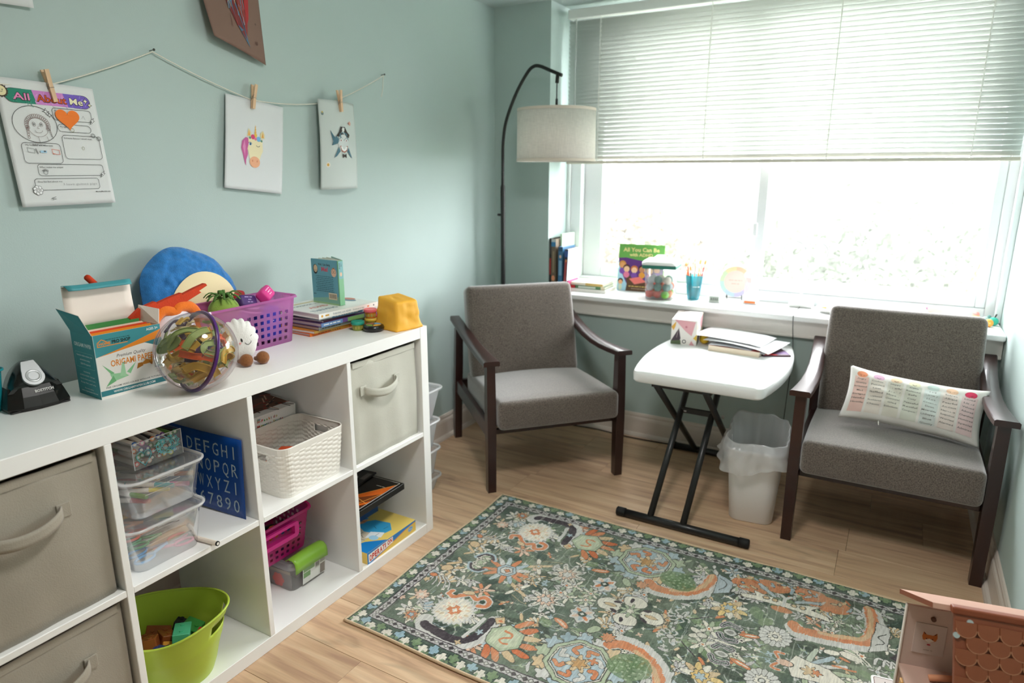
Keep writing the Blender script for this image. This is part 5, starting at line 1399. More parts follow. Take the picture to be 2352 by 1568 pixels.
pr.ell(.002, .070, .0022, .0052, '#141414', rot=.2); pr.line([(.026, .078), (.030, .081)], .0012, '#141414'); pr.line([(.010, .0625), (.013, .058), (.019, .056), (.025, .060), (.026, .065)], .0012, '#141414'); pr.poly([(-.006, .062), (-.003, .058), (.001, .0625), (-.001, .0645), (-.003, .0635), (-.005, .0645)], '#f0a0a0')
pr.obj('face', dp)
BRP = M('#8a5730', .95, var=.2, vs=120, bump=.6, bs=260, sheen=.3)
for k, (x, y_) in enumerate(((.048, .006), (.040, .050))):
    f_ = B().ball((x, y_, .0175), .0175, 18, 12).obj('foot', BRP, dp, smooth=True)
    B().tube([(x - .030, y_ - .014, .010), (x - .01, y_ - .002, .014)], [.006, .011], 10).obj('ankle', BRP, f_, smooth=True)

# --- pink and purple plastic basket
PKB = clear('#c94fa8', .72, .10, .25, tint='#e07ad0')
def holed_basket(name, label, loc, rot, w, d, h, mat, nhx, nhy, nz, band=(), handle=True, group=None):
    t = thing(name, label, 'basket', loc, rot=rot, group=group)
    nx, ny, nc = 2 * nhx + 1, 2 * nhy + 1, 4
    per = [nx, nc, ny, nc, nx, nc, ny, nc]
    z0 = h * .09; top = h * .80
    zs = [0, z0] + [z0 + (top - z0) * (k + 1) / (2 * nz) for k in range(2 * nz)] + [h * .97, h]
    lv = []
    for k, z in enumerate(zs):
        f_ = .90 + .10 * z / h
        lv.append((z, w * f_, d * f_, .022))
    def skip(i, j):
        s0 = 0
        for n_, sg in zip(per, range(8)):
            if i < s0 + n_:
                l = i - s0
                if sg % 2: return False
                if l % 2 == 0: return False
                if not (1 <= j <= 2 * nz and (j - 1) % 2 == 0): return False
                if band and sg == band[0] and band[1] <= l <= band[2]: return False
                return True
            s0 += n_
        return False
    o = shell(lv, nx, ny, nc, skip=skip).obj('basket_wall', mat, t, angle=50)
    rim = shell([(h, w, d, .022), (h + .002, w + .010, d + .010, .026), (h - .004, w + .016, d + .016, .028)], 2, 2, 6, floor=False).obj('rim', mat, t, angle=50)
    return t
bk_ = holed_basket('plastic_basket', 'translucent pink and purple plastic basket with square holes on the shelf top', (.196, -.515, ZT), (0, 0, PI / 2), .318, .132, .140, clear('#e58ad0', .60, .12, .25, tint='#f0b4ea'), 11, 5, 5, band=(4, 9, 12))
# things in the basket
gp = thing('green_plush', 'little green leafy plush asleep in the pink basket', 'plush toy', (.185, -.560, ZT + .085))
B().ball((0, 0, .035), .042, 20, 14, (.9, 1.1, .95)).obj('body', M('#8db04a', .95, bump=.4, bs=260, sheen=.3), gp, smooth=True)
for k in range(14):
    a = k * 2.4; r0 = .020 + .016 * (k % 3) / 2; o = B().grid(lambda u, v: ((r0 * .4 + .040 * u) * math.cos(a) - (v - .5) * .012 * math.sin(a) * (1 - u * .6), (r0 * .4 + .040 * u) * math.sin(a) + (v - .5) * .012 * math.cos(a) * (1 - u * .6), .074 + .016 * math.sin(u * 2.6) - .012 * u + .006 * (k % 2)), 5, 2).obj('leaf', M('#4f7a34', .95, bump=.3, bs=200), gp, smooth=True); solid(o, .002, 0)
pr = Print(on_plane((.0405, .012, .040), (-.2, 1, 0), (-.1, 0, 1)), base=.002); pr.line([(-.008, .002), (-.004, -.002), (.002, -.002), (.006, .003)], .0022, '#1c2614'); pr.obj('closed_eye', gp)
def slab_word(name, label, col, tcol, loc, rot, size, words_):
    t = thing(name, label, 'foam toy', loc, rot=rot, group='foam word blocks in the pink basket')
    B().box((0, 0, 0), size, bevel=.010, seg=4).obj('block', M(col, .5), t, smooth=True)
    pr = Print(on_plane((size[0] / 2, 0, 0), (0, 1, 0), (0, 0, 1)), base=.0004)
    for k, w_ in enumerate(words_): pr.bars(0, .008 - k * .008, .0026 * len(w_), .0045, tcol, 'c')
    pr.obj('lettering', t)
slab_word('foam_block', 'bright pink foam block with white words on top of the basket', '#e0388f', '#f6d6e6', (.190, -.415, ZT + .145), (.25, -.6, .4), (.034, .062, .040), ('Think about', 'one thing', 'you love'))
slab_word('foam_block', 'dark purple foam block with words beside the pink one', '#4a2a70', '#b7a0cc', (.180, -.478, ZT + .130), (-.2, -.5, .1), (.034, .060, .040), ('Stretch your', 'arms', 'up high'))
slab_word('foam_block', 'red foam block at the back of the pink basket', '#c22c30', '#f0c8c0', (.145, -.475, ZT + .142), (.3, .2, .8), (.030, .045, .032), ('Breathe',))
slab_word('foam_block', 'deep blue foam block low inside the pink basket', '#2a45c0', '#c6d0f4', (.198, -.430, ZT + .060), (0, 0, .05), (.060, .075, .100), ('Count',))
slab_word('foam_block', 'mint green foam block low in the basket', '#4bbf82', '#e4f6ec', (.185, -.565, ZT + .045), (0, 0, .2), (.050, .060, .070), ('Rest',))
wt = thing('white_ring_toy', 'white and dark ringed disc lying under the purple foam block', 'toy', (.185, -.475, ZT + .108), rot=(-.1, .25, 0))
B().lathe([(0, 0), (.040, 0), (.044, .004), (.040, .008), (0, .009)], 30, cap=False).obj('disc', M('#efece8', .4), wt, smooth=True); B().lathe([(.0415, .007), (.043, .012), (.037, .014)], 30, cap=False).obj('dark_ring', M('#26262c', .4), wt, smooth=True)

# --- plain blue plush cushion leaning on the wall behind the basket
bc_ = thing('plush_cushion', 'round blue furry cushion with plain cream front, leaning behind the pink basket', 'cushion', (.070, -.585, ZT + .158), rot=(math.radians(-17), math.radians(-9), 0))
def lens(u, v, off=0.0, ry=.150, rz=.138):
    a = 2 * PI * u; r_ = math.sin(PI / 2 * v) if v <= 1 else 0
    e = 1 + .035 * math.sin(5 * a + 1) + .02 * math.sin(9 * a)
    return r_, a, e
def blue(s):
    def f_(u, v):
        a = 2 * PI * u; e = 1 + .030 * math.sin(3 * a + 1) + .018 * math.sin(7 * a)
        y_, z_ = .150 * e * v * math.cos(a), .138 * e * v * math.sin(a)
        x_ = s * .040 * math.sqrt(max(0, 1 - v ** 2.6))
        n_ = mnoise.noise(Vector((y_ * 45, z_ * 45, s * 3.0))) * .006 + mnoise.noise(Vector((y_ * 120, z_ * 120, s))) * .0035
        return (x_ + s * n_ * (1 - v * .3), y_ * (1 + n_ * 2), z_ * (1 + n_ * 2))
    return f_
q = B(); q.grid(blue(1), 90, 30, wrap=True); q.grid(blue(-1), 60, 10, wrap=True); bmesh.ops.remove_doubles(q.bm, verts=q.bm.verts, dist=1e-4)
q.obj('blue_plush', M('#2f7cc0', .95, var=.22, vs=70, bump=.8, bs=380, sheen=.5), bc_, smooth=True)
def face_(u, v):
    a = 2 * PI * u
    y_, z_ = .038 + .116 * v * math.cos(a) * (1 + .04 * math.sin(2 * a)), -.036 + .108 * v * math.sin(a)
    rr_ = min(.99, math.hypot(y_ / .150, z_ / .138))
    return (.040 * math.sqrt(max(0, 1 - rr_ ** 2.6)) + .0075 - .004 * v ** 6, y_, z_)
B().grid(face_, 48, 10, wrap=True).obj('cream_panel', M('#efdcb0', .85, bump=.15, bs=300), bc_, smooth=True)

# --- orange felt plush
dg_ = thing('orange_plush', 'orange and white plush toy with red felt crest behind the origami box', 'plush toy', (.205, -.735, ZT))
B().ball((0, 0, .085), .062, 24, 18, (.75, 1.0, 1.38)).obj('white_body', M('#dedbe2', .95, bump=.3, bs=240, sheen=.4), dg_, smooth=True)
ORP = M('#e8741c', .95, bump=.5, bs=240, sheen=.4)
B().tube(cat([(.012, -.070, .090), (.016, -.062, .135), (.018, -.035, .160), (.020, -.006, .153), (.020, .012, .163), (.018, .045, .156), (.012, .066, .125), (.004, .070, .080)], 6), .015, 12).obj('orange_hood', ORP, dg_, smooth=True)
RDF = M('#c73a12', .9, var=.08, vs=60, bump=.3, bs=260)
q = B()
outl = [(-.125, .165), (-.095, .186), (-.055, .196), (-.052, .190), (-.015, .200), (.020, .207), (.018, .201), (.060, .214), (.092, .222), (.096, .216), (.070, .205), (.076, .200), (.040, .186), (.0, .172), (-.03, .160), (-.08, .150), (-.12, .150)]
q.prism([(y_, z_) for y_, z_ in outl], -.007, .007, M4=Matrix(((0, 0, 1, .020), (1, 0, 0, .0), (0, 1, 0, -.008), (0, 0, 0, 1))))
q.obj('felt_crest', RDF, dg_)
B().tube(cat([(-.01, -.10, .15), (-.02, -.14, .20), (-.026, -.165, .240), (-.028, -.185, .266)], 5), [.010] * 10 + [.008] * 5 + [.005], 8).obj('felt_tail', RDF, dg_, smooth=True)
for s in (-1, 1): B().ball((.03, s * .032, .016), .018, 14, 10, (1.3, 1, .9)).obj('foot', ORP, dg_, smooth=True)

# --- stack of picture books
def book(name, label, loc, rz, w, d, h, cover, spine=None, pages='#ebe6da', printer=None, spine_print=None, group=None, rot=None, hard=True, spine_side=1):
    """lying book: w along x, d along y; spine on the -y side (spine_side=1) ; centred on its base"""
    t = thing(name, label, 'book', loc, rz, group=group, rot=rot)
    c = .002 if hard else .0008; o_ = .003 if hard else 0
    B().box((0, 0, h / 2), (w - 2 * o_, d - 2 * o_, h - 2 * c)).obj('pages', M(pages, .8, var=.08, vs=900, stretch=(.01, .01, 1)), t)
    cm = M(cover, .35)
    B().box2((-w / 2, -d / 2, 0), (w / 2, d / 2, c), .0006, 1).obj('back_cover', cm, t)
    fc = B().box2((-w / 2, -d / 2, h - c), (w / 2, d / 2, h), .0006, 1).obj('front_cover', cm, t)
    sp = B().box2((-w / 2, -d / 2 - .0012, 0), (w / 2, -d / 2 + .001, h), .0005, 1).obj('spine', M(spine or cover, .35), t)
    if printer:
        p_ = Print(on_plane((-w / 2, -d / 2, h), (1, 0, 0), (0, 1, 0)), base=.0003, rough=.35); printer(p_, w, d); p_.obj('cover_print', t)
    if spine_print:
        p_ = Print(on_plane((-w / 2, -d / 2 - .0012, 0), (1, 0, 0), (0, 0, 1)), base=.0003, rough=.35); spine_print(p_, w, h); p_.obj('spine_print', t)
    return t
SG = 'picture books stacked on the shelf'
# spines face the room: turn so local -y points to +x (world)
def stk(k, x, y, w, d, rz): return (x, y, k)
z = ZT
def sp_or(p_, w, h):
    p_.rect(0, 0, w, h, '#e87820'); p_.rect(w * .3, h * .2, w * .3, h * .6, '#e8b040'); p_.bars(w * .12, h * .3, w * .34, h * .4, '#7a3a10')
book('picture_book', 'orange picture book at the bottom of the stack', (.178, -.175, z), math.radians(90 - 4), .275, .190, .010, '#e0661c', '#e87820', spine_print=sp_or, group=SG); z += .0103
book('picture_book', 'thin orange brown paperback second from the bottom', (.178, -.180, z), math.radians(90 + 1), .27, .195, .007, '#d88a34', '#c9a04a', hard=False, group=SG); z += .0073
def sp_gr(p_, w, h): p_.rect(0, 0, w, h, '#8b9088'); p_.bars(w * .05, h * .3, w * .3, h * .42, '#3a3f3a'); p_.rect(w * .6, 0, w * .2, h, '#5f7a5c')
book('picture_book', 'grey spined picture book in the middle of the stack', (.192, -.160, z), math.radians(90 - 3), .265, .195, .011, '#6d5048', '#8b9088', spine_print=sp_gr, group=SG); z += .0113
def sp_pu(p_, w, h): p_.rect(0, 0, w, h, '#6a4a8c'); p_.rect(0, 0, w * .36, h, '#6a8fc0'); p_.rect(w * .45, 0, w * .3, h, '#7fae6a'); p_.bars(w * .04, h * .3, w * .28, h * .45, '#eef2f8')
book('picture_book', 'purple picture book with blue and green spine in the stack', (.197, -.165, z), math.radians(90 - 2), .255, .20, .013, '#5c3d7c', '#6a4a8c', spine_print=sp_pu, group=SG); z += .0133
book('picture_book', 'dark plum paperback just under the blue spined book', (.190, -.160, z), math.radians(90 + 2), .25, .19, .006, '#4a2c44', hard=False, group=SG); z += .0063
def sp_bl(p_, w, h): p_.rect(0, 0, w, h, '#dfe7ea'); p_.rect(w * .2, 0, w * .5, h, '#6fa0c8'); p_.bars(w * .24, h * .3, w * .4, h * .45, '#f4f6f8')
book('picture_book', 'pale blue spined picture book directly beneath the white book', (.192, -.150, z), math.radians(90 - 6), .26, .20, .009, '#a8c4d0', '#dfe7ea', spine_print=sp_bl, group=SG); z += .0093
def cv_wh(p_, w, d):
    p_.rect(.002, .002, w - .004, d - .004, '#f1efe9')
    p_.text('THRIVING', w * .06, d * .18, w=w * .40, h=.020, col='#2f5a74', bold=.02); p_.text('with', w * .5, d * .2, h=.010, col='#2f5a74'); p_.text('ADHD', w * .18, d * .40, w=w * .3, h=.022, col='#d9644a', bold=.03); p_.text('WORKBOOK', w * .06, d * .66, w=w * .36, h=.014, col='#2b2b2b', bold=.02); p_.text('FOR KIDS', w * .45, d * .66, w=w * .2, h=.012, col='#2b2b2b')
    p_.rect(w * .06, d * .82, w * .5, .012, '#d8c06a')
    for k in range(5): p_.ell(w * (.66 + .07 * k), d * (.45 + .1 * (k % 3)), .016, .028, ['#d9805c', '#8a5a4a', '#e0a07a', '#4d738f', '#c9684a'][k], n=14)
def sp_wh(p_, w, h): p_.rect(0, 0, w, h, '#f4f2ee'); p_.ell(w * .05, h * .5, .004, .004, '#e0a030'); p_.rect(w * .10, h * .35, w * .06, h * .3, '#d9a23a'); p_.text('THRIVING with ADHD', w * .22, h * .3, w=w * .30, h=h * .40, col='#4d6f8a'); p_.text('Workbook for Kids', w * .55, h * .32, w=w * .2, h=h * .3, col='#333333'); p_.ell(w * .82, h * .5, .005, .003, '#e08a5a'); p_.ell(w * .92, h * .5, .003, .003, '#777777')
book('picture_book', 'thick white workbook on top of the stack', (.192, -.170, z), math.radians(90 - 3), .262, .222, .016, '#f1efe9', '#f4f2ee', printer=cv_wh, spine_print=sp_wh, group=SG); z += .0163
ZB = z
# --- board book standing open on the stack
bb = thing('board_book', 'small teal board book standing upright on the book stack', 'book', (.255, -.160, ZB), math.radians(176))
# local x runs along the back cover away from the spine (towards the wall), cover faces local +y -> world -y
CW, CH = .128, .150
def cover_fn(x, y, h): return Vector((x, .0105 + h, y))
B().box2((0, .006, 0), (CW, .0105, CH), .001, 1).obj('back_cover', M('#5fa3b4', .4), bb)
B().box2((-.004, -.012, 0), (0.002, .0105, CH), .0015, 1).obj('spine', M('#7ab58a', .4), bb)
for k in range(4):
    a = math.radians(-4 - k * 5)
    o = B().box((CW / 2 * math.cos(a), .004 - k * .0045 + CW / 2 * math.sin(a), CH / 2), (CW - .003, .0032, CH - .002), rot=(0, 0, a)).obj('board_page', M('#dfe0d2', .6), bb)
a = math.radians(-26); B().box((CW / 2 * math.cos(a), -.0125 + CW / 2 * math.sin(a), CH / 2), (CW, .003, CH), rot=(0, 0, a)).obj('front_cover', M('#8fb7a8', .4), bb)
p_ = Print(lambda x, y, h: Vector((CW - x, .0105 + h, y)), base=.0004, rough=.4)
p_.rect(0, 0, CW, CH, '#6aa9b8'); p_.poly([(0, 0), (CW, 0), (CW, .030), (0, .016)], '#86b8a2'); p_.rect(0, 0, CW, .006, '#9cc08c')
p_.text('Well, I Like Being', .064, .130, w=.058, h=.0075, col='#232323', al='c', bold=.02); p_.text('Me!', .066, .111, w=.032, h=.0150, col='#d9546a', al='c', bold=.04)
p_.ell(.020, .116, .0115, .0165, '#1e1a18'); p_.ell(.021, .118, .0095, .0125, '#e8c8a0'); p_.ring(.021, .115, .005, .004, .0008, '#5a3a2a', a0=PI, a1=2 * PI, n=8)
p_.ell(.110, .110, .0125, .0150, '#efc4a4'); p_.ring(.105, .112, .0045, .0045, .0009, '#7a3a2a', n=10); p_.ring(.115, .112, .0045, .0045, .0009, '#7a3a2a', n=10); p_.poly([(.099, .118), (.110, .127), (.121, .118), (.110, .122)], '#b86a3a')
for k in range(9): p_.bars(.064, .092 - k * .0062, .088 if k % 2 == 0 else .080, .0032, '#3d6a76', 'c')
p_.rect(.080, .018, .040, .022, '#e8d8b8')
for k in range(15): p_.rect(.083 + k * .0023 + .0004 * (k % 3), .0215, .0008 + .0005 * (k % 2), .015, '#3a2e24')
p_.bars(.006, .030, .012, .004, '#2d4a54'); p_.obj('cover_print', bb)
p_ = Print(lambda x, y, h: Vector((-.004 - h, -.010 + x, y)), base=.0004); p_.rect(0, .09, .019, .058, '#7ab0b4'); 
for k, s_ in enumerate(('I Like', 'Being Me')): p_.text(s_, .006 + k * .007, .142, h=.004, col='#1d1d1d', rot=-PI / 2, bold=.02)
p_.ell(.010, .105, .005, .007, '#d8b89a'); p_.obj('spine_print', bb)

# --- dough tubs
def tub(label, loc, lid, body):
    t = thing('dough_tub', label, 'tub', loc, group='small dough tubs')
    B().lathe([(.0, .0005), (.0165, .0005), (.0175, .003), (.0195, .021), (0, .021)], 24, cap=False).obj('pot', M(body, .4), t, angle=50)
    B().lathe([(.0212, .020), (.0222, .021), (.0222, .029), (.0205, .0305), (.0185, .0292), (0, .0292)], 24, cap=False).obj('lid', M(lid, .35), t, angle=50)
    q = Print(lambda x, y, h: Vector(((.0192 + h) * math.cos(x / .0192), (.0192 + h) * math.sin(x / .0192), y)), base=.0004)
    for k in range(4): q.rect(-.016 + k * .010 - .02, .006, .007, .009, '#b0a050')
    q.obj('label_print', t)
tub('dough tub with teal lid standing in front', (.328, -.168, ZT), '#2aa08a', '#8f9a3a')
tub('yellow dough tub with yellow lid under the pink one', (.330, -.104, ZT), '#e6c24a', '#b8a23e')
tub('dough tub with pink lid stacked on the yellow one', (.329, -.105, ZT + .0305), '#f06a72', '#e58a2a')
tub('dough tub with red lid behind the pink one', (.318, -.052, ZT), '#dc3038', '#c8503a')
# --- black disc game
dc = thing('disc_game', 'black round handheld game with coloured pads', 'toy', (.381, -.151, ZT))
B().lathe([(0, 0), (.026, 0), (.033, .005), (.035, .012), (.032, .019), (.026, .021), (0, .0205)], 36, cap=False).obj('case', M('#0d0d0e', .3, coat=.4), dc, smooth=True)
for k, c in enumerate(('#eeb03a', '#5aa6d6', '#9a5a5c', '#7fae4a')):
    q = B(); a0 = k * PI / 2 - .95; pp_ = [(.008 * math.cos(a0 + .1), .008 * math.sin(a0 + .1))] + [(.0245 * math.cos(a0 + .08 + 1.41 * i / 8), .0245 * math.sin(a0 + .08 + 1.41 * i / 8)) for i in range(9)] + [(.008 * math.cos(a0 + 1.47), .008 * math.sin(a0 + 1.47))]
    q.prism(pp_, .0195, .0222).obj('pad', M(c, .35), dc)
# --- soft yellow block
yb = thing('soft_block', 'soft yellow orange cheese-like block at the shelf end', 'toy', (.418, -.068, ZT), math.radians(-12))
q = B(); r = bmesh.ops.create_cube(q.bm, size=1)['verts']
for v in q.bm.verts:
    x, y_, z_ = v.co
    v.co = Vector((x * .115, y_ * .110, (z_ + .5) * .105))
    if z_ > 0: v.co.x *= .86; v.co.y *= .82; v.co.z += .012 * (-x) - .004
bmesh.ops.bevel(q.bm, geom=list(q.bm.edges), offset=.008, segments=3, affect='EDGES', profile=.5)
bmesh.ops.subdivide_edges(q.bm, edges=[e for e in q.bm.edges if e.calc_length() > .03], cuts=9, use_grid_fill=True)
for v in q.bm.verts:
    n_ = mnoise.noise(v.co * 45) * .004 + mnoise.noise(v.co * 90) * .0016
    d = Vector((v.co.x, v.co.y, 0)).normalized() if v.co.xy.length > .02 else Vector((0, 0, 1))
    v.co += d * n_
    if v.co.z < .02: v.co += d * .008 * (1 - v.co.z / .02)
    v.co.z = max(v.co.z, 0)
q.obj('block', M('#ffbe3a', .6, var=.05, vs=20, trans=.12), yb, smooth=True)

# ================================================================== IN THE CUBES
MZ, BZ = .392, .038
MK = ['#d8342c', '#2c6fc0', '#2f8f4e', '#e8a21e', '#7a3f9c', '#1c1c1c', '#e8742c', '#8a4a2a', '#d8559a', '#39a7b0', '#e4d23a', '#5a8a2c', '#9a2a34', '#31459a', '#f0b8a0', '#7d7d7d']
MKN = ['red', 'blue', 'green', 'amber', 'violet', 'black', 'orange', 'brown', 'pink', 'teal', 'yellow', 'olive', 'maroon', 'navy', 'peach', 'grey']
def marker_proto():
    me1 = B().tube([(0, 0, 0), (0, 0, .080), (0, 0, .086)], [.0052, .0052, .0046], 10)
    return me1
barrel_me = {}
def marker(label, loc, rot, col, body='#f0e9e0', L=.125, group='markers', r=.0055):
    t = thing('marker_pen', label, 'marker', loc, rot=rot, group=group)
    key = (col, body, L, r)
    if key not in barrel_me:
        a = B().tube([(0, 0, .002), (0, 0, L * .62)], r, 10).obj('barrel', M(body, .4), t, smooth=False)
        b = B().tube([(0, 0, L * .62), (0, 0, L * .985), (0, 0, L)], [r * 1.06, r * 1.06, r * .85], 10).obj('cap', M(col, .35), t)
        c = B().tube([(0, 0, 0), (0, 0, .003)], r * 1.02, 10).obj('end_plug', M(col, .35), t)
        d = B().tube([(0, 0, -.0004), (0, 0, .0)], r * .62, 8).obj('nib_ring', M('#e8e4dc', .4), c)
        barrel_me[key] = [x.data for x in (a, b, c, d)]
    else:
        a, b, c, d = barrel_me[key]
        for n_, me in (('barrel', a), ('cap', b)):
            o = bpy.data.objects.new(n_, me); C.objects.link(o); o.parent = t
        o = bpy.data.objects.new('end_plug', c); C.objects.link(o); o.parent = t
        o2 = bpy.data.objects.new('nib_ring', d); C.objects.link(o2); o2.parent = o
    return t
def clear_box(label, loc, w, d, h, rz=0.0, lid=True, haze=.20, group='clear lidded boxes'):
    """w along y, d along x"""
    t = thing('clear_box', label, 'storage box', loc, rz, group=group)
    lv = [(0, d - .045, w - .045, .022), (.003, d - .040, w - .040, .025), (h - .010, d - .014, w - .014, .030), (h - .008, d - .006, w - .006, .032)]
    o = shell(lv, 4, 4, 5).obj('box_body', clear('#f4f7fa', haze, .12, .12), t, angle=45)
    for k in range(3):
        B().tube([(d / 2 - .017 + k * .0006, -w * .28, h * (.55 + .12 * k)), (d / 2 - .017 + k * .0006, w * .16, h * (.55 + .12 * k))], .0007, 5).obj('moulded_rib', clear('#ffffff', .5, .1), o)
    if lid:
        lv = [(h - .012, d - .002, w - .002, .034), (h - .002, d, w, .035), (h, d - .008, w - .008, .032), (h - .004, d - .022, w - .022, .028)]
        b = shell(lv, 4, 4, 6, floor=False)
        ol = rr_pts(d - .022, w - .022, .028, 4, 4, 6); b.bm.faces.new([b.bm.verts.new((x, y_, h - .004)) for x, y_ in ol])
        l = b.obj('lid', clear('#f4f6f8', .24, .14, .15), t, angle=45)
        ol2 = rr_pts(d + .001, w + .001, .035, 6, 6, 8); B().tube([(x, y_, h - .003) for x, y_ in ol2], .0034, 7, closed=True).obj('lid_rim', clear('#ffffff', .62, .12, .2), l, smooth=True)
        B().box((d / 2 - .002, 0, h - .006), (.006, .07, .008), bevel=.002).obj('latch_tab', clear('#ffffff', .6, .12), l)
    return t
YC2 = -.966
clear_box('clear lidded box of scissors at the bottom of the box stack', (.300, YC2 - .002, MZ), .198, .345, .113)
clear_box('clear lidded box of markers in the middle of the box stack', (.276, YC2 + .024, MZ + .1132), .200, .345, .100)
# scissors in the lower box
def scissors(label, loc, rot, col, zig=False):
    t = thing('scissors', label, 'scissors', loc, rot=rot, group='craft scissors in the clear box')
    m = M(col, .4)
    for s in (-1, 1):
        hp_ = [(-.068 + .020 * math.cos(a) * 1.25, s * .019 + .0135 * math.sin(a), 0) for a in [2 * PI * i / 18 for i in range(18)]]
        h_ = B().tube(hp_, .0036, 8, closed=True).tube([(-.044, s * .016, 0), (-.02, s * .006, 0), (.004, -s * .002, 0)], [.004, .0045, .004], 8).obj('handle', m, t, smooth=True)
        B().prism([(0, -s * .001), (.004, s * -.007), (.072, -s * .0035), (.074, -s * .0005), (.06, s * .002)] if s > 0 else [(.06, s * .002), (.074, -s * .0005), (.072, -s * .0035), (.004, s * -.007), (0, -s * .001)], s * .0005 - .0008, s * .0005 + .0008).obj('blade', M('#b9bcc0', .25, metal=.9) if not zig else M(col, .4), t)
    B().tube([(.001, 0, -.003), (.001, 0, .003)], .003, 10).obj('pivot', M('#8d8d8d', .3, metal=1), t)
    return t
zs = MZ + .010
SC = [('yellow handled scissors at the back of the lower clear box', (.300, -.958, zs + .058), (.1, .15, 1.35), '#e2b43c'), ('orange handled scissors at the left of the lower clear box', (.335, -.962, zs + .048), (.0, .1, 1.15), '#e08a3a'), ('red scissors across the middle of the lower clear box', (.370, -.958, zs + .040), (.05, .10, 1.42), '#c8452a'),
      ('green patterned-edge scissors in the lower clear box', (.395, -.956, zs + .030), (.0, .08, 1.50), '#3a8a5a'), ('blue handled scissors at the front of the lower clear box', (.418, -.958, zs + .014), (.1, -.05, 1.50), '#3f9fe0'), ('pink handled scissors at the front right of the lower clear box', (.412, -.982, zs + .008), (.0, .0, 4.55), '#e8508a')]
for s_ in SC: scissors(*s_).scale = (.88, .88, .88)
# markers in the middle box
rm = random.Random(21); zm = MZ + .1132 + .010
for k in range(18):
    ci = (k * 5 + 2) % 16
    x = .255 + .075 * (k % 3) + rm.uniform(-.01, .01) + .03; y_ = -1.000 + .022 * (k // 3) + rm.uniform(-.004, .004)
    lay = k % 2
    marker('%s capped white marker in the middle clear box, %s row %s' % (MKN[ci], ['first', 'second', 'third', 'fourth', 'fifth', 'sixth'][k // 3], ['back', 'middle', 'front'][k % 3]), (x - .130, y_ - .035, zm + .008 + .012 * lay + .006 * (k % 3)), (math.radians(90), 0, math.radians(118 + rm.uniform(-14, 14))), MK[ci], L=.118, group='markers in the clear box')
# clear acrylic tray of markers on top
ZA = MZ + .1132 + .1002
at_ = thing('acrylic_box', 'open clear acrylic box with teal drawings, full of markers', 'box', (.300, -.925, ZA))
AC = clear('#ffffff', .05, .18, .03); ax, ay, ah = .170, .122, .064
for nm, a, b_ in (('base', (-ax / 2, -ay / 2, 0), (ax / 2, ay / 2, .003)), ('side', (ax / 2 - .003, -ay / 2, 0), (ax / 2, ay / 2, ah)), ('side', (-ax / 2, -ay / 2, 0), (-ax / 2 + .003, ay / 2, ah)), ('side', (-ax / 2 + .003, -ay / 2, .003), (ax / 2 - .003, -ay / 2 + .003, ah)), ('side', (-ax / 2 + .003, ay / 2 - .003, .003), (ax / 2 - .003, ay / 2, ah))): B().box2(a, b_, .0006, 1).obj(nm, AC, at_)
for s in (-1, 1): B().tube([(ax / 2 - .001, s * ay / 2, .001), (ax / 2 - .001, s * ay / 2, ah)], .0010, 5).obj('edge', clear('#ffffff', .7, .2), at_)
B().tube([(ax / 2, -ay / 2, ah), (ax / 2, ay / 2, ah)], .0010, 5).obj('edge', clear('#ffffff', .7, .2), at_)
pr = Print(on_plane((ax / 2, 0, 0), (0, 1, 0), (0, 0, 1)), base=.0006); TQ = '#62c6cc'
pr.line([(-.036 + x * .0011, .026 + y_ * .0013) for x, y_ in hp] + [(-.036, .0325)], .0016, TQ)
for k in range(60):
    a = k * .55; r0 = .006 + .0150 * k / 60; e1_, e2_ = (a, a + .5)
    pr.line([(.022 + r0 * 1.5 * math.cos(e1_), .036 + r0 * math.sin(e1_)), (.022 + r0 * 1.5 * math.cos(e2_) + .003 * math.sin(k), .036 + r0 * math.sin(e2_))], .0013, TQ)
for k in range(12): pr.line([(.022 + .024 * math.cos(k * .52), .036 + .019 * math.sin(k * .52)), (.022 + .034 * math.cos(k * .52 + .2), .036 + .024 * math.sin(k * .52 + .2))], .0013, TQ)
pr.obj('drawing', at_)['label'] = 'teal heart and scribble drawn on the clear side'
k = 0
for j in range(4):
    for i in range(8):
        ci = (k * 7 + j * 3) % 16
        x_end = .300 + ax / 2 - .006 - rm.uniform(0, .012)
        marker('%s marker, %s row of the acrylic box, end facing out' % (MKN[ci], ['bottom', 'second', 'third', 'top'][j]), (x_end, -.925 - ay / 2 + .012 + i * .0140 + (.004 if j % 2 else 0), ZA + .010 + j * .0155), (0, math.radians(-90 + rm.uniform(-4, 4)), math.radians(rm.uniform(-6, 6))), MK[ci], body=['#efe6da', '#efe6da', MK[ci], '#1c1c1c'][k % 4], L=.140, group='markers in the acrylic box', r=.0058)
        k += 1
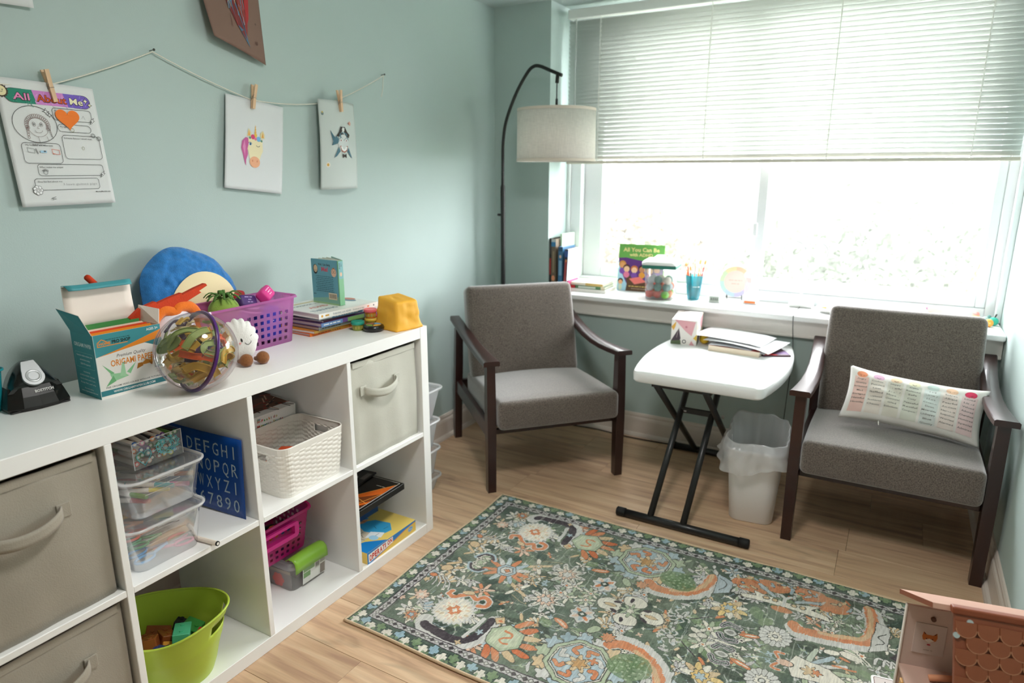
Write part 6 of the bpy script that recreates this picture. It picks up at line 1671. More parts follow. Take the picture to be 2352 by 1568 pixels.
# blue stencil sheet
st_ = thing('letter_stencil', 'blue plastic letter and number stencil leaning on the cube divider', 'stencil', (.452, -.752, MZ))
def stf(x, y_, h): 
    u = x / .30
    return Vector((-.300 + x, -.006 - .020 * (1 - u) ** 1.5 - .006 * math.sin(PI * u) + .010 * (y_ / .22) * u - h, y_ + .012 * (1 - u)))
o = B().grid(lambda u, v: stf(u * .30, v * .218, 0), 20, 8).obj('sheet', M('#0b4a9c', .3, trans=.15), st_, smooth=True); solid(o, .0012, 1)
pr = Print(stf, base=.0018)
for r_i, rw in enumerate(('ABC DEF GHI', 'JKL MNO PQR', 'STU VWX YZ1', '234 567 890')):
    cs = rw.replace(' ', '')
    for c_i, ch in enumerate(cs):
        if c_i < 3: continue
        x = .022 + c_i * .0305; y_ = .160 - r_i * .049
        pr.text(ch, x + .006, y_, w=.004 if ch in 'I1' else .020, h=.037, col='#a9bac6', al='c')
        pr.rect(x + .003, y_ + .016, .0055, .0022, '#0b4a9c') if ch not in 'XYZVWI17' else None
pr.obj('cut_letters', st_)
marker('white marker with black tip lying loose at the shelf edge', (.500, -.8790, MZ + .0062), (math.radians(90), 0, math.radians(277.5)), '#1a1a1a', body='#efe2d2', L=.118, group='loose marker', r=.0060)

# --- lime bucket of toy bricks
lb = thing('lime_bucket', 'lime green plastic tub with handle slots in the lower cube', 'bucket', (.378, -.957, BZ), math.radians(38))
LIME = M('#c2da4e', .3, trans=.15)
NB = 96; ZB_ = [0, .004, .03, .06, .085, .095, .105, .115, .122, .134, .148, .158, .166, .170]
def brad(z): return .088 + .040 * (z / .17) ** .9 + (.0012 if abs(z - .100) < .006 or abs(z - .03) < .004 else 0)
q = B(); R = []
for j, z_ in enumerate(ZB_):
    ring_ = []
    for i in range(NB):
        a = 2 * PI * i / NB; r0 = brad(z_); bul = (.012 * abs(math.cos(a)) ** 6) * (z_ / .17) ** 2
        zz = z_ + (.012 * math.cos(2 * a) if z_ > .12 else .012 * math.cos(2 * a) * (z_ / .12) ** 3)
        ring_.append(q.bm.verts.new(((r0 + bul) * 1.04 * math.cos(a), (r0 + bul * .2) * .95 * math.sin(a), zz)))
    R.append(ring_)
for j in range(len(ZB_) - 1):
    for i in range(NB):
        a = ((i + .5) / NB * 360) % 180; da = min(a, 180 - a)
        if j in (8, 9) and da < 25: continue
        q.bm.faces.new((R[j][i], R[j][(i + 1) % NB], R[j + 1][(i + 1) % NB], R[j + 1][i]))
q.bm.faces.new(R[0][::-1])
o = q.obj('tub', LIME, lb, smooth=True); solid(o, .0022, 0)
B().tube([tuple(v) for v in [( (brad(.17) + .012 * abs(math.cos(2 * PI * i / NB)) ** 6) * 1.04 * math.cos(2 * PI * i / NB), (brad(.17) + .0024 * abs(math.cos(2 * PI * i / NB)) ** 6) * .95 * math.sin(2 * PI * i / NB), .170 + .012 * math.cos(4 * PI * i / NB)) for i in range(NB)]], .0030, 8, closed=True).obj('rim', LIME, lb, smooth=True)
rb = random.Random(5)
TOYC = [('#4fb98a', 'mint green', (.060, .034, .026)), ('#8a4a22', 'brown', (.050, .030, .022)), ('#c98a2a', 'ochre', (.050, .034, .010)), ('#2f7d34', 'dark green', (.040, .034, .020)), ('#b3272c', 'red', (.034, .024, .012)), ('#1d1f26', 'black', (.022, .022, .040)), ('#a35a2c', 'rust brown', (.030, .026, .030)), ('#d9b27a', 'tan', (.046, .030, .012)), ('#2a3f7a', 'navy', (.022, .026, .034)), ('#d97a2a', 'orange', (.036, .020, .012))]
spots = [((.030, .010), .062, 0), ((-.020, .022), .050, 1), ((.050, -.055), .058, 2), ((.045, .055), .052, 3), ((.072, .020), .048, 4), ((.015, -.075), .055, 5), ((-.045, -.02), .058, 6), ((.070, -.03), .048, 7), ((-.01, -.06), .050, 8), ((.055, .002), .046, 9), ((-.05, .04), .05, 1), ((.0, .07), .045, 5), ((-.075, .0), .05, 6), ((.02, -.03), .045, 2), ((.062, .048), .035, 4), ((-.03, -.07), .045, 3)]
for k, ((x, y_), z_, ti) in enumerate(spots):
    col, nm, sz = TOYC[ti]; sz = tuple(1.15 * q_ for q_ in sz)
    cc, ss = math.cos(math.radians(38)), math.sin(math.radians(38))
    w_ = ['largest of the bricks', 'near the back', 'near the front rim', 'by the handle slot', 'under the slot', 'at the left', 'in the middle', 'at the front', 'half buried', 'small and flat', 'far back', 'against the back wall', 'at the far left', 'in the heap middle', 'showing through the slot', 'at the near left'][k]
    t = thing('toy_brick', '%s toy brick in the lime tub, %s' % (nm, w_), 'toy brick', (.378 + (x * cc - y_ * ss) * .85, -.957 + (x * ss + y_ * cc) * .85, BZ + z_ + .040), rot=(rb.uniform(-.35, .35), rb.uniform(-.35, .35), rb.uniform(0, 3.1)), group='toy bricks in the lime tub')
    B().box((0, 0, 0), sz, bevel=.0015, seg=1).obj('brick_body', M(col, .35), t)
    q = B().tube([(-sz[0] * .25, 0, sz[2] / 2), (-sz[0] * .25, 0, sz[2] / 2 + .0025)], .0055, 10).obj('stud', M(col, .35), t); B().tube([(sz[0] * .25, 0, sz[2] / 2), (sz[0] * .25, 0, sz[2] / 2 + .0025)], .0055, 10).obj('stud', M(col, .35), t)

# --- white woven basket
wv = thing('woven_basket', 'white plastic basket with woven pattern in the upper cube', 'basket', (.374, -.520, MZ))
WB = M('#f0ebe2', .45); nx_, ny_, nc_ = 40, 34, 6; NL = 44; bh = .150
lv = [(bh * j / NL, .172 + .022 * j / NL, .218 + .022 * j / NL, .026) for j in range(NL + 1)]
tot = 2 * (nx_ + ny_ + 2 * nc_)
def wdisp(i, j, v):
    if 2 < j < NL - 5:
        a = (i % 4) / 4; b_ = (j + (2 if (i // 4) % 2 else 0)) % 4
        s = .0016 * (1 if b_ < 2 else -.2) * (1 - abs(a - .4))
        d = Vector((v.x / .09, v.y / .115, 0)); m_ = max(abs(d.x), abs(d.y))
        if abs(d.x) > abs(d.y): v.x += s * (1 if d.x > 0 else -1)
        else: v.y += s * (1 if d.y > 0 else -1)
    return v
def wskip(i, j):
    # handle slots in the middle of the two short sides (y ends): segments on the x-straights
    seg = i if i < nx_ else (i - (nx_ + nc_ + ny_ + nc_) if nx_ + 2 * nc_ + ny_ <= i < 2 * nx_ + 2 * nc_ + ny_ else -1)
    return seg >= 0 and nx_ * .28 <= seg < nx_ * .72 and NL * .70 <= j < NL * .84
o = shell(lv, nx_, ny_, nc_, skip=wskip, disp=wdisp).obj('basket_wall', WB, wv); solid(o, .002, 1)
rim = shell([(bh - .006, .196, .242, .029), (bh, .199, .245, .03), (bh + .002, .195, .241, .028), (bh, .190, .236, .026)], 4, 4, 6, floor=False).obj('rim', WB, wv, smooth=True)
t = thing('orange_card', 'orange and teal card lying inside the white woven basket', 'card', (.372, -.545, MZ + .078), rot=(.12, -.1, .3))
B().box((0, .0, 0), (.10, .12, .003), bevel=.001, seg=1).obj('card_board', M('#e0562a', .5), t); B().box((-.02, -.062, .004), (.05, .03, .002)).obj('teal_strip', M('#2f7a86', .5), t)
# --- box of magnetic sticks behind it, on a green game box
gb = thing('game_box', 'dark green flat box under the magnetic sticks box', 'box', (.185, -.560, MZ))
B().box2((-.08, -.150, 0), (.065, .150, .128), .0015, 1).obj('box_bottom', M('#26402c', .5), gb); B().box2((-.082, -.152, .110), (.067, .152, .140), .0015, 1).obj('box_lid', M('#1e3526', .5), gb)
mg = thing('magnetic_sticks_box', 'white box of magnetic sticks behind the woven basket', 'box', (.192, -.532, MZ + .1405), rot=(0, math.radians(5), 0))
B().box2((-.075, -.125, 0), (.078, .125, .050), .001, 1).obj('carton', M('#eceae8', .45), mg)
pr = Print(on_plane((.078, -.125, 0), (0, 1, 0), (0, 0, 1)), base=.0004)
def rainbow(p_, s_, x, y_, h_, dx_, cs):
    for k, ch in enumerate(s_): p_.text(ch, x + k * dx_, y_, h=h_, col=cs[k % len(cs)], bold=.03)
RC = ['#d83a3a', '#d07a2a', '#3a9a4a', '#3a6ab0', '#8a4a9a', '#c0a020', '#2a2a2a']
rainbow(pr, 'Paakido', .118, .030, .0085, .0088, ['#d83a3a', '#3a9a4a', '#7a9a3a', '#d07a2a', '#3a3a3a', '#b04a3a', '#c0a84a']); rainbow(pr, 'Magnetic Sticks', .102, .0145, .0085, .0066, ['#d8342a', '#d8342a', '#c0a020', '#3a9a4a', '#3a7ab0', '#5a8a4a', '#8a3a6a'])
for k in range(4): pr.ring(.105 + .006 * (k % 2), .034 + .0062 * (k // 2), .0024, .0022, .0013, RC[k], n=10)
pr.obj('front_print', mg)
pr = Print(on_plane((-.075, -.125, .050), (1, 0, 0), (0, 1, 0)), base=.0004); pr.rect(.004, .004, .120, .242, '#6a4636'); pr.rect(.0, .0, .04, .25, '#4a3026')
rk = random.Random(2)
for k in range(26): x, y_ = rk.uniform(.02, .12), rk.uniform(.02, .23); a = rk.random() * 3; pr.line([(x, y_), (x + .04 * math.cos(a), y_ + .04 * math.sin(a))], .004, rk.choice(['#2a1c16', '#a8452c', '#c9a08a', '#3a2a20'])); pr.ell(x, y_, .006, .006, rk.choice(['#2a1c16', '#8a2a1c']), n=10)
pr.obj('top_print', mg)
for k in range(2): 
    t = thing('rolled_paper', ['cream rolled paper end beside the magnetic sticks box', 'thin cream roll under the other beside the sticks box'][k], 'paper roll', (.150 + k * .03, -.405 + .002 * k, MZ + .006 + .0), 0)
    B().tube([(0, 0, 0), (0, 0, .115 + .012 * k)], .0085 - .002 * k, 12).obj('roll', M('#e4dacb', .7), t)

# --- clear box with green clip and tilted magenta basket
gcb = thing('clip_box', 'clear storage box with green clip handle and printed label', 'storage box', (.262, -.508, BZ))
o = shell([(0, .235, .125, .018), (.004, .240, .130, .02), (.080, .262, .142, .024), (.084, .266, .146, .026)], 4, 4, 5).obj('box_body', clear('#f6f4f6', .22, .14, .1), gcb, angle=45)
b = shell([(.078, .272, .152, .028), (.092, .272, .152, .028), (.098, .262, .142, .026), (.096, .236, .118, .022)], 4, 4, 6, floor=False); b.bm.faces.new([b.bm.verts.new((x, y_, .096)) for x, y_ in rr_pts(.236, .118, .022, 4, 4, 6)])
l = b.obj('lid', clear('#f4f2f6', .36, .14, .12), gcb, angle=45)
for s in (-1, 1):
    q = B(); q.grid(lambda u, v: (s * ([.098, .112, .128, .139, .142, .141][int(round(v * 5))]), -.064 + .128 * u, [.103, .112, .112, .103, .088, .070][int(round(v * 5))] - .003 * (2 * u - 1) ** 2), 12, 5)
    c_ = q.obj('clip_handle', M('#86b83c', .3), gcb, smooth=True); solid(c_, .003, 0)
pr = Print(on_plane((.1235, 0, 0), (0, 1, 0), (.10, 0, 1)), base=.0036); pr.rect(-.030, .010, .092, .066, '#dcdcd6'); pr.rect(-.028, .050, .045, .022, '#8fae7c'); pr.rect(-.028, .030, .028, .018, '#7ba06a'); pr.rect(.020, .042, .018, .026, '#bdb9b0'); pr.rect(.040, .050, .020, .022, '#a9a49c'); pr.rect(.040, .012, .020, .034, '#8a7f78'); pr.rect(.0, .012, .034, .026, '#e8e8e2')
for k in range(8): pr.rect(.022 + k * .0018, .046, .0009, .014, '#4a4a4a')
pr.line([(-.030, .010), (-.030, .076), (.062, .076)], .0012, '#f4f4f0'); pr.obj('label_print', gcb)
t = thing('craft_card', 'grey card with a red flower inside the clip box', 'card', (.318, -.568, BZ + .004), math.radians(4)); B().box2((-.045, 0, 0), (.050, .004, .055), .0006, 1).obj('card_board', M('#8a8580', .7), t)
pr = Print(on_plane((0, -.0002, 0), (1, 0, 0), (0, 0, 1)), base=.0005); pr.rect(-.045, .046, .095, .010, '#b3a48e'); pr.ell(.000, .020, .017, .017, '#e2483a', n=16); [pr.ell(.014 * math.cos(k * 1.05), .020 + .014 * math.sin(k * 1.05), .010, .010, '#e2483a', n=12) for k in range(6)]; pr.obj('flower_print', t)
for k, (x, y_, c, h_, nm) in enumerate(((.215, -.545, '#8a4a40', .060, 'dusty red'), (.262, -.530, '#b8aeb8', .058, 'lilac grey'), (.322, -.505, '#8a7a74', .055, 'taupe'), (.20, -.49, '#3a86b8', .035, 'blue'), (.285, -.478, '#d88a8a', .066, 'pink'))):
    t = thing('craft_roll', '%s craft piece standing in the clip box' % nm, 'craft supply', (x, y_, BZ + .004), group='craft supplies in the clip box'); B().box2((-.020, -.014, 0), (.020, .014, h_), .004, 2).obj('block', M(c, .7, var=.1, vs=60), t)
mb = holed_basket('plastic_basket', 'magenta plastic basket tilted on top of the clip box', (.262, -.580, BZ + .116), (math.radians(6), math.radians(-2), math.radians(90 - 3)), .232, .200, .138, clear('#d02a88', .90, .10, .25, tint='#e060b0'), 8, 7, 5)
# local frame: -y side faces the room after the turn
fm = M('#cf2a88', .35)
q = B(); pf = rr_pts(.150, .052, .010, 4, 2, 3); pi_ = rr_pts(.120, .028, .004, 4, 2, 3)
A = [q.bm.verts.new((x - .02, -.108, y_ + .098)) for x, y_ in pf]; D = [q.bm.verts.new((x - .02, -.116, y_ + .098)) for x, y_ in pf]; E_ = [q.bm.verts.new((x - .02, -.116, y_ + .100)) for x, y_ in pi_]; G_ = [q.bm.verts.new((x - .02, -.100, y_ + .100)) for x, y_ in pi_]
for P_, Q_ in ((A, D), (D, E_), (E_, G_)):
    for i in range(len(P_)): q.bm.faces.new((P_[i], P_[(i + 1) % len(P_)], Q_[(i + 1) % len(P_)], Q_[i]))
q.obj('handle', fm, mb)
for k in range(10):
    t = thing('toy_piece', '%s toy piece inside the magenta basket, %s' % (['green', 'teal', 'orange', 'blue', 'dark green'][k % 5], ['at the front', 'at the back'][k // 5]), 'toy', (.300 - .09 * (k // 5) + .01 * (k % 2), -.665 + .040 * (k % 5), BZ + .130 + .012 * (k % 3)), rot=(.3 * k, .2 * k, k), group='toy pieces in the magenta basket'); B().box((0, 0, .02), (.034, .034, .060), bevel=.006).obj('piece', M(['#1f6a44', '#2a7f8a', '#d9822a', '#2f6fae', '#173a2a'][k % 5], .45), t)

# --- games in the last cube
og = thing('board_game', 'yellow and blue board game box with red lettering in the lower cube', 'game box', (.347, -.220, BZ))
gw_, gl_, gh_ = .262, .252, .041
B().box2((-gw_ / 2, -gl_ / 2, 0), (gw_ / 2, gl_ / 2, gh_), .001, 1).obj('carton', M('#e9c868', .4), og)
F = Print(on_plane((gw_ / 2, -gl_ / 2, 0), (0, 1, 0), (0, 0, 1)), base=.0004, rough=.35)
F.rect(0, 0, gl_, gh_, '#ecc860'); F.poly([(.0, .0), (.022, 0), (.10, .014), (.19, .031), (gl_, .036), (gl_, gh_), (0, gh_)], '#1f7fc4'); F.poly([(.022, 0), (.03, 0), (.11, .013), (.20, .030), (gl_, .0345), (gl_, .036), (.19, .031), (.10, .014)], '#e8902a')
F.poly([(.006, .004), (.128, .0175), (.128, .0385), (.006, .0335)], '#f2f0ea')
for k, ch in enumerate('OPERATION'): F.text(ch, .010 + k * .0128, .0075 + k * .0017, h=.0215 - .0007 * k, w=.0115 if ch != 'I' else .004, col='#c8281e', bold=.04)
F.ell(.222, .020, .013, .009, '#2f8fd0', rot=.1); F.ring(.222, .020, .0115, .0076, .0012, '#eef4f8', rot=.1); F.bars(.222, .0205, .015, .003, '#eef4f8', 'c'); F.bars(.222, .0165, .015, .003, '#eef4f8', 'c')
F.obj('front_print', og)
U = Print(on_plane((-gw_ / 2, -gl_ / 2, gh_), (1, 0, 0), (0, 1, 0)), base=.0004, rough=.35)     # x: depth towards room, y: along the shelf
U.rect(0, 0, gw_, gl_, '#efd06c'); U.poly([(gw_, 0), (gw_, .10), (gw_ - .055, .05), (gw_ - .075, 0)], '#1f7fc4')
U.poly([(gw_ - .075, 0), (gw_ - .05, .028), (gw_ - .095, .030), (gw_ - .11, 0)], '#d8342a'); U.poly([(gw_ - .078, .0), (gw_ - .066, .018), (gw_ - .085, .016), (gw_ - .088, 0)], '#f4f2ec')
# generic cartoon figures: a helper in blue leaning over a table
U.poly([(.10, .0), (.20, .02), (.20, .10), (.12, .12), (.06, .06), (.06, 0)], '#d8c9b0'); U.poly([(.115, .12), (.16, .10), (.225, .115), (.235, .155), (.20, .19), (.14, .18), (.115, .15)], '#38a6d8'); U.poly([(.19, .07), (.235, .10), (.225, .13), (.18, .11)], '#eef2f4'); U.ell(.10, .150, .022, .024, '#e8a070', n=16); U.poly([(.080, .135), (.088, .180), (.115, .175), (.10, .15)], '#5ab4dc'); U.ell(.215, .085, .018, .014, '#a8d4ec', n=14); U.poly([(.06, .03), (.12, .05), (.14, .09), (.09, .10), (.04, .07)], '#c98a62'); U.ell(.075, .095, .02, .022, '#d89a70', n=14); U.poly([(.05, .09), (.055, .12), (.085, .125), (.07, .105)], '#2a1c16')
for k in range(14): a = rk.random() * 6; x, y_ = rk.uniform(.06, .22), rk.uniform(.04, .19); U.line([(x, y_), (x + .02 * math.cos(a), y_ + .02 * math.sin(a))], .0016, '#26221e')
U.line([(.08, .215), (.092, .225), (.085, .235)], .003, '#2f5a4a'); U.line([(.075, .222), (.10, .224)], .002, '#2f5a4a')
U.obj('top_print', og)
bsup = thing('game_box', 'dark blue game box between the yellow and the black game boxes', 'game box', (.262, -.235, BZ + .0415))
B().box2((-.12, -.13, 0), (.06, .125, .115), .001, 1).obj('carton', M('#1d4f8c', .45), bsup)
ck = thing('game_box', 'black and orange game box near the top of the game stack', 'game box', (.322, -.240, BZ + .1570), math.radians(1))
B().box2((-.125, -.13, 0), (.125, .132, .022), .001, 1).obj('carton', M('#101010', .3), ck)
U = Print(on_plane((-.125, -.13, .022), (1, 0, 0), (0, 1, 0)), base=.0004, rough=.25)
U.rect(.006, .006, .238, .250, '#141210'); U.poly([(.235, .01), (.235, .235), (.10, .01)], '#e06a1c'); U.poly([(.235, .01), (.235, .08), (.19, .01)], '#5a2c14'); U.poly([(.20, .05), (.235, .10), (.235, .16), (.18, .10)], '#7a3c18'); U.poly([(.14, .03), (.20, .05), (.18, .10), (.13, .08)], '#c8481a'); U.ell(.145, .085, .035, .03, '#d8441a', n=18); U.ell(.135, .095, .02, .014, '#f0781e', n=14)
for a, c_ in (((.10, .01), (.235, .235)), ((.235, .08), (.15, .11)), ((.19, .01), (.235, .16))): U.line([a, c_], .0022, '#f2a848')
U.line([(.238, .008), (.238, .252)], .002, '#f2f0ea'); U.line([(.10, .252), (.238, .252)], .002, '#e8e6e0'); U.bars(.175, .20, .04, .006, '#b8b4ac'); U.poly([(.215, .012), (.232, .03), (.232, .012)], '#e8e2d8')
U.obj('top_print', ck)
mgz = thing('magazine', 'black glossy magazine lying on the black and orange game box', 'magazine', (.240, -.225, BZ + .1795), math.radians(7))
B().box2((-.085, -.12, 0), (.085, .12, .006), .0006, 1).obj('pages', M('#15151a', .3), mgz)
U = Print(on_plane((-.085, -.12, .006), (0, 1, 0), (-1, 0, 0)), base=.0003, rough=.3); U.text('S', .06, -.150, w=.022, h=.034, col='#8a8884', bold=.03); U.ell(.16, -.12, .03, .018, '#b8b4b0', n=16); U.rect(.17, -.165, .05, .02, '#6a6866'); U.obj('cover_print', mgz)

# --- stack of clear tubs beyond the shelf end
for k, (z0, h_, w_, lab) in enumerate(((.001, .066, .0, 'lowest'), (.0705, .116, .0, 'second lowest'), (.190, .116, .0, 'second highest'), (.3095, .134, .018, 'topmost'))):
    t = thing('clear_tub', 'translucent white tub, %s of the stack beyond the shelf end' % lab, 'tub', (.200, .160, z0), group='clear tubs stacked beyond the shelf')
    o = shell([(0, .190, .225, .02), (.003, .195, .23, .022), (h_ - .014, .225 + w_, .262 + w_, .03), (h_ - .012, .238 + w_, .275 + w_, .034), (h_ - .002, .242 + w_, .279 + w_, .036), (h_, .234 + w_, .271 + w_, .032)], 4, 4, 6).obj('tub_body', clear('#f4f7fa', .40, .12, .15), t, angle=45)
    B().tube([(x, y_, h_ - .004) for x, y_ in rr_pts(.243 + w_, .280 + w_, .036, 6, 6, 8)], .0042, 7, closed=True).obj('tub_rim', clear('#ffffff', .6, .12, .2), t, smooth=True)
    if k == 3:
        t2 = thing('pink_toy', 'pink soft toy inside the topmost clear tub', 'toy', (.235, .190, z0 + .004)); B().ball((0, 0, .042), .042, 18, 12, (1, 1.2, 1)).ball((.01, .02, .085), .022, 14, 10).obj('body', M('#e8456e', .8), t2, smooth=True)
        t2 = thing('grey_toy', 'dark grey toy inside the topmost clear tub', 'toy', (.20, .090, z0 + .004)); B().box((0, 0, .045), (.07, .06, .09), bevel=.01).obj('body', M('#4a525c', .6), t2)

# ================================================================== ON THE WINDOW SILL
def up_book(label, x0, x1, y0, d, h, col, sp=None, lean=0.0, cover=None, group='books standing on the sill'):
    t = thing('book', label, 'book', ((x0 + x1) / 2, y0 + d / 2, SZ), rot=(0, lean, 0), group=group); w = x1 - x0
    B().box2((-w / 2 + .0015, -d / 2 + .002, .002), (w / 2 - .0015, d / 2 - .003, h - .003)).obj('pages', M('#efeadf', .8), t)
    for s, nm in ((-1, 'back_cover'), (1, 'front_cover')): B().box2((s * w / 2 - s * .0016, -d / 2, 0), (s * w / 2, d / 2, h)).obj(nm, M(cover if cover and s > 0 else col, .4), t)
    B().box2((-w / 2, -d / 2 - .0008, 0), (w / 2, -d / 2 + .0012, h), .0005, 1).obj('spine', M(col, .4), t)
    if sp:
        p_ = Print(on_plane((-w / 2, -d / 2 - .0008, 0), (1, 0, 0), (0, 0, 1)), base=.0003); sp(p_, w, h); p_.obj('spine_print', t)
    return t
up_book('thin black and red book against the window reveal', .3135, .3245, 1.262, .17, .262, '#1c1818', lambda p_, w, h: (p_.rect(.001, h * .30, w - .002, h * .32, '#a82c2a'), p_.rect(.002, h * .70, w - .004, h * .2, '#4a4644')))
up_book('tan book with blue bands on the sill', .3250, .3485, 1.262, .165, .258, '#6a5a48', lambda p_, w, h: (p_.rect(0, h * .86, w, h * .09, '#3a7fae'), p_.rect(0, h * .95, w, h * .05, '#b8c4c8'), p_.ell(w / 2, h * .24, w * .4, .014, '#e0926a'), p_.rect(0, h * .05, w, h * .11, '#6aa4c8'), p_.rect(w * .3, h * .35, w * .4, h * .42, '#8a7a60')))
up_book('tall pale green book pushed back between the spines', .3500, .3610, 1.31, .150, .282, '#b8d8bc', None, cover='#cfe4cf')
up_book('blue spined book on the sill', .3625, .3860, 1.265, .150, .222, '#3a6c92', lambda p_, w, h: (p_.rect(0, h * .9, w, h * .1, '#27506e'), p_.ell(w / 2, h * .78, .006, .008, '#d8b8a0'), p_.rect(w * .15, h * .35, w * .7, h * .34, '#7aa4c0'), p_.rect(0, 0, w, h * .22, '#1f7ca6')))
up_book('dark red and blue spined book, last of the standing books', .3900, .4100, 1.262, .150, .212, '#2a2c44', lambda p_, w, h: (p_.rect(0, h * .82, w, h * .14, '#3a5a9a'), p_.rect(w * .2, h * .12, w * .6, h * .6, '#a8484a'), p_.rect(w * .3, h * .7, w * .4, h * .06, '#d8804a')), lean=.05, cover='#dfe9ec')
# books lying flat
z = SZ
for k, (lab, w_, d_, h_, col, x, rz_) in enumerate((('white book lying lowest on the sill', .215, .145, .016, '#ece8e0', .505, .02), ('green and black book lying in the middle of the flat pile', .205, .140, .016, '#4f7a52', .500, .05), ('cream and ochre book lying on top of the flat pile', .195, .135, .014, '#e4dcc8', .500, .0))):
    book('book', lab, (x, 1.36, z), rz_, w_, d_, h_, col, spine_print=[None, lambda p_, w, h: (p_.rect(0, 0, w * .25, h, '#1c1414'), p_.rect(w * .12, 0, w * .11, h, '#b02c2c'), p_.rect(w * .32, h * .2, w * .45, h * .6, '#c8d0c4'), p_.rect(w * .9, 0, w * .1, h, '#d8cdb0')), lambda p_, w, h: p_.rect(w * .52, 0, w * .48, h, '#cfae6a')][k], group='books lying on the sill'); z += h_ + .0003
pk = thing('pink_card', 'pink card standing between the upright and flat books', 'card', (.4165, 1.262, SZ), rot=(0, .04, 0)); B().box2((-.0045, 0, 0), (.0045, .12, .055), .001, 1).obj('card_board', M('#c83a72', .5), pk)
# picture book with its cover to the room
kb = thing('picture_book', 'green and purple picture book standing with its cover to the room', 'book', (.735, 1.437, SZ), rot=(math.radians(-5), 0, math.radians(3)))
kw, kh = .232, .236
B().box2((-kw / 2, -.002, 0), (kw / 2, .0, kh)).obj('front_cover', M('#6aa84a', .4), kb); B().box2((-kw / 2 + .002, 0, .001), (kw / 2 - .002, .005, kh - .001)).obj('pages', M('#efeadf', .8), kb); B().box2((-kw / 2, .005, 0), (kw / 2, .007, kh)).obj('back_cover', M('#6aa84a', .4), kb)
P = Print(on_plane((-kw / 2, -.002, 0), (1, 0, 0), (0, 0, 1)), base=.0004, rough=.4)
P.rect(0, 0, kw, kh, '#66a64e'); P.poly([(0, 0), (kw, 0), (kw, .165), (.16, .150), (.10, .158), (.04, .168), (0, .165)], '#5e2f7c'); P.poly([(0, 0), (.048, 0), (.052, .03), (.03, .07), (.012, .11), (0, .16)], '#a9d2e6'); P.poly([(.045, 0), (kw, 0), (kw, .05), (.13, .06), (.10, .07), (.04, .08), (.05, .04)], '#5e3c22')
P.text('All You Can Be', .022, .198, w=.185, h=.020, col='#f0dc9a', bold=.03, rot=.02); P.text('with ADHD', .055, .176, w=.12, h=.016, col='#f0dc9a', bold=.03)
for x, y_, c, hr in ((.022, .128, '#d89a62', '#c88a3a'), (.045, .110, '#f0c49a', '#4a2a1c'), (.085, .106, '#f2c8a0', '#c8702a'), (.125, .110, '#c98a62', '#2a1c16'), (.165, .105, '#f0c49a', '#8a4a22'), (.200, .112, '#d89a70', '#1c1614')):
    P.ell(x, y_ + .006, .019, .018, hr, n=16); P.ell(x, y_, .015, .015, c, n=16); P.ell(x, y_ - .028, .016, .016, ['#e8a03a', '#d8605a', '#7a4aa8', '#4aa0c8', '#e07a9a', '#5aa05a'][int(x * 100) % 6], n=12)
P.poly([(.06, .062), (.115, .075), (.15, .05), (.09, .035)], '#ee7a72'); P.ell(.016, .050, .014, .013, '#2a1c16', n=14); P.ell(.016, .043, .011, .012, '#e8a878', n=14); P.ell(.016, .018, .010, .017, '#d9e4d0', n=12)
P.bars(.06, .022, .13, .006, '#e8c86a'); P.bars(.075, .011, .09, .004, '#cdb89a'); P.obj('cover_print', kb)
# pom-pom container
pc = thing('pompom_jar', 'clear square container with green banded white lid holding pompoms', 'container', (.885, 1.315, SZ), math.radians(7))
o = shell([(0, .118, .118, .016), (.003, .124, .124, .018), (.125, .140, .140, .02), (.150, .146, .146, .022)], 4, 4, 5).obj('jar_body', clear('#f6f6f4', .14, .14, .1), pc, angle=45)
B().box2((-.079, -.079, .148), (.079, .079, .166), .004).obj('green_band', M('#2f7a6a', .4), pc)
o = shell([(.166, .164, .164, .02), (.176, .164, .164, .02), (.184, .150, .150, .02), (.186, .10, .10, .02), (.200, .060, .060, .016), (.204, .052, .052, .014)], 4, 4, 5, floor=False); o.bm.faces.new([o.bm.verts.new((x, y_, .204)) for x, y_ in rr_pts(.052, .052, .014, 4, 4, 5)]); lo = o.obj('lid', M('#f2f2f0', .4), pc, angle=45)
B().tube([(.022, -.010, .196), (.026, -.012, .209)], .007, 10).obj('lid_button', M('#e0983a', .4), lo)
PCc = [('#e0482c', 'red'), ('#f0822c', 'orange'), ('#7fc04a', 'lime'), ('#2f5fb0', 'blue'), ('#c4c8cc', 'silver'), ('#6a8f8a', 'sage'), ('#f06a3a', 'coral'), ('#d8d0c4', 'cream')]
rp = random.Random(8)
for k in range(24):
    lay = k // 9; i = k % 9; ci = [0, 0, 2, 1, 6, 1, 3, 0, 2, 4, 5, 5, 0, 6, 4, 5, 4, 6, 4, 5, 7, 4, 7, 5][k]
    a, b_ = -.040 + .040 * (i % 3), -.040 + .040 * (i // 3)
    t = thing('pompom', '%s pompom, %s layer of the container, %s row, %s' % (PCc[ci][1], ['bottom', 'middle', 'top'][lay], ['front', 'centre', 'back'][i // 3], ['left', 'middle', 'right'][i % 3]), 'pompom', (.885 + a + rp.uniform(-.006, .006), 1.315 + b_ + rp.uniform(-.006, .006), SZ + .024 + lay * .034), group='pompoms in the container')
    q = B(); q.ball((0, 0, 0), .019, 14, 10)
    for v in q.bm.verts: v.co *= 1 + .12 * mnoise.noise(v.co * 220 + Vector((k, 0, 0)))
    q.obj('fluff', M(PCc[ci][0], .95, bump=.8, bs=500), t, smooth=True)
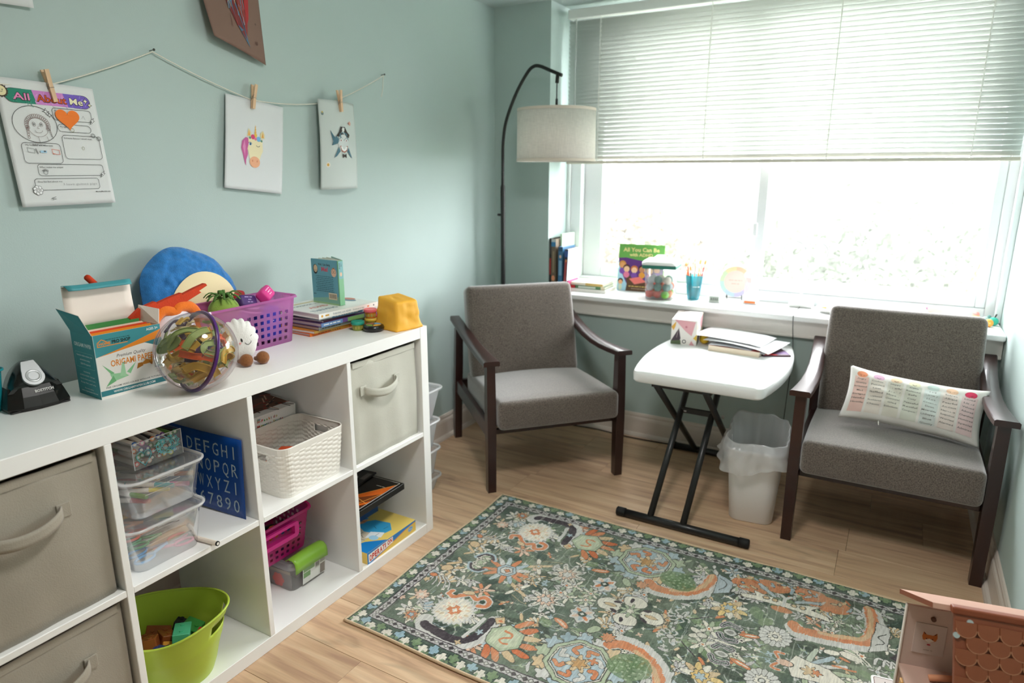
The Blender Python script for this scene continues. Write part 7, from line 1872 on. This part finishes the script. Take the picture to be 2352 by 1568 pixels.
# brush cup
bcp = thing('brush_cup', 'translucent teal cup holding paint brushes and pencils', 'cup', (1.030, 1.360, SZ))
o = B().lathe([(0, .002), (.027, .002), (.028, .004), (.040, .116)], 28, cap=False).obj('cup_body', clear('#2f9fb0', .55, .14, .1, tint='#5fc4d0'), bcp, smooth=True)
pr = Print(lambda x, y_, h: Vector(((.0355 + (y_ - .07) * .107 + .002 + h) * math.cos(x / .036 - 1.0), (.0355 + (y_ - .07) * .107 + .002 + h) * math.sin(x / .036 - 1.0), y_)), base=.0004); pr.bars(-.016, .062, .032, .006, '#d8eef0'); pr.obj('lettering', bcp)
BR = [('#c98a4a', 'tan'), ('#1f6a3a', 'green'), ('#e8742c', 'orange'), ('#e8e4dc', 'white'), ('#5a3a28', 'brown'), ('#e8742c', 'orange'), ('#d8a878', 'light wood'), ('#e85a2c', 'red orange'), ('#2f5a3a', 'dark green'), ('#c8c0b4', 'grey'), ('#e89a4a', 'amber'), ('#d0605a', 'coral')]
for k, (c, nm) in enumerate(BR):
    a = k * 2 * PI / 12 + .3; r0, r1 = .014, .026 + .006 * (k % 3); L = .150 + .030 * ((k * 5) % 4) / 3
    t = thing('paint_brush', '%s handled brush in the teal cup, %s' % (nm, ['front', 'right', 'back', 'left'][int((a + .8) / (PI / 2)) % 4] + (' tall' if L > .17 else ' short')), 'paint brush', (1.030 + r0 * math.cos(a), 1.360 + r0 * math.sin(a), SZ + .004), group='brushes in the teal cup')
    dv = Vector(((r1 - r0) * math.cos(a), (r1 - r0) * math.sin(a), .116)).normalized()
    B().tube([tuple(dv * s_) for s_ in (0, .06, L * .86)], [.0016, .0038, .0032], 8).obj('handle', M(c, .4), t, smooth=True)
    if k % 3 != 1:
        B().tube([tuple(dv * (L * .86)), tuple(dv * (L * .95))], [.0033, .0030], 8).obj('ferrule', M('#c8c8c8', .3, metal=.9), t); B().tube([tuple(dv * (L * .95)), tuple(dv * (L * 1.02)), tuple(dv * (L * 1.08))], [.0032, .0036, .0006], 8).obj('bristles', M(['#e8d8b8', '#3a2a20', '#f0a040'][k % 3], .9), t, smooth=True)
    else: B().tube([tuple(dv * (L * .86)), tuple(dv * (L * .93))], [.0033, .0004], 8).obj('tip', M('#e0c49a', .6), t)
# digital clock
ckk = thing('digital_clock', 'tiny white digital clock with grey display on the sill', 'clock', (1.136, 1.33, SZ), math.radians(8)); B().box2((-.026, -.008, 0), (.026, .010, .034), .004).obj('case', M('#eceeec', .4), ckk)
pr = Print(on_plane((-.026, -.008, 0), (1, 0, 0), (0, 0, 1)), base=.0004); pr.rrect(.006, .006, .040, .022, .002, .0006, '#7a8078', '#a8aea4'); [pr.rect(.011 + k_ * .0085, .011, .0055, .012, '#5a6058') for k_ in range(4)]; pr.obj('display', ckk)
# pastel disc on an easel
dsk = thing('pastel_disc', 'pastel rainbow rimmed disc on a small black easel', 'disc', (1.205, 1.425, SZ), rot=(math.radians(-8), 0, math.radians(6)))
B().lathe([(0, 0), (.072, 0), (.072, .004), (0, .004)], 40, M4=T((0, 0, .088), (PI / 2, 0, 0))).obj('disc', M('#f4eeea', .5), dsk)
P = Print(on_plane((0, -.004, .088), (1, 0, 0), (0, 0, 1)), base=.0004)
for k, c in enumerate(['#f0b8b4', '#f4d0b0', '#f2e6b8', '#d8e8c4', '#c8e6dc', '#c8dcf0', '#d4ccf0', '#f0c8dc']):
    a0, a1 = k * PI / 4, (k + 1) * PI / 4; P.poly([(.052 * math.cos(a0 + (a1 - a0) * i / 6), .052 * math.sin(a0 + (a1 - a0) * i / 6)) for i in range(7)] + [(.071 * math.cos(a1 - (a1 - a0) * i / 6), .071 * math.sin(a1 - (a1 - a0) * i / 6)) for i in range(7)], c)
P.ell(0, 0, .051, .051, '#f6ded4', n=30); P.bars(0, .004, .06, .006, '#dfc0b2', 'c'); P.bars(0, -.012, .035, .006, '#dfc0b2', 'c'); P.obj('print', dsk)
for s in (-1, 1): B().tube(cat([(s * .034, -.016, .028), (s * .036, -.014, .018), (s * .034, -.004, .014), (s * .030, .004, .04), (s * .034, .012, .002)], 5), .0018, 6).obj('easel_leg', M('#151515', .4), dsk, smooth=True)
B().tube([(-.034, -.002, .014), (.034, -.002, .014)], .0018, 6).obj('easel_bar', M('#151515', .4), dsk)
# liquid timer
lt_ = thing('liquid_timer', 'white framed liquid timer with orange fluid at its foot', 'timer', (1.288, 1.385, SZ))
for z0, z1 in ((0, .020), (.122, .142)): B().box2((-.032, -.024, z0), (.032, .024, z1), .004).obj('cap', M('#f4f4f4', .4), lt_)
B().box2((-.028, -.020, .020), (.028, .020, .122)).obj('clear_body', clear('#ffffff', .08, .12, .03), lt_); B().box2((-.024, -.0255, .005), (.024, -.0238, .015), .0008, 1).obj('orange_fluid', M('#f0803a', .4), lt_)
# heart light
ht = thing('heart_light', 'white neon heart light on a block base', 'lamp', (1.500, 1.415, SZ))
B().box2((-.050, -.026, 0), (.050, .026, .052), .006).obj('base', M('#f2f2f0', .4), ht); B().tube([(-.004, 0, .05), (-.004, 0, .135)], .004, 10).obj('stem', M('#f2f2f0', .4), ht, smooth=True)
B().tube([(-.004 + x * .0057, 0, .222 + y_ * .0058) for x, y_ in hp], .0055, 10, closed=True).obj('heart_tube', M('#f2f2f4', .35), ht, smooth=True)
# dish of bits
ds = thing('white_dish', 'shallow white dish of small bits on the sill', 'dish', (1.625, 1.345, SZ)); o = B().lathe([(0, .003), (.040, .003), (.052, .016), (.056, .022)], 32, cap=False).obj('bowl', M('#efeeec', .4), ds, smooth=True); solid(o, .003)
for k, (c, nm) in enumerate((('#e8905a', 'orange'), ('#f0c8b4', 'peach'), ('#e8603a', 'red orange'), ('#f2e4d8', 'cream'))):
    t = thing('clay_bit', '%s clay bit in the white dish' % nm, 'clay', (1.600 + .017 * k, 1.345 + .012 * (-1) ** k, SZ + .0065), rot=(0, 0, k), group='clay bits'); B().ball((0, 0, .007), .009, 10, 8, (1.6, .8, .8)).obj('lump', M(c, .7), t, smooth=True)
cw = thing('crumpled_tissue', 'crumpled white tissue on the sill behind the right chair', 'tissue', (1.79, 1.40, SZ)); q = B(); q.ball((0, 0, .014), .05, 24, 14, (1.3, .7, .45))
for v in q.bm.verts: v.co += Vector((mnoise.noise(v.co * 40), mnoise.noise(v.co * 40 + Vector((5, 0, 0))), abs(mnoise.noise(v.co * 50)))) * .009; v.co.z = max(0, v.co.z)
q.obj('paper', M('#f4f4f2', .8), cw)
# little clay figures
def fig(name, label, cat_, x, y_, parts): 
    t = thing(name, label, cat_, (x, y_, SZ), group='clay figures on the sill')
    for nm, kind, args, c in parts:
        q = B()
        if kind == 'b': q.ball(*args)
        else: q.tube(*args)
        q.obj(nm, M(c, .6), t, smooth=True)
fig('clay_pig', 'small mauve clay pig behind the right chair', 'clay figure', 1.955, 1.41, [('body', 'b', ((0, 0, .014), .015, 14, 10, (1.3, 1, 1)), '#c98ab4'), ('head', 'b', ((.016, -.004, .030), .012, 14, 10), '#efe4ea'), ('ear', 'b', ((.024, -.004, .042), .004, 8, 6, (.6, 1, 1.6)), '#b878a4'), ('leg', 'b', ((-.020, -.006, .006), .007, 8, 6), '#c98ab4')])
fig('clay_carrot', 'orange clay carrot with green top on the sill', 'clay figure', 2.005, 1.415, [('root', 't', ([(-.024, 0, .014), (-.010, 0, .014), (.014, 0, .010), (.030, 0, .006)], [.010, .013, .009, .003], 12), '#f08a3a'), ('top', 'b', ((.012, -.018, .008), .009, 10, 8, (1.4, .8, .8)), '#4aa04a'), ('tip', 'b', ((.036, -.004, .008), .009, 10, 8), '#ee9a5a')])
fig('clay_egg', 'peach and pink clay egg standing near the right wall', 'clay figure', 2.150, 1.42, [('body', 'b', ((0, 0, .020), .016, 14, 10, (.9, .9, 1.3)), '#f2c8a0'), ('cap', 'b', ((0, 0, .032), .012, 12, 8), '#f0a09a')])
fig('clay_shell', 'white and orange clay shell beside the teal clay apple', 'clay figure', 2.160, 1.375, [('body', 'b', ((0, 0, .012), .016, 14, 10, (1.2, 1, .75)), '#f2e0c8'), ('spot', 'b', ((.006, -.010, .014), .009, 10, 8, (1.3, .7, .6)), '#f09a3a')])
fig('clay_ball', 'round orange clay ball at the right end of the sill', 'clay figure', 2.188, 1.345, [('body', 'b', ((0, 0, .0155), .0155, 16, 12), '#f4a040'), ('dimple', 'b', ((.002, -.013, .018), .004, 8, 6), '#f8c070')])
fig('clay_apple', 'teal clay apple with dark stem at the right end of the sill', 'clay figure', 2.206, 1.385, [('body', 'b', ((0, 0, .0165), .0175, 16, 12, (1, 1, .95)), '#3ab8a0'), ('stem', 't', ([(.002, 0, .030), (.007, 0, .046)], [.002, .003], 8), '#2a2a26')])
fig('clay_bird', 'tiny pale blue clay bird behind the clay apple', 'clay figure', 2.185, 1.43, [('body', 'b', ((0, 0, .014), .012, 12, 8, (1.3, .9, 1)), '#c8e0dc'), ('head', 'b', ((.010, -.002, .026), .007, 10, 8), '#7aa8a4')])

# ================================================================== ON THE FOLDING TABLE
tb = thing('tissue_box', 'patterned cardboard tissue box on the folding table', 'tissue box', (1.085, 1.085, TZ), math.radians(8))
tw, td, th = .108, .205, .108
B().box2((-tw / 2, -td / 2, 0), (tw / 2, td / 2, th), .002).obj('carton', M('#efe8e2', .5), tb)
for (o_, ux_, uy_, W2) in (((-tw / 2, -td / 2, 0), (1, 0, 0), (0, 0, 1), tw), ((tw / 2, -td / 2, 0), (0, 1, 0), (0, 0, 1), td), ((-tw / 2, -td / 2, th), (1, 0, 0), (0, 1, 0), tw)):
    P = Print(on_plane(o_, ux_, uy_), base=.0005, rough=.5); s = W2 / .108; Hh = th if uy_ == (0, 0, 1) else td
    if uy_ == (0, 0, 1):
        P.poly([(.012, Hh), (W2 * .93, Hh - .006), (W2 * .80, .040), (W2 * .55, .060)], '#e0a4aa'); P.poly([(0, .012), (W2 * .30, .072), (W2 * .38, .026), (W2 * .32, .014), (.01, .006)], '#4a3a44'); P.poly([(0, .0), (W2 * .4, 0), (W2 * .38, .020), (.0, .014)], '#5a6a4a'); P.poly([(0, .075), (.02, .1), (W2 * .16, .078), (.01, .06)], '#e8b04a'); P.ring(W2 * .52, .014, .007, .007, .003, '#3a3a3a', n=14); P.ell(W2 * .58, .078, .005, .005, '#c87a84', n=10); P.line([(W2 * .3, .075), (W2 * .22, .03)], .0012, '#c8b8b0'); P.poly([(W2 * .86, .03), (W2, .05), (W2, .02)], '#e8c04a'); P.poly([(W2 * .72, .0), (W2 * .92, 0), (W2 * .8, .02)], '#e0a4aa')
    else:
        P.ell(W2 / 2, td * .5, .022, .055, '#cfd8d8', n=24); P.poly([(0, td), (W2 * .5, td), (0, td * .6)], '#5a4a3a'); P.poly([(W2, td * .9), (W2, td * .5), (W2 * .8, td * .8)], '#e8b04a'); P.line([(W2 * .75, .05), (W2 * .8, .065)], .004, '#4a4a5a')
    P.obj('print', tb)
q = B(); q.grid(lambda u, v: (-.016 + .032 * u + .004 * math.sin(v * 6), -.03 + .06 * v, th + .002 + .010 * math.sin(PI * u) * math.sin(PI * v) + .004 * mnoise.noise(Vector((u * 6, v * 6, 2)))), 10, 12).obj('tissue', M('#dfe8ea', .9), tb, smooth=True)
yb_ = thing('yellow_ball', 'yellow ball between the tissue box and the papers', 'ball', (1.172, 1.045, TZ)); B().ball((0, 0, .022), .022, 20, 14).obj('body', M('#f0c02a', .5), yb_, smooth=True)
bkk = book('paperback_book', 'cream edged paperback with red cover under the papers', (1.325, 1.030, TZ), math.radians(-5), .205, .190, .022, '#b0342c', '#ead8c0', hard=False, pages='#e8d8c4')
b2 = book('paperback_book', 'thin dark purple paperback beneath the cream edged one', (1.395, 1.045, TZ), math.radians(22), .150, .16, .006, '#5a2a3c', hard=False) if False else None
def sheet(label, c, rz_, w_, d_, z0, fn, col='#eeefee', grp='loose papers on the folding table'):
    t = thing('paper_sheet', label, 'paper', (c[0], c[1], z0), rz_, group=grp)
    o = B().grid(lambda u, v: (w_ * (u - .5), d_ * (v - .5), fn(u, v)), 20, 16).obj('sheet', M(col, .8, trans=.05), t, smooth=True); solid(o, .0008, 1); return t
zt = TZ + .023
sheet('grey printed pages stack directly on the cream edged book', (1.335, 1.040), math.radians(-5), .225, .205, zt, lambda u, v: .003 * math.sin(5 * u) * (1 - v) + .012 * v * 0 + (-.006 * max(0, u - .85) / .15), '#cfd0d4')
sheet('white paper sheet with its right corner curling over', (1.345, 1.050), math.radians(-14), .280, .216, zt + .006, lambda u, v: .004 + .005 * math.sin(4 * u + 2 * v) - .045 * max(0, u - .80) ** 1.3 * (1.4 - v), '#eeeff0')
sheet('topmost white paper sheet sliding towards the tissue box', (1.290, 1.075), math.radians(-9), .290, .200, zt + .016, lambda u, v: .004 + .004 * math.sin(3 * u + 1) - .012 * max(0, .18 - u) - .03 * max(0, u - .86), '#f4f4f4')
pd = thing('paper_pad', 'dark covered pad under the right end of the papers', 'notepad', (1.440, 1.050, TZ), math.radians(28)); B().box2((-.055, -.085, 0), (.055, .085, .007), .0008, 1).obj('pad', M('#4a2a38', .5), pd); pr = Print(on_plane((-.055, -.085, .007), (1, 0, 0), (0, 1, 0)), base=.0003); pr.poly([(0, 0), (.06, 0), (.02, .06)], '#c8342c'); pr.poly([(.05, .02), (.11, .01), (.11, .07)], '#6a4a7a'); pr.obj('cover_print', pd)

# ================================================================== DOLLHOUSE IN THE NEAR CORNER
dh = thing('dollhouse', 'wooden dollhouse with brown scalloped roof in the near right corner', 'dollhouse', (1.962, -.205, .0085), math.radians(11))
PKW = M('#d9c3b8', .6, var=.02, vs=8); RBR = M('#8a4a2e', .5, var=.05, vs=30); OAK = M('#dba662', .5, var=.12, vs=30, stretch=(1, 1, .2))
B().box2((0, -.008, 0), (.225, 0, .328)).obj('back_wall', PKW, dh)
B().box2((-.003, -.010, 0), (.0, .002, .328), .0006, 1).obj('wall_edge', M('#eee6dc', .6), dh)
B().box2((0, -.295, .170), (.225, -.008, .177)).obj('upper_floor', M('#c9a898', .6), dh); B().box2((0, -.30, 0), (.225, 0, .010)).obj('base', OAK, dh)
B().box2((.217, -.295, 0), (.225, -.008, .34)).obj('side_wall', PKW, dh)
rk_ = Vector((0, -.205, .452)); ev = Vector((0, .022, .335)); nv = Vector((0, -.315, .235))
def slab(a, b_, x0, x1, th_):
    d = (b_ - a); n_ = Vector((0, -d.z, d.y)).normalized(); n_ = n_ if n_.z > 0 else -n_
    q = B(); P8 = [Vector((x, *p_.yz)) for x in (x0, x1) for p_ in (a, b_, b_ + n_ * th_, a + n_ * th_)]
    vs = [q.bm.verts.new(p_) for p_ in P8]
    for f_ in ((0, 1, 2, 3), (7, 6, 5, 4), (0, 4, 5, 1), (1, 5, 6, 2), (2, 6, 7, 3), (3, 7, 4, 0)): q.bm.faces.new([vs[i] for i in f_])
    return q, n_
q, n1_ = slab(ev, rk_, -.012, .235, .010); rf = q.obj('far_roof', M('#c79a86', .55, var=.03, vs=20), dh)
B().face([tuple(Vector((-.0125, *p_.yz))) for p_ in (ev, rk_, rk_ + n1_ * .010, ev + n1_ * .010)]).obj('roof_fascia', RBR, dh)
q, n2_ = slab(rk_, nv, .022, .235, .010); nr = q.obj('near_roof', RBR, dh)
ridge = B(); ridge.box((.128, -.207, .459), (.222, .020, .014), rot=(math.radians(-12), 0, 0), bevel=.003).obj('ridge_cap', M('#8c4628', .5), dh)
dn = (nv - rk_).normalized()
fnr = lambda x, y_, h: Vector((x, *(rk_ + dn * y_ + n2_ * (.010 + h)).yz))
# scalloped shingles: thin half-round tiles in overlapping rows
ns, nsr = 7, 8; tw_ = .0355
for j in range(nsr - 1, -1, -1):
    for i in range(ns):
        x = .022 + (i + (.5 if j % 2 else 0)) * tw_
        if x + tw_ > .236: continue
        q = B(); out_ = [(0, 0), (0, .014)] + [(tw_ / 2 - tw_ / 2 * math.cos(PI * k / 10), .014 + tw_ * .42 * math.sin(PI * k / 10)) for k in range(1, 10)] + [(tw_, .014), (tw_, 0)]
        z0 = .0006 + (nsr - j) * .0003
        A = [q.bm.verts.new(fnr(x + a, .014 + j * .0245 + b_, z0)) for a, b_ in out_]; D = [q.bm.verts.new(fnr(x + a * .96 + tw_ * .02, .014 + j * .0245 + b_ * .97, z0 + .0016)) for a, b_ in out_]
        for k in range(len(A)): q.bm.faces.new((A[k], A[(k + 1) % len(A)], D[(k + 1) % len(A)], D[k]))
        q.bm.faces.new(D)
        q.obj('shingle', M('#8c4e30', .5, var=.04, vs=60), nr)
        pr = Print(fnr, base=z0 + .0017); pr.line([(x + a * .95 + tw_ * .025, .014 + j * .0245 + b_ * .965) for a, b_ in out_[1:-1]], .0016, '#b27a58'); pr.obj('shingle_edge', nr)
for x, y_ in ((.024, .030), (.046, .004)):
    B().tube([tuple(fnr(x, y_ + .01, .001)), tuple(fnr(x, y_ + .01, .0045))], .0055, 12).obj('screw_cap', M('#c8d0d0', .3, metal=.6), nr)
# poster on the back wall, round peg, floor and ladder rail
B().box2((.020, -.010, .214), (.082, -.008, .290), .0004, 1).obj('poster', M('#d8c8c0', .6), dh)
P = Print(on_plane((.014, -.010, .209), (1, 0, 0), (0, 0, 1)), base=.0004); P.poly([(.022, .050), (.024, .062), (.031, .055), (.043, .055), (.050, .062), (.052, .050), (.050, .042), (.037, .034), (.024, .042)], '#c8702c'); P.poly([(.027, .041), (.037, .046), (.047, .041), (.037, .034)], '#efe6dc'); P.poly([(.024, .062), (.026, .056), (.029, .056)], '#3a241a'); P.poly([(.050, .062), (.048, .056), (.045, .056)], '#3a241a'); P.ell(.031, .045, .0013, .0013, '#2a1c16', n=8); P.ell(.043, .045, .0013, .0013, '#2a1c16', n=8); P.ell(.037, .030, .004, .002, '#c83a4a', n=8); P.bars(.037, .014, .018, .004, '#b8a49a', 'c'); P.obj('poster_print', dh)
B().tube([(.052, -.0082, .305), (.052, -.014, .305)], .005, 14).obj('peg', M('#6a4a3a', .5), dh)
B().box2((-.002, -.055, 0), (.018, -.037, .162), .002).obj('post', OAK, dh)
B().tube([(.050, -.05, .184), (.075, -.05, .190), (.10, -.04, .186)], .007, 8).obj('peach_cushion', M('#e8a078', .7), dh, smooth=True)
wc = thing('picture_card', 'white rounded picture card lying beside the dollhouse', 'card', (1.935, -.375, .2135), rot=(math.radians(0), 0, math.radians(7)))
wc.location = (1.962, -.090, .0085)
B().prism([(x, y_) for x, y_ in rr_pts(.075, .10, .010, 2, 2, 4)], 0, .003).obj('card_board', M('#f2f0ee', .5), wc); P = Print(None, base=.0034); P.rrect(-.031, -.044, .062, .088, .006, .0015, '#6a3a30', '#dccfcb'); P.poly([(-.012, .006), (-.006, .034), (.002, .006)], '#2a1c1a'); P.obj('print', wc)
